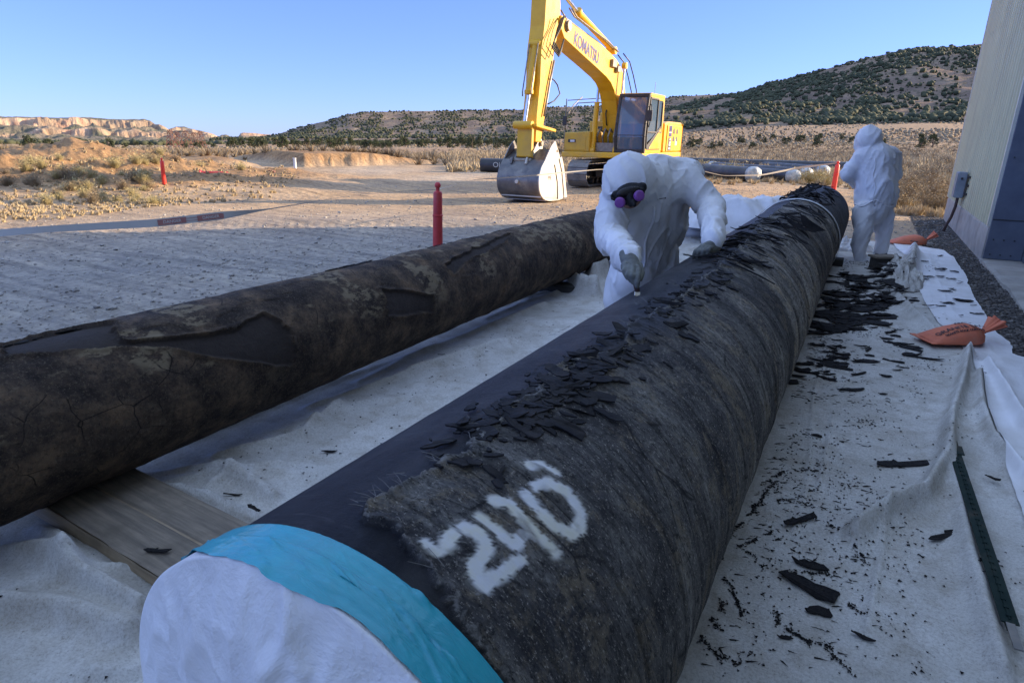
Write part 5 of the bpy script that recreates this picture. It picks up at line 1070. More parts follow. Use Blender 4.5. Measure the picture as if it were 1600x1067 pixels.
# --- cab
cx0, cx1, cy0, cy1, cz0, cz1 = -.42, 1.42, .42, 1.44, 1.20, 3.02
side_poly = [(cx0, cz0), (cx1 - .05, cz0), (cx1 + .02, cz0 + .5), (cx1 - .02, 2.1), (cx1 - .22, cz1 - .08), (cx1 - .34, cz1), (cx0 + .1, cz1), (cx0, cz1 - .1)]
cabp = EB(); t = .055
def bar(e, a, b, w_=.07, h_=.07): e.beam(W(*a), W(*b), w_, h_, tuple(Lv))
fp = [(cx1 - .05, cz0), (cx1 + .02, cz0 + .5), (cx1 - .02, 2.1), (cx1 - .22, cz1 - .08)]
fr = EB()
for y in (cy0 + .03, cy1 - .03):
    for a, b in zip(fp[:-1], fp[1:]): bar(fr, (a[0], y, a[1]), (b[0], y, b[1]), .10, .075)
fr.b((cx1 - .10, cy0, cz0), (cx1 + .0, cy1, cz0 + .12)); fr.b((cx1 - .32, cy0, cz1 - .09), (cx1 - .18, cy1, cz1 - .0)); fr.b((cx1 - .02, cy0 + .06, 1.735), (cx1 + .01, cy1 - .06, 1.765)); fr.done('front_frame', M_BLK, bev=.01)
cab = EB(); cab.b((cx0, cy0 + .01, cz0 + .001), (cx1 - .11, cy1 - .01, cz0 + .06)); cab.b((cx0, cy0, cz1 - .06), (cx1 - .33, cy1, cz1 + .03)); cab.b((cx0, cy0, cz0 + .06), (cx0 + .06, cy1, cz1 - .06))
cab.b((cx0 + .06, cy1 - .06, cz1 - .16), (cx1 - .35, cy1 - .001, cz1 - .06)); cab.b((cx0 + .06, cy1 - .07, cz0 + .06), (cx0 + .16, cy1 + .001, cz1 - .16))
cab.sidep([(cx0 + .16, cz0 + .06), (cx1 - .12, cz0 + .06), (cx1 - .12, cz0 + .12), (cx1 - .55, cz0 + .20), (cx0 + .50, cz0 + .62), (cx0 + .16, cz0 + .95)], cy1 - .05, cy1 + .002)
CAB = cab.done('cab', M_YEL, bev=.012)
dr = EB()
for a, b in (((cx1 - .16, cz0 + .15), (cx1 - .12, 1.75)), ((cx1 - .12, 1.75), (cx1 - .30, cz1 - .13)), ((cx1 - .30, cz1 - .13), (cx0 + .72, cz1 - .13)), ((cx0 + .72, cz1 - .13), (cx0 + .72, 1.9)), ((cx0 + .72, 1.9), (cx0 + .22, 1.85)), ((cx0 + .22, 1.85), (cx0 + .22, cz1 - .2)), ((cx1 - .14, 1.86), (cx0 + .72, 1.86))): bar(dr, (a[0], cy1 - .0, a[1]), (b[0], cy1 - .0, b[1]), .05, .06)
dr.sidep([(cx0 + .2, cz0 + .10), (cx1 - .2, cz0 + .10), (cx1 - .2, cz0 + .24), (cx0 + .75, cz0 + .62), (cx0 + .2, cz0 + .90)], cy1 + .004, cy1 + .014)
DOOR = dr.done('door', M_BLK, bev=.006)
d = EB(); d.sidep([(cx0 + .26, cz0 + .13), (cx1 - .42, cz0 + .13), (cx1 - .55, cz0 + .24), (cx0 + .62, cz0 + .60), (cx0 + .26, cz0 + .80)], cy1 + .016, cy1 + .028); d.done('door_skin', M_YEL, DOOR, bev=.006)
d = EB(); d.t([(cx1 - .18, cy1 + .04, 2.0), (cx1 - .16, cy1 + .08, 2.2), (cx1 - .22, cy1 + .08, 2.6), (cx1 - .26, cy1 + .04, 2.7)], .014); d.done('grab_rail', M_BLK, DOOR, smooth=True)
gl = EB()
for a, b in zip(fp[:-1], fp[1:]): gl.add([W(a[0] - .01, cy0 + .06, a[1]), W(a[0] - .01, cy1 - .06, a[1]), W(b[0] - .01, cy1 - .06, b[1]), W(b[0] - .01, cy0 + .06, b[1])], [(0, 1, 2, 3)])
gl.done('windscreen', M_GLASS)
gl = EB(); gl.add([W(cx1 - .15, cy1 - .012, cz0 + .3), W(cx1 - .12, cy1 - .012, 1.8), W(cx1 - .30, cy1 - .012, cz1 - .15), W(cx0 + .15, cy1 - .012, cz1 - .17), W(cx0 + .15, cy1 - .012, 1.85), W(cx0 + .72, cy1 - .012, 1.80)], [(0, 1, 2, 3, 4, 5)])
gl.done('side_window', M_GLASS); gl = EB(); gl.add([W(cx0 + .1, cy0 + .01, 1.8), W(cx1 - .12, cy0 + .01, 1.6), W(cx1 - .30, cy0 + .01, cz1 - .15), W(cx0 + .1, cy0 + .01, cz1 - .15)], [(0, 1, 2, 3)]); gl.done('side_window', M_GLASS)
se = EB(); se.b((.0, .70, 1.30), (.55, 1.18, 1.62)); se.b((-.12, .72, 1.6), (.06, 1.16, 2.35)); se.b((-.10, .80, 2.36), (.02, 1.08, 2.56)); se.done('operator_seat', M_SEAT, bev=.05)
se = EB(); se.b((.6, .56, 1.28), (.95, .66, 1.75)); se.b((.1, 1.2, 1.3), (.8, 1.3, 1.72)); se.t([(1.05, .85, 1.27), (1.0, .85, 1.8)], .02); se.t([(1.05, 1.02, 1.27), (1.0, 1.02, 1.8)], .02); se.b((.9, .5, 2.0), (.95, .68, 2.22)); se.done('cab_console', M_CABIN, bev=.02)
mi = EB(); mi.b((cx1 + .16, cy1 + .06, 2.18), (cx1 + .20, cy1 + .24, 2.5)); mi.t([(cx1 - .15, cy1, 2.62), (cx1 + .12, cy1 + .14, 2.62), (cx1 + .17, cy1 + .15, 2.45)], .012); mi.done('mirror', M_BLK, bev=.01)
an = EB(); an.t([(-.6, 1.0, 2.9), (-.62, 1.0, 3.5)], .008, 5); an.done('antenna', M_BLK)
wl = EB(); wl.b((-.55, .5, 2.26), (-.45, .62, 2.5)); wl.t([(-.5, 1.3, 2.25), (-.5, 1.3, 2.55), (-.9, 1.3, 2.55), (-.9, 1.3, 2.25)], .016); wl.done('hood_rail', M_GUN)
# handrails on the tool-box side
hr = EB(); hr.t([(1.40, -1.42, 1.22), (1.40, -1.42, 1.9), (1.30, -1.42, 2.35), (.9, -1.36, 2.72), (.55, -1.2, 3.0)], .018); hr.t([(1.1, -1.40, 2.40), (.9, -1.2, 2.78), (.6, -.75, 2.82), (.5, -.5, 2.80)], .016); hr.t([(1.34, -1.42, 2.9), (1.36, -1.42, 2.3), (1.40, -1.42, 1.9)], .020); hr.t([(1.3, -1.40, 2.85), (.9, -1.0, 2.9), (.5, -.5, 2.95)], .014); hr.t([(.2, -.75, 2.2), (.2, -.75, 2.85), (-.4, -.75, 2.85), (-.4, -.75, 2.2)], .016)
hr.done('handrail', M_GUN, smooth=True)
mi = EB(); mi.b((1.38, -1.50, 2.05), (1.42, -1.36, 2.35)); mi.done('mirror', M_BLK, bev=.01)
# --- boom: box section traced in its own vertical plane
BW = .27
top = [(878, 24), (890, 34), (904, 44), (922, 57), (940, 70), (955, 84), (964, 94), (971, 106), (975, 122), (977, 145), (976, 175), (974, 205), (973, 232)]
bot = [(968, 236), (965, 205), (964.5, 180), (963, 158), (960, 142), (955, 130), (948, 121), (930, 104), (910, 86), (893, 70), (882, 60), (877, 45), (876, 32)]
bp = [PL(a, b, BW) for a, b in top + bot]
# keep the foot of the boom at a plausible place
bm_ = EB(); bm_.sidep(bp, -BW, BW); BOOM = bm_.done('boom', M_YEL, bev=.015)
ed = EB()
root = (PL(970, 236, 0)[0], 1.35); tip = PL(875, 45, 0); tipx, tipz = PL(872, 42, 0)
ed.c((tipx, -.36, tipz), (tipx, .36, tipz), .13, 20); ed.done('boom_tip_pin', M_GUN, BOOM)
# lettering along the boom's side
a = PL(897, 60, BW); b = PL(935, 93, BW); ax = W(b[0], BW + .004, b[1]) - W(a[0], BW + .004, a[1]); org = (W(a[0], BW + .006, a[1]) + W(b[0], BW + .006, b[1])) / 2
up = Vector((0, 0, 1)); nrmL = Vector(tuple(Lv)); xa = ax.normalized()
if (xa.cross(up)).dot(nrmL) < 0: xa = xa
o = text_mesh('lettering', "KOMATSU", .46, M_NAVY, None, frame(org, xa, up), .003, .012, 0.0)
ws = [Vector(v.co) for v in o.data.vertices]; wid = max((v - org).dot(xa) for v in ws) - min((v - org).dot(xa) for v in ws); scl = ax.length / wid
for v in o.data.vertices: d_ = v.co - org; v.co = v.co + xa * (d_.dot(xa) * (scl - 1)) 
o.parent = BOOM
# boom cylinders
for y in (-.42, .42):
    p0 = PL(948, 237, y * 0); p0 = (p0[0] + .25, max(p0[1], 1.25)); p1 = PL(946, 158, y * 0); p2 = PL(957, 104, 0)
    e = EB(); e.c((p0[0], y, p0[1]), (p0[0] + (p2[0] - p0[0]) * .58, y, p0[1] + (p2[1] - p0[1]) * .58), .085, 18); CYL = e.done('boom_cylinder', M_YEL, BOOM, smooth=40)
    e = EB(); e.c((p0[0] + (p2[0] - p0[0]) * .57, y, p0[1] + (p2[1] - p0[1]) * .57), (p2[0], y, p2[1]), .045, 14); e.done('piston_rod', M_CHROME, CYL, smooth=40)
    e = EB(); e.c((p2[0], y - .07, p2[1]), (p2[0], y + .07, p2[1]), .10, 16); e.c((p0[0], y - .08, p0[1]), (p0[0], y + .08, p0[1]), .12, 16); e.done('pin_boss', M_YEL, CYL, smooth=40)
# arm cylinder on top of the boom
q0 = PL(955, 86, 0); q1 = PL(903, 20, 0); q2 = PL(876, -14, 0)
e = EB(); e.c((q0[0], 0, q0[1] + .18), (q1[0], 0, q1[1]), .10, 18); CYL = e.done('arm_cylinder', M_YEL, BOOM, smooth=40)
e = EB(); e.c((q1[0], 0, q1[1]), (q2[0], 0, q2[1]), .055, 14); e.done('piston_rod', M_CHROME, CYL, smooth=40)
e = EB(); e.c((q1[0] - .03, 0, q1[1] - .03), (q1[0] + .05, 0, q1[1] + .05), .13, 18); e.c((q0[0], -.16, q0[1] + .12), (q0[0], .16, q0[1] + .12), .12, 16); e.done('pin_boss', M_YEL, CYL, smooth=40)
# hoses and steel lines
e = EB()
for y, dz in ((-.15, .07), (.10, .10), (.18, .08)):
    pts = [PL(px, py, 0) for px, py in ((958, 86), (940, 69), (922, 56), (905, 43), (892, 33), (884, 20))]; e.tube([W(x, y, z + dz) for x, z in pts], .022, 8)
e.done('steel_lines', M_GUN, BOOM, smooth=True)
def hose(pts, r, seg=8):
    e = EB(); e.tube(pts, r, seg); return e.done('hose', M_HOSE, BOOM, smooth=True)
for y, off in ((-.2, 0), (.05, .06), (.22, .1)):
    pts = [PL(px, py, 0) for px, py in ((962, 92), (972, 104), (978, 125), (983, 148), (984, 156), (981, 162))]; hose([W(x - off, y, z + .05 + off) for x, z in pts], .02, 8)
for k in range(4):
    pts = [PL(px, py, .30 + .06 * k) for px, py in ((884 - k, 26), (877, 30 + k * 4), (871 - k * 1.5, 45 + k * 6), (866 - k, 66 + k * 3), (876 - k, 84 + k * 1.5), (881, 62), (882, 40))]; hose([W(x, .30 + .06 * k, z) for x, z in pts][:6], .020, 8)
pts = [PL(px, py, .26) for px, py in ((860, 122), (866, 126), (871, 133), (875, 147), (866, 158), (856, 163))]; hose([W(x, .26, z) for x, z in pts], .018, 8)
pts = [PL(px, py, 0) for px, py in ((955, 158), (951, 178), (952, 195), (962, 205))]; hose([W(x, -.1, z) for x, z in pts], .022, 8)
e = EB(); c1 = PL(956, 99, BW); e.b((c1[0] - .22, BW, c1[1] - .12), (c1[0] + .12, BW + .10, c1[1] + .10)); c1 = PL(962, 108, BW); e.b((c1[0] - .18, BW, c1[1] - .1), (c1[0] + .08, BW + .12, c1[1] + .08)); e.done('valve_block', M_GUN, BOOM, bev=.01)
e = EB()
for k in range(5): e.t([(.9 + .03 * k, -.35 + .2 * k, 1.25), (1.1, -.35 + .2 * k, 1.7), (.95, -.3 + .18 * k, 1.95), (.7, -.25 + .16 * k, 1.8)], .03)
e.b((.5, -.4, 1.22), (1.2, .38, 1.5)); e.done('swivel_hoses', M_GUN, None, smooth=40)
# --- arm
AW = .21
def A_(px, py): return PL(px, py, AW)
la = [(846, -40), (851, 0), (848, 40), (846, 80), (843, 130), (838, 180), (834, 222)]
ra = [(846, 222), (852, 190), (858, 150), (864, 110), (870, 70), (875, 40), (877, 10), (875, -40)]
la = [PL(a + 6, b, AW) for a, b in [(846, -60), (848, -10), (845, 40), (840, 80), (838, 130), (833, 180), (831, 222)]]
ra = [PL(a, b, AW) for a, b in [(845, 222), (850, 190), (857, 150), (862, 110), (868, 70), (875, 40), (876, 10), (872, -60)]]
e = EB(); e.sidep(la + ra, -AW, AW); ARM = e.done('arm', M_YEL, bev=.012)
e = EB(); pc = PL(872, 42, 0); e.c((pc[0], -.30, pc[1]), (pc[0], .30, pc[1]), .16, 20); e.done('arm_pin', M_GUN, ARM)
# bucket cylinder in front of the arm (towards the viewer)
c0 = PL(846, 72, 0); c1 = PL(835, 146, 0); c2 = PL(828, 196, 0)
fx = .30
e = EB(); e.c((c0[0] + fx, 0, c0[1]), (c1[0] + fx, 0, c1[1]), .095, 18); CYL = e.done('bucket_cylinder', M_YEL, ARM, smooth=40)
e = EB(); e.c((c1[0] + fx, 0, c1[1]), (c2[0] + fx, 0, c2[1]), .05, 14); e.done('piston_rod', M_CHROME, CYL, smooth=40)
e = EB(); e.c((c0[0] + fx, -.16, c0[1]), (c0[0] + fx, .16, c0[1]), .11, 16); e.c((c1[0] + fx, 0, c1[1] - .04), (c1[0] + fx, 0, c1[1] + .06), .12, 16); e.b((c0[0] - .1, -.13, c0[1] - .1), (c0[0] + fx, .13, c0[1] + .1)); e.done('pin_boss', M_YEL, CYL, bev=.01)
e = EB()
for y in (-.12, .13): e.t([(c0[0] + fx + .13, y, c0[1]), (c1[0] + fx + .13, y, c1[1]), (c1[0] + fx + .12, y, c1[1] - .1)], .017)
pts = [PL(px, py, AW + .05) for px, py in ((866, 95), (859, 130), (854, 160), (850, 182))]; e.tube([W(x, AW + .05, z) for x, z in pts], .03, 8)
e.done('cylinder_lines', M_GUN, ARM, smooth=True)
# linkage and bucket
BC = PL(836, 250, 0)
xb = BC[0]
lk = EB(); l0 = PL(828, 196, 0); l1 = PL(848, 198, 0)
for y in (-.26, .26): lk.beam(W(l0[0] + fx, y, l0[1]), W(l1[0] - .1, y, l0[1] - .12), .07, .20, tuple(Lv))
lk.c((l0[0] + fx, -.30, l0[1]), (l0[0] + fx, .24, l0[1]), .10, 18); lk.done('linkage', M_YEL, ARM, bev=.01)
e = EB(); e.sidep([(xb + .50, 1.90), (xb + .62, 1.86), (xb + .66, 1.15), (xb + .52, 1.10)], -.22, .22); e.done('push_link', M_YEL2, ARM, bev=.02)
zt = 1.10
# bucket: shell seen from its curved back; profile in the boom plane (x forward, z up), opening towards the machine
prof = [(xb + .62, 1.08), (xb + .86, .86), (xb + .98, .58), (xb + .92, .30), (xb + .70, .10), (xb + .35, .015), (xb - .25, .0), (xb - .52, .02)]
# smooth the profile
pp = np.array(prof); tt = np.linspace(0, len(pp) - 1, 46); pr = np.stack([np.interp(tt, np.arange(len(pp)), pp[:, 0]), np.interp(tt, np.arange(len(pp)), pp[:, 1])], -1)
for _ in range(6): pr[1:-1] = (pr[:-2] + 2 * pr[1:-1] + pr[2:]) / 4
HW = .60; th_ = .03
inn = pr.copy(); dv = np.gradient(pr, axis=0); nv = np.stack([-dv[:, 1], dv[:, 0]], -1); nv /= np.linalg.norm(nv, axis=1)[:, None]; cc = pr.mean(0); sg_ = np.sign(((cc - pr) * nv).sum(1))[:, None]; inn = pr + nv * sg_ * th_
e = EB(); poly = [tuple(v) for v in pr] + [tuple(v) for v in inn[::-1]]; vs = [W(a, -HW, b) for a, b in poly] + [W(a, HW, b) for a, b in poly]; n = len(poly)
fs = [(i, (i + 1) % n, n + (i + 1) % n, n + i) for i in range(n)]; e.add(vs, fs); BKT = e.done('bucket', M_BUCK, None, smooth=35)
for sgn, mt, nm in ((1, M_BUCK2, 'side_plate'), (-1, M_BUCK, 'side_plate')):
    e = EB(); sp_ = [tuple(v) for v in pr] + [(xb - .60, .30), (xb - .42, .80), (xb - .18, 1.22), (xb + .08, 1.55), (xb + .30, 1.42)]
    e.sidep(sp_, sgn * HW, sgn * (HW + .035)); o = e.done(nm, mt, BKT, bev=.006)
    if sgn > 0:
        e = EB(); e.sidep([(xb - .66, .28), (xb - .48, .82), (xb - .30, 1.15), (xb - .16, 1.1), (xb - .36, .76), (xb - .50, .30), (xb - .56, .05), (xb - .74, .05)], HW + .036, HW + .062); e.done('side_cutter', M_BUCK2, BKT, bev=.005)
        e = EB(); e.t([(xb + .10, HW + .045, .95), (xb - .1, HW + .045, .5), (xb - .16, HW + .045, .04)], .013, 5); e.done('weld_line', M_BLK, BKT)
        for k in range(3): pass
for y in (-.34, .10):
    e = EB(); e.sidep([(xb + .60, 1.08), (xb + .36, 1.30), (xb + .10, 1.56), (xb - .06, 1.60), (xb - .16, 1.48), (xb - .10, 1.2), (xb + .2, .95), (xb + .55, .80)], y, y + .05)
    e.sidep([(xb + .56, 1.10), (xb + .70, 1.14), (xb + .78, .98), (xb + .62, .9)], y, y + .05); o = e.done('bucket_ear', M_BUCK2 if y > 0 else M_BUCK, BKT, bev=.005)
e = EB(); e.sidep([(xb + .62, 1.08), (xb + .42, 1.16), (xb + .05, 1.34), (xb + .03, 1.30), (xb + .40, 1.10), (xb + .60, 1.02)], -HW, HW); e.done('bucket_top', M_BLK, BKT)
e = EB(); e.c((xb - .0, -.40, 1.48), (xb - .0, .22, 1.48), .07, 16); e.c((xb + .62, -.40, 1.06), (xb + .62, .22, 1.06), .06, 14); e.c((xb - .05, HW + .03, 1.3), (xb - .05, HW + .06, 1.3), .035, 10); e.done('bucket_pins', M_GUN, BKT, smooth=40)
e = EB()
for k in range(5): y = -HW + .06 + k * (2 * HW - .12) / 4; e.sidep([(xb - .48, .0), (xb - .48, .06), (xb - .86, .02), (xb - .88, .0)], y - .05, y + .05)
e.done('teeth', M_BUCK, BKT, bev=.005)
e = EB()
for z in (.36, .16): pass
i_ = [24, 30, 36]
for i in i_: a, b = pr[i]; e.b((a - .03, -HW, b - .02), (a + .015, HW, b + .02))
e.c((pr[14][0] + .0, 0, pr[14][1]), (pr[14][0] + .06, 0, pr[14][1]), .05, 12); e.done('wear_strips', M_BUCK2, BKT, bev=.004)
txt = text_mesh('chalk_mark', 'ME', .16, M_SHOE, None, frame(W(xb + .35, HW + .040, .62), -Vector(tuple(Fv)), (0, 0, 1)), .001, .0); txt.parent = BKT
# ================================================================== DELINEATORS and their tape
M_RED = mat('faded_red_plastic', (.55, .045, .045), (.42, .035, .038), sc=7, rough=.45, dirt=(.34, .12, .10))
M_RED2 = mat('bright_red_plastic', (.80, .05, .03), (.7, .045, .03), sc=7, rough=.4)
M_RUB = mat('black_rubber', (.02, .02, .02), rough=.7)
def delineator(px, py, label, m, h=1.0, tilt=(0, 0), r=.05, base=True):
    g = G(px, py); z = float(ground_z(np.array(g[0]), np.array(g[1]))); e = empty('delineator_post', (g[0], g[1], z)); e.rotation_euler = (tilt[0], tilt[1], 0)
    MB().lathe([(r * 1.12, .0), (r * 1.08, h * .30), (r * 1.02, h * .58), (r * 1.12, h * .585), (r * 1.12, h * .60), (r * 1.0, h * .605), (r * .95, h * .86), (r * .80, h * .885), (r * .42, h * .895), (r * .40, h * .93)], 24).build('post', m, e, smooth=40)
    MB().lathe([(r * .38, h * .93), (r * .62, h * .945), (r * .66, h * .965), (r * .5, h * .99), (r * .2, h * 1.0)], 20).build('knob', m, e, smooth=40)
    if base: MB().lathe([(.19, -.01), (.19, .03), (.15, .05), (.06, .055)], 8).build('rubber_base', M_RUB, e, bev=.004)
    tag(e, label, 'delineator post', 'red delineator posts'); return e
PA = delineator(684, 407, 'tall faded red delineator post standing just beyond the left pipe', M_RED, 1.06, (math.radians(1), math.radians(2.3)), .062)
PB = delineator(1301, 303, 'bright red delineator post showing over the far end of the front pipe', M_RED2, 1.02, (0, 0), .075)
PC_ = delineator(259, 301, 'small orange red delineator post standing in front of the spoil heap', M_RED2, .72, (0, math.radians(4)), .05, base=False)
g = G(317, 291); ln_ = empty('delineator_post', (g[0], g[1], float(ground_z(np.array(g[0]), np.array(g[1]))) + .07)); ln_.rotation_euler = (math.radians(90), 0, math.radians(125))
MB().lathe([(.06, 0), (.055, .5), (.05, .8), (.03, .84)], 20).build('post', M_RED2, ln_, smooth=40); MB().lathe([(.10, -.03), (.10, .0), (.06, .02)], 8).build('rubber_base', M_RED2, ln_); tag(ln_, 'fallen red delineator post lying on its side near the spoil heap', 'delineator post', 'red delineator posts')
q = N('barricade_tape'); q.color(q.mix(q.noise(4, 3, .5), (.58, .58, .57), (.48, .48, .48))); q.rough(.45); q.b.inputs['Alpha'].default_value = 1.0; M_BTAPE = q.m
M_TRED = mat('tape_red_block', (.42, .19, .18), rough=.5)
def ribbon(keys, name, label, wd=.075, n=160, sag=True):
    """keys: (point, twist in radians, width factor)"""
    K = [np.array(k[0], float) for k in keys]; tw = [k[1] for k in keys]; wf = [k[2] for k in keys]; d = np.r_[0, np.cumsum([np.linalg.norm(b - a) for a, b in zip(K[:-1], K[1:])])]
    s = np.linspace(0, d[-1], n); P = np.stack([np.interp(s, d, [k[i] for k in K]) for i in range(3)], -1)
    for _ in range(14): P[1:-1] = (P[:-2] + 2 * P[1:-1] + P[2:]) / 4
    tws = np.interp(s, d, tw); ws_ = np.interp(s, d, wf) * wd / 2; T = np.gradient(P, axis=0); T /= np.linalg.norm(T, axis=1)[:, None]; S_ = np.cross(T, [0, 0, 1.0]); S_ /= np.linalg.norm(S_, axis=1)[:, None]; Nn = np.cross(S_, T)
    w_ = Nn * np.cos(tws)[:, None] + S_ * np.sin(tws)[:, None]; nor = np.cross(T, w_)
    V = np.stack([P - w_ * ws_[:, None], P + w_ * ws_[:, None]], 1).reshape(-1, 3); o = finish(fast_mesh(name, V, grid_faces(n, 2)), name, M_BTAPE, None, True, 0, None); tag(o, label, 'tape'); return o, P, T, w_, nor, s
tA = W_ = np.array(PA.location) + np.array([.03, 0, .965]); tL = XP(-60, 376, -9.6); 
L0 = G(-80, 371, .42); L1 = G(60, 359, .50); L2 = G(240, 349, .52); L3 = G(340, 338, .55); L4 = G(420, 327, .60); L5 = G(560, 304, .80)
o, P, T, w_, nor, s_ = ribbon([(L0, .0, .9), (L1, .2, .8), (L2, .15, 1.0), (L3, .10, 1.1), (L4, 1.2, .6), (L5, 1.5, .5), (tA, 1.4, .4)], 'barricade_tape', 'white barricade tape with red printed blocks sagging left from the tall red post', wd=.10)
PRT = []
for px in (268, 328):
    i = int(np.argmin(np.abs(proj(P)[:, 0] - px))); dirn = T[i] if (T[i] @ C_RT) > 0 else -T[i]; u_ = w_[i] if w_[i][2] > 0 else -w_[i]; nn = np.cross(dirn, u_)
    c_ = P[i] + nn * .004; mb = MB(); ha, hb = .17, .036; mb.box(Vector(c_), (2 * ha, 2 * hb, .002), Matrix((tuple(dirn), tuple(u_), tuple(nn))).transposed()); b_ = mb.build('printed_block', M_TRED, o)
    text_mesh('lettering', 'DANGER', .054, M_BTAPE, b_, frame(c_ + nn * .002, dirn, u_), .0006, .001)
i = int(np.argmin(np.abs(proj(P)[:, 0] - 298))); dirn = T[i] if (T[i] @ C_RT) > 0 else -T[i]; u_ = w_[i] if w_[i][2] > 0 else -w_[i]; nn = np.cross(dirn, u_)
mb = MB()
for k in (-1, 1): mb.box(Vector(P[i] + nn * .004 + u_ * k * .016), (.34, .006, .001), Matrix((tuple(dirn), tuple(u_), tuple(nn))).transposed())
mb.build('printed_lines', M_TRED, o)
b1_ = D(790, 277, 13.5); tB = np.array(PB.location) + np.array([0, 0, .96]); m1 = D(900, 268, 16); m2 = D(1060, 262, 20)
ribbon([(tA, 1.4, .35), (D(740, 281, 9.6), 1.2, .4), (D(800, 277.5, 11), .6, .5), (D(880, 270, 13), .5, .5), (D(935, 265, 14.5), .8, .4), (D(1075, 262, 18), .8, .4), (D(1130, 275, 19.5), .8, .4), (D(1190, 274, 20.5), .5, .8), (D(1250, 262, 21.5), .5, 1.3), (tB, .8, .5)], 'barricade_tape', 'pale barricade tape stretched from the tall post past the bucket to the far post', wd=.07, n=240)
# ================================================================== STORED PIPES beyond the yard
M_BLKPIPE = mat('new_black_pipe', (.022, .022, .026), (.036, .035, .038), sc=2, rough=.45, dirt=(.10, .085, .07))
M_CAP = mat('wrapped_plastic_cap', (.50, .52, .50), (.28, .31, .30), sc=6, rough=.5, bump=.6, dirt=(.20, .22, .22), bs=14)
def spipe(p0, p1, r, label, cap0=True, cap1=True, mark=True):
    p0, p1 = Vector(p0), Vector(p1); e = empty('stored_pipe', tuple(p0)); ax = (p1 - p0); L = ax.length; axn = ax.normalized(); off = Vector(p0)
    def put(mb, nm, m, **k):
        mb.v = [tuple(Vector(v) - off) for v in mb.v]; return mb.build(nm, m, e, **k)
    m1 = MB(); m1.cyl(p0 + Vector((0, 0, r)), p1 + Vector((0, 0, r)), r, 40); put(m1, 'pipe_body', M_BLKPIPE, smooth=40)
    for on, p, dn in ((cap0, p0, -axn), (cap1, p1, axn)):
        if on:
            mc = MB(); mc.lathe([(r + .018, -.35), (r + .028, -.20), (r + .02, -.04), (r + .01, .0), (r * .9, .03), (r * .45, .07), (.02, .09)], 34, p + Vector((0, 0, r)), dn); rr_ = random.Random(3)
            mc.v = [tuple(Vector(v) + Vector((rr_.uniform(-1, 1), rr_.uniform(-1, 1), rr_.uniform(-1, 1))) * .015) for v in mc.v]; put(mc, 'plastic_cap', M_CAP, smooth=True)
    return tag(e, label, 'pipe', 'stored pipes beyond the yard')
def gp(px, py): return tuple(G(px, py))
spipe(gp(1076, 274.5), gp(1180, 284), .29, 'nearest stored black pipe, its white wrapped end facing the yard')
def side_pipe(pxA, pyA, pxB, pyB, r, label, **k): spipe(gp(pxA, pyA), gp(pxB, pyB), r, label, **k)
side_pipe(1092, 270, 1242, 286, .25, 'second stored black pipe, lying just behind the nearest one', cap0=False)
side_pipe(1110, 267, 1262, 281, .25, 'third stored black pipe with a pale wrapped end', cap0=True)
side_pipe(1150, 264, 1288, 277, .27, 'fourth stored black pipe ending near the red post', cap0=True)
side_pipe(1040, 262, 1330, 273, .32, 'long black pipe at the back of the stored row', cap0=False, cap1=True)
a_ = G(752, 269); b_ = G(815, 270.5); e = spipe(tuple(a_), tuple(b_), .33, 'short old pipe length lying left of the bucket with faint chalk letters', cap0=False, cap1=False); e['group'] = ''
del e['group']; dirn = Vector(tuple(b_ - a_)).normalized(); nn = Vector((0, 0, 1)).cross(dirn); nn = -nn if nn.dot(Vector(tuple(a_))) > 0 else nn; yaxis = dirn.cross(nn) if dirn.cross(nn).z > 0 else -dirn.cross(nn)
t_ = text_mesh('chalk_letters', 'OLS', .34, M_CAP, None, frame(Vector(tuple(a_)) + dirn * .95 + nn * .335 + Vector((0, 0, .36)), -dirn if False else dirn, (0, 0, 1)), .002, .0); t_.parent = e; t_.matrix_parent_inverse = Matrix.Translation(-Vector(e.location))
# small things on the yard
M_MARK = mat('white_marker', (.70, .70, .66), rough=.5)
g = G(461.5, 264); mb = MB(); mb.box((0, 0, .24), (.14, .08, .5)); mb.box((0, 0, .505), (.17, .10, .035)); o = mb.build('marker_post', M_MARK, None, bev=.01, loc=(g[0], g[1], 0)); tag(o, 'short white marker post at the left end of the earth bank', 'marker post')
g = G(426, 284); mb = MB(); mb.lathe([(.07, -.12), (.20, -.10), (.21, 0), (.20, .1), (.07, .12)], 24, (0, 0, .20), (.35, -1, .1)); tag(mb.build('metal_disc', M_RUST, None, smooth=40, loc=(g[0], g[1], 0)), 'rust brown round fitting standing on the dirt below the earth bank', 'pipe fitting')
g = G(486, 274.5); a2 = G(508, 275); mb = MB(); mb.beam((0, 0, .05), (float(a2[0] - g[0]), float(a2[1] - g[1]), .05), .16, .07); tag(mb.build('timber_plank', M_PLANK, None, bev=.005, loc=(g[0], g[1], 0)), 'dark plank lying on the sunlit dirt in front of the bank', 'timber')
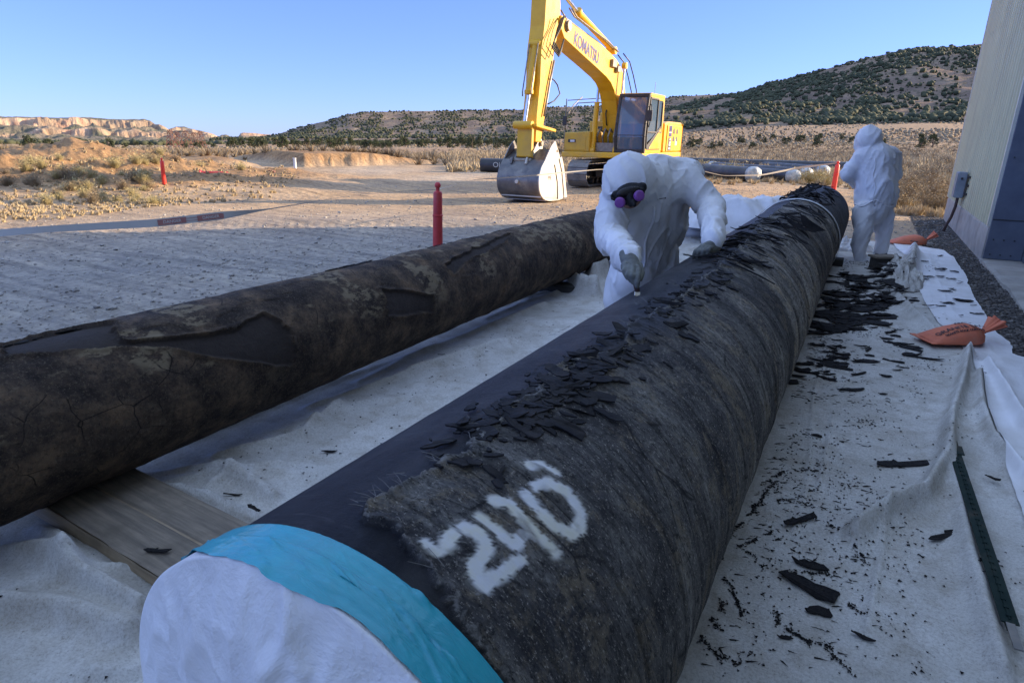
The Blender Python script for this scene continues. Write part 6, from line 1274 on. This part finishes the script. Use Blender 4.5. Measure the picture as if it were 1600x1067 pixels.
# ================================================================== SANDBAGS
M_ORG = mat('orange_woven_bag', (.66, .19, .10), (.56, .15, .085), sc=9, rough=.75, bump=.35, dirt=(.45, .20, .13), bs=160)
M_INK = mat('black_ink', (.03, .02, .025), rough=.7)
def sandbag(px, py, s, rz, label, letters, z0=.04):
    g = G(px, py); e = empty('sandbag', (g[0], g[1], z0), rz); tag(e, label, 'sandbag', 'orange sandbags')
    nu, nv = 90, 44; U, Vv = np.meshgrid(np.linspace(0, 1, nu), np.linspace(0, 2 * math.pi, nv, endpoint=False), indexing='ij')
    L = .62 * s; wid = .185 * s * np.clip(1.05 - (U ** 7) * .93, .07, 1) * (1 - .15 * (1 - U) ** 6); hgt = .155 * s * np.clip(np.sin(np.clip(U * 1.05 + .02, 0, 1) * math.pi * .62) ** .8, .04, 1) * np.clip(1.05 - (U ** 9) * .8, .2, 1)
    cy, sy_ = np.cos(Vv), np.sin(Vv); yy = np.sign(cy) * np.abs(cy) ** .75 * wid; zz = np.where(sy_ > 0, hgt * sy_, .02 * sy_)
    wr = .012 * (ridged(U * 5, Vv * 1.3, o=3, s=4) - .4) * np.clip(sy_, 0, 1) + .012 * ridged(U * 2, Vv * 5, o=2, s=6) * sstep(.7, 1, U); zz = zz + wr; xx = (U - .5) * L
    V = np.stack([xx, yy, zz + .02], -1).reshape(-1, 3); F = grid_faces(nu, nv, wrap=True); V = np.vstack([V, [[-.5 * L, 0, .02], [.5 * L, 0, .07]]])
    finish(fast_mesh('bag', V, F), 'bag', M_ORG, e, True, 0, None)
    sm = MB(); sm.box((-.5 * L - .01, 0, .022), (.05, .36 * s, .008)); sm.build('hem', M_ORG, e, bev=.002)
    # tied neck flaring into a ruffled tuft
    T, H_ = np.meshgrid(np.linspace(0, 2 * math.pi, 60, endpoint=False), np.linspace(0, 1, 20), indexing='ij'); r = (.018 + .075 * H_ ** .8) * s * (1 + .35 * np.sin(T * 5 + 1) * H_ + .2 * np.sin(T * 11) * H_); 
    d0 = Vector((.75, .0, .62)).normalized(); ex = d0.cross(Vector((0, 1, 0))).normalized(); ey = Vector((0, 1, 0)); base = np.array([.46 * L, 0, .09 * s])
    P_ = base + np.outer((H_ * .20 * s).ravel(), np.array(d0)) + np.outer((r * np.cos(T) * .55).ravel(), np.array(ex)) + np.outer((r * np.sin(T)).ravel(), np.array(ey))
    finish(fast_mesh('tied_neck', P_, grid_faces(60, 20)), 'tied_neck', M_ORG, e, True, 0, None)
    # close the loop
    idx = np.array([[59 * 20 + k, k, k + 1, 59 * 20 + k + 1] for k in range(19)]); finish(fast_mesh('neck_seam', P_, idx), 'neck_seam', M_ORG, e, True, 0, None)
    MB().tube([tuple(Vector(tuple(base)) + d0 * .02 + ex * .022 * s * math.cos(a) + ey * .026 * s * math.sin(a)) for a in np.linspace(0, 6.3, 14)], .005 * s, 6).build('tie', M_INK, e)
    if letters:
        for tx, size, x0, y0 in letters:
            o = text_mesh('lettering', tx, size, M_INK, e, frame((x0, y0, 0), (1, 0, 0), (0, 1, 0)), .0, .0012)
            for v in o.data.vertices:                       # press the ink on to the curved cloth
                u = v.co.x / L + .5; hh = .155 * s * max(math.sin(min(max(u * 1.05 + .02, 0), 1) * math.pi * .62), .04) ** .8; wd = .185 * s; c_ = min(abs(v.co.y) / wd, 1) ** (1 / .75); v.co.z = hh * math.sqrt(max(1 - c_ * c_, 0)) + .027 + float(.012 * (ridged(np.array(u * 5), np.array(math.acos(max(-1, min(1, math.copysign(c_, v.co.y)))) * 1.3), o=3, s=4) - .4))
    return e
sandbag(1487, 541, .80, math.radians(32), 'orange woven sandbag with black printing, the nearer one, lying on the canvas edge', [('GRANITE BAG', .062, -.0, -.045), ('GRANITE ROCK COMPANY', .026, .01, -.092), ('X', .07, .02, .045), ('ROCK', .045, .10, .04)], z0=.045)
sandbag(1418, 384, .85, math.radians(12), 'orange sandbag farther away, by the back edge of the white sheet', [], z0=.03)
# white sand sacks behind the bending worker
M_SACK = mat('white_woven_sack', (.66, .66, .68), (.52, .52, .55), sc=5, rough=.7, bump=.3, dirt=(.42, .40, .36), bs=90)
def sack(px, py, L, wd, h, rz, label, z0=0.0, seed=1):
    g = G(px, py, z0); e = empty('sand_sack', (g[0], g[1], z0), rz); tag(e, label, 'sack', 'white sacks stacked behind the bending worker')
    nu, nv = 60, 40; U, Vv = np.meshgrid(np.linspace(0, 1, nu), np.linspace(0, 2 * math.pi, nv, endpoint=False), indexing='ij'); pr_ = np.clip(4 * U * (1 - U), .02, 1) ** .35
    cy, sy_ = np.cos(Vv), np.sin(Vv); yy = np.sign(cy) * np.abs(cy) ** .7 * wd / 2 * (.8 + .2 * pr_); zz = h / 2 + h / 2 * sy_ * pr_ + .03 * (ridged(U * 3, Vv, o=3, s=seed) - .4) * (sy_ > 0)
    V = np.stack([(U - .5) * L, yy, zz], -1).reshape(-1, 3); finish(fast_mesh('sack_body', V, grid_faces(nu, nv, wrap=True)), 'sack_body', M_SACK, e, True, 0, None)
    MB().box((-.5 * L, 0, h / 2), (.02, wd * .8, .02)).build('sewn_end', M_SACK, e, bev=.004); return e
sack(1085, 372, 1.0, .55, .20, .15, 'bottom white sack of the stack behind the bending worker', seed=1); sack(1160, 366, 1.0, .55, .20, .1, 'bottom right white sack of the stack, beside the front pipe', seed=2)
e_ = sack(1110, 356, 1.0, .55, .20, .2, 'upper white sack of the stack with an orange mark', z0=.20, seed=3)
MB().box((.36, -.281, .10), (.12, .008, .08)).build('orange_mark', M_ORG, e_, bev=.003)
g = G(1150, 356, .3); hump('white_sheet_heap', (g[0], g[1], .30), 1.0, .55, .55, M_SHEET, 9, 'crumpled white sheeting heaped on top of the white sacks', 'sheeting', 1.6, .35)
g = G(1090, 330, .3)
# white bundled sheet by the far end of the near pipe
g = G(1322, 398); hump('white_sheet_heap', (g[0], g[1] + .5, .0), .35, .3, .16, M_SHEET, 19, 'small white sheet bunched beyond the standing worker\'s boots', 'sheeting', 3)
# ================================================================== STEEL FENCE POST on the right
M_TPOST = mat('dark_green_steel', (.010, .022, .020), (.018, .032, .027), sc=12, rough=.7, spec=.15, dirt=(.10, .08, .06))
a = G(1486, 688, .11); b = G(1592, 1015, .075); tp = tag(empty('fence_post', tuple(a)), 'dark green studded steel fence post lying along the canvas fold', 'fence post'); u = Vector(tuple(b - a)); Lp = u.length; u.normalize(); s_ = u.cross(Vector((0, 0, 1))).normalized(); n_ = s_.cross(u)
RP = Matrix((tuple(u), tuple(s_), tuple(n_))).transposed()
mb = MB(); mb.box(u * Lp * .46, (Lp * .92, .052, .006), RP); mb.box(u * Lp * .46 - n_ * .014, (Lp * .92, .006, .036), RP)
mb.build('post', M_TPOST, tp, bev=.001)
mb = MB(); mb.box(u * Lp * .46 + n_ * .0045, (Lp * .90, .006, .004), RP)
for k in range(32): mb.box(u * (Lp * .03 + k * Lp * .028) + n_ * .005, (.010, .014, .008), RP)
mb.build('studs', M_TPOST, tp)
mb = MB(); mb.box(u * .12 + n_ * .006 + s_ * .0, (.10, .075, .006), RP); mb.box(u * .12 + n_ * .02 + s_ * .02, (.07, .006, .03), RP); mb.build('anchor_plate', M_TPOST, tp, bev=.001)
mb = MB(); mb.box(u * Lp * .96, (Lp * .08, .026, .006), RP); mb.build('bare_tip', M_SHOE, tp, bev=.001)
# ================================================================== THE TWO WORKERS in white hooded coveralls
q = N('white_coverall'); co = q.coord(); f_ = q.noise(3, 6, .6, co); q.color(q.mix(q.ramp(f_, [(.4, 0.0), (.7, 1.0)]), (.68, .68, .70), (.58, .58, .60))); q.rough(.62); q.b.inputs['Specular IOR Level'].default_value = .3
q.b.inputs['Subsurface Weight'].default_value = .06; q.b.inputs['Subsurface Radius'].default_value = (.02, .02, .02)
x1 = q.bump(q.noise(9, 7, .62, q.coord((1, 1, .6)), 1.2), .35, .02); q.bump(q.noise(38, 4, .6, co, .6), .25, .004, x1); M_SUIT = q.m
M_GLOVE = mat('grey_work_glove', (.17, .18, .16), (.10, .105, .10), sc=25, rough=.75, bump=.4, dirt=(.05, .05, .055))
M_MASK = mat('black_mask_rubber', (.010, .010, .012), (.016, .016, .018), sc=10, rough=.6, spec=.2)
M_LENS = mat('dark_lens', (.015, .012, .014), rough=.3, spec=.25)
M_PURP = mat('purple_filter', (.20, .055, .28), (.15, .04, .21), sc=20, rough=.5)
M_SKIN = mat('skin', (.32, .17, .115), rough=.55)
M_BOOT = mat('boot_sole', (.04, .04, .045), rough=.7)
M_SHIRT = mat('dark_shirt', (.07, .055, .045), rough=.9)
def worker_disp(amp, sc, seed, axis=(1, 1, .55)):
    def f(co, no):
        x, y, z = co[:, 0] * sc * axis[0], co[:, 1] * sc * axis[1], co[:, 2] * sc * axis[2]
        wx = fbm(x * .6, y * .6, z * .6, o=2, s=seed + 1) * 2.2; wy = fbm(x * .6 + 9, y * .6, z * .6, o=2, s=seed + 2) * 2.2
        u = .60 * x + .80 * z; v = .80 * x - .60 * z
        m1 = sstep(.38, .62, fbm(x * .45, y * .45, z * .45, o=2, s=seed + 3)); m2 = 1 - m1
        r1 = ridged(u * 1.5 + wx * .6, v * .38 + wy * .25, y * .9, o=2, s=seed) ** 2.2; r2 = ridged(v * 1.6 + wy * .6, u * .40 + wx * .25, y * .9, o=2, s=seed + 5) ** 2.2
        r3 = ridged(u * 4.2 + wx, v * 1.1 + wy * .4, y * 2, o=1, s=seed + 6) ** 5; r4 = ridged(v * 4.0 + wy, u * 1.1 + wx * .4, y * 2, o=1, s=seed + 8) ** 5
        d = amp * (m1 * (r1 * 2.0 + r3 * 1.0) + m2 * (r2 * 2.0 + r4 * 1.0) - .75) + amp * 1.6 * (fbm(x * .4, y * .4, z * .4, o=2, s=seed + 7) - .5)
        return co + no * d[:, None]
    return f
def P3(px, py, d): return Vector(tuple(D(px, py, d)))
def caps(lst): return [(P3(*a[:3]), a[3], P3(*b[:3]), b[3]) for a, b in lst]
CAMM = Matrix((tuple(C_RT), tuple(C_UP), tuple(-C_FW))).transposed()      # axes used only to orient ellipsoids sensibly
def pdep(P): return float((np.asarray(P) - CAM) @ C_FW)
def surfp(px, py):
    s, y = H1(px, py); return surf1(s, y, .012)
# ---- worker bending over the front pipe
hp = surfp(1102, 404); kp = surfp(995, 462); dh = pdep(hp); dk = pdep(kp)
w1 = tag(empty('person', (-1.5, 4.5, 0.02)), 'person in white hooded coverall and purple-filter respirator bending over the front pipe', 'person')
def pw(o, e): o.parent = e; o.matrix_parent_inverse = Matrix.Translation(-Vector(e.location)); return o
bs_ = caps([
    ((1012, 292, 4.02, .175), (1000, 350, 4.22, .19)),
    ((1000, 350, 4.22, .19), (1003, 395, 4.50, .20)), ((1035, 288, 4.12, .15), (1030, 350, 4.35, .17)), ((1045, 285, 4.2, .15), (1040, 360, 4.6, .16)),
    ((968, 312, 3.95, .115), (1070, 284, 4.10, .13)), ((1020, 275, 4.05, .14), (1070, 278, 4.2, .13)),
    ((986, 284, 3.86, .155), (1020, 290, 4.0, .14)),
    # arms
    ((962, 318, 3.92, .108), (955, 372, 3.80, .094)), ((955, 372, 3.80, .090), (981, 402, dk + .16, .056)),
    ((1074, 286, 4.08, .118), (1110, 322, 4.05, .096)), ((1110, 322, 4.05, .094), (1114, 374, dh + .04, .060)),
    # hips and legs down behind the pipe
    ((985, 405, 4.50, .15), (968, 468, 4.52, .125)), ((968, 468, 4.52, .120), (966, 535, 4.80, .095)), ((1025, 392, 4.55, .16), (1035, 450, 4.75, .13)), ((1035, 450, 4.75, .12), (1020, 520, 5.1, .095)),
    ((1000, 395, 4.5, .18), (985, 440, 4.4, .13))])
bs_.append(('e', P3(984, 283, 3.84), (.172, .182, .185), CAMM)); bs_.append(('e', P3(975, 292, 3.84), (.135, .13, .15), CAMM))
body = pw(blob('coverall', bs_, .009, M_SUIT, None, 9, worker_disp(.0140, 4.7, 3)), w1)
# hood edge, seam down the chest, elastic cuffs
mb = MB(); pts = [P3(952, 304, 3.70), P3(965, 301, 3.665), P3(985, 295, 3.64), P3(1002, 288, 3.66), P3(1010, 284, 3.72)]
mb.tube(pts, .009, 8); pw(mb.build('hood_edge', M_SUIT, None, smooth=True), w1)
# face, respirator with its two filters
fc = pw(blob('face', [('e', P3(984, 302, 3.74), (.080, .095, .07), CAMM)], .006, M_SKIN, None, 3), w1)
rc = pw(blob('respirator', [('e', P3(984, 303, 3.69), (.094, .066, .060), CAMM @ Matrix.Rotation(math.radians(16), 3, 'Z'))] + caps([((962, 305, 3.675, .026), (1003, 293, 3.665, .030)), ((966, 308, 3.665, .022), (1001, 299, 3.65, .026)), ((984, 306, 3.645, .034), (986, 318, 3.635, .022)), ((972, 310, 3.65, .02), (970, 316, 3.64, .016)), ((996, 303, 3.64, .02), (999, 306, 3.625, .016)), ((990, 316, 3.62, .016), (991, 320, 3.61, .014))]), .004, M_MASK, None, 3), w1)
ln2 = blob('lens', [('e', P3(982, 300, 3.632), (.074, .030, .02), CAMM @ Matrix.Rotation(math.radians(15), 3, 'Z'))], .004, M_LENS, None, 2); ln2.parent = rc
for px, py, d, ax in ((968.5, 317, 3.605, (-.35, -.45)), (999, 306, 3.585, (.25, -.15))):
    c = P3(px, py, d); dr_ = (-Vector(tuple(C_FW)) + Vector(tuple(C_RT)) * ax[0] + Vector(tuple(C_UP)) * ax[1]).normalized()
    mb = MB(); mb.lathe([(.016, -.022), (.029, -.018), (.032, -.004), (.030, .008), (.025, .013), (.010, .015)], 28, c, tuple(dr_)); o = mb.build('filter', M_PURP, None, smooth=35); o.parent = rc
mb = MB(); mb.tube([P3(958, 303, 3.67), P3(955, 306, 3.66), P3(956, 311, 3.65), P3(961, 313, 3.64)], .006, 8); o = mb.build('strap', M_MASK, None, smooth=True); o.parent = rc
# small printed mark on the chest
c = P3(1034, 310, 3.86)
body_eval = body
def put_on(o, px, py, off=.004):
    d = Vector(tuple(ray(px, py))); ok, loc, nor, _ = body_eval.ray_cast(Vector(tuple(CAM)), d); return (loc, nor) if ok else (P3(px, py, 3.8), -d)
loc, nor = put_on(body, 1033, 310); xx = Vector(tuple(C_RT)); mb = MB(); z_ = nor.normalized(); x_ = (xx - z_ * xx.dot(z_)).normalized(); y_ = z_.cross(x_); M3 = Matrix((tuple(x_), tuple(y_), tuple(z_))).transposed()
for dx, ww, hh in ((-.026, .006, .009), (-.012, .008, .005), (-.001, .008, .004), (.010, .008, .004), (.026, .008, .009)): mb.box(loc + x_ * dx + z_ * .006, (ww, hh, .002), M3)
pw(mb.build('chest_print', M_INK, None), w1)
mb = MB(); pts = []
for k in range(16):
    px = 1022 - 24 * (k / 15) ** 1.1 + 3 * math.sin(k * .7); py = 322 + 118 * k / 15; loc, nor = put_on(body, px, py); pts.append(loc + nor * .002)
mb.tube(pts, .011, 6); pw(mb.build('front_zip_flap', M_SUIT, None, smooth=True), w1)
def glove(name, palm, fingers, cuff, e, vox=.0035):
    cp = [(P3(*a[:3]), a[3], P3(*b[:3]), b[3]) for a, b in palm]
    for f in fingers:
        for a, b in zip(f[:-1], f[1:]): cp.append((P3(*a[:3]), a[3], P3(*b[:3]), b[3]))
    for a, b in cuff: cp.append((P3(*a[:3]), a[3], P3(*b[:3]), b[3]))
    return pw(blob(name, cp, vox, M_GLOVE, None, 2, lambda co, no: co + no * (.0016 * (fbm(co[:, 0] * 90, co[:, 1] * 90, co[:, 2] * 90, o=2) - .5))[:, None]), e)
# hand resting on the pipe: fingers bent over its crown
d0 = dh
glove('glove', [((1117, 386, d0 + .03, .034), (1104, 389, d0 + .00, .034)), ((1110, 384, d0 + .01, .03), (1099, 388, d0 - .01, .026))],
      [[(1094, 388, d0 - .01, .0135), (1087, 393, d0 - .01, .0130), (1083.5, 402, d0 + .02, .0115)], [(1099, 387.5, d0 - .02, .0135), (1093, 393, d0 - .03, .013), (1090, 402, d0 - .00, .0115)],
       [(1105, 387, d0 - .03, .0135), (1100, 392, d0 - .045, .0130), (1097, 400, d0 - .03, .0115)], [(1111, 387, d0 - .035, .0125), (1107, 391, d0 - .055, .012), (1105, 397, d0 - .045, .0105)], [(1103, 394, d0 + .05, .015), (1094, 399, d0 + .06, .013), (1088, 402, d0 + .06, .0115)]],
      [((1112, 378, d0 + .035, .040), (1116, 385, d0 + .03, .036))], w1)
dk0 = dk
glove('glove', [((985, 409, dk0 + .10, .036), (988, 424, dk0 + .05, .036)), ((979, 416, dk0 + .07, .026), (984, 430, dk0 + .03, .022))],
      [[(978, 414, dk0 + .05, .0135), (976, 424, dk0 + .02, .013), (981, 434, dk0 + .015, .0115)], [(983, 417, dk0 + .03, .0135), (982, 429, dk0 + .00, .013), (986, 438, dk0 + .005, .0115)],
       [(989, 418, dk0 + .02, .0135), (988, 431, dk0 - .01, .013), (990, 441, dk0 - .0, .0115)], [(996, 418, dk0 + .03, .0135), (997, 430, dk0 - .01, .0135), (996, 440, dk0 - .015, .012), (995.5, 447, dk0 - .01, .0105)], [(999, 414, dk0 + .08, .015), (1003, 426, dk0 + .05, .0135), (1000, 436, dk0 + .03, .012)]],
      [((982, 400, dk0 + .14, .046), (985, 409, dk0 + .11, .040))], w1)
kn = tag(empty('scraper', tuple(P3(994, 445, dk0))), 'dark handled scraper with a short bright blade held against the front pipe', 'hand tool')
mb = MB(); a_ = P3(991, 428, dk0 + .03); b_ = P3(996, 456, dk0 + .0); mb.tube([a_, a_.lerp(b_, .5), b_], .013, 10, rs=[.012, .013, .011]); o = mb.build('handle', mat('brown_handle', (.06, .03, .025), rough=.5), None, smooth=True); pw(o, kn)
mb = MB(); c_ = P3(995.5, 462, dk0 - .005); mb.beam(b_, c_ + (c_ - b_) * .15, .024, .004, tuple(C_FW)); pw(mb.build('blade', M_CHROME, None, bev=.001), kn)
# ---- standing worker, back to the camera
g = G(1341, 410); d2 = pdep(g)
w2 = tag(empty('person', tuple(g)), 'person in white hooded coverall standing with their back turned at the far pipe end', 'person')
b2 = caps([
    ((1350, 246, d2, .15), (1386, 244, d2 + .05, .15)), ((1366, 250, d2, .25), (1366, 300, d2 + .05, .245)), ((1366, 300, d2 + .05, .245), (1362, 328, d2 + .08, .22)), ((1380, 250, d2 + .1, .20), (1378, 310, d2 + .15, .20)),
    ((1358, 228, d2 - .0, .15), (1366, 244, d2, .18)),
    ((1344, 248, d2 + .02, .125), (1327, 272, d2 + .10, .105)), ((1327, 272, d2 + .10, .10), (1336, 284, d2 + .35, .07)), ((1392, 246, d2 + .1, .13), (1398, 275, d2 + .18, .10)), ((1398, 275, d2 + .18, .095), (1380, 285, d2 + .45, .07)),
    ((1351, 330, d2 + .02, .155), (1347, 368, d2 - .02, .115)), ((1347, 368, d2 - .02, .112), (1343, 400, d2 + .0, .092)), ((1377, 328, d2 + .15, .145), (1381, 362, d2 + .22, .100)), ((1381, 362, d2 + .22, .098), (1377, 392, d2 + .30, .080)),
    ((1343, 404, d2 + .0, .085), (1346, 409, d2 - .02, .06)), ((1349, 404, d2 + .0, .075), (1352, 407, d2 - .02, .055))])
b2.append(('e', P3(1357, 219, d2 - .01), (.185, .20, .19), CAMM)); b2.append(('e', P3(1353, 226, d2 + .04), (.17, .16, .17), CAMM))
body2 = pw(blob('coverall', b2, .018, M_SUIT, None, 6, worker_disp(.022, 4.0, 23)), w2)
mb = MB(); o = blob('boot', caps([((1338, 411.5, d2 + .02, .035), (1353, 411, d2 - .03, .04)), ((1336, 411.5, d2 + .05, .03), (1341, 411.5, d2 + .0, .035))]), .008, M_BOOT, None, 3); pw(o, w2)
o = blob('boot', caps([((1370, 399, d2 + .30, .035), (1382, 398, d2 + .28, .04))]), .008, M_BOOT, None, 3); pw(o, w2)
mb = MB(); pts = []
body_eval = body2
for k in range(14):
    px, py = 1366 + 2 * math.sin(k), 248 + 74 * k / 13; loc, nor = put_on(body2, px, py); pts.append(loc + nor * .002)
mb.tube(pts, .008, 6); pw(mb.build('back_seam', M_SUIT, None, smooth=True), w2)
pts = []
for k in range(12):
    px = 1335 + 62 * k / 11; py = 318 + 5 * math.sin(k * .8); loc, nor = put_on(body2, px, py); pts.append(loc + nor * .001) if (loc - P3(px, py, d2)).length < .5 else None
mb = MB(); mb.tube(pts, .010, 6); pw(mb.build('waist_elastic', M_SUIT, None, smooth=True), w2)
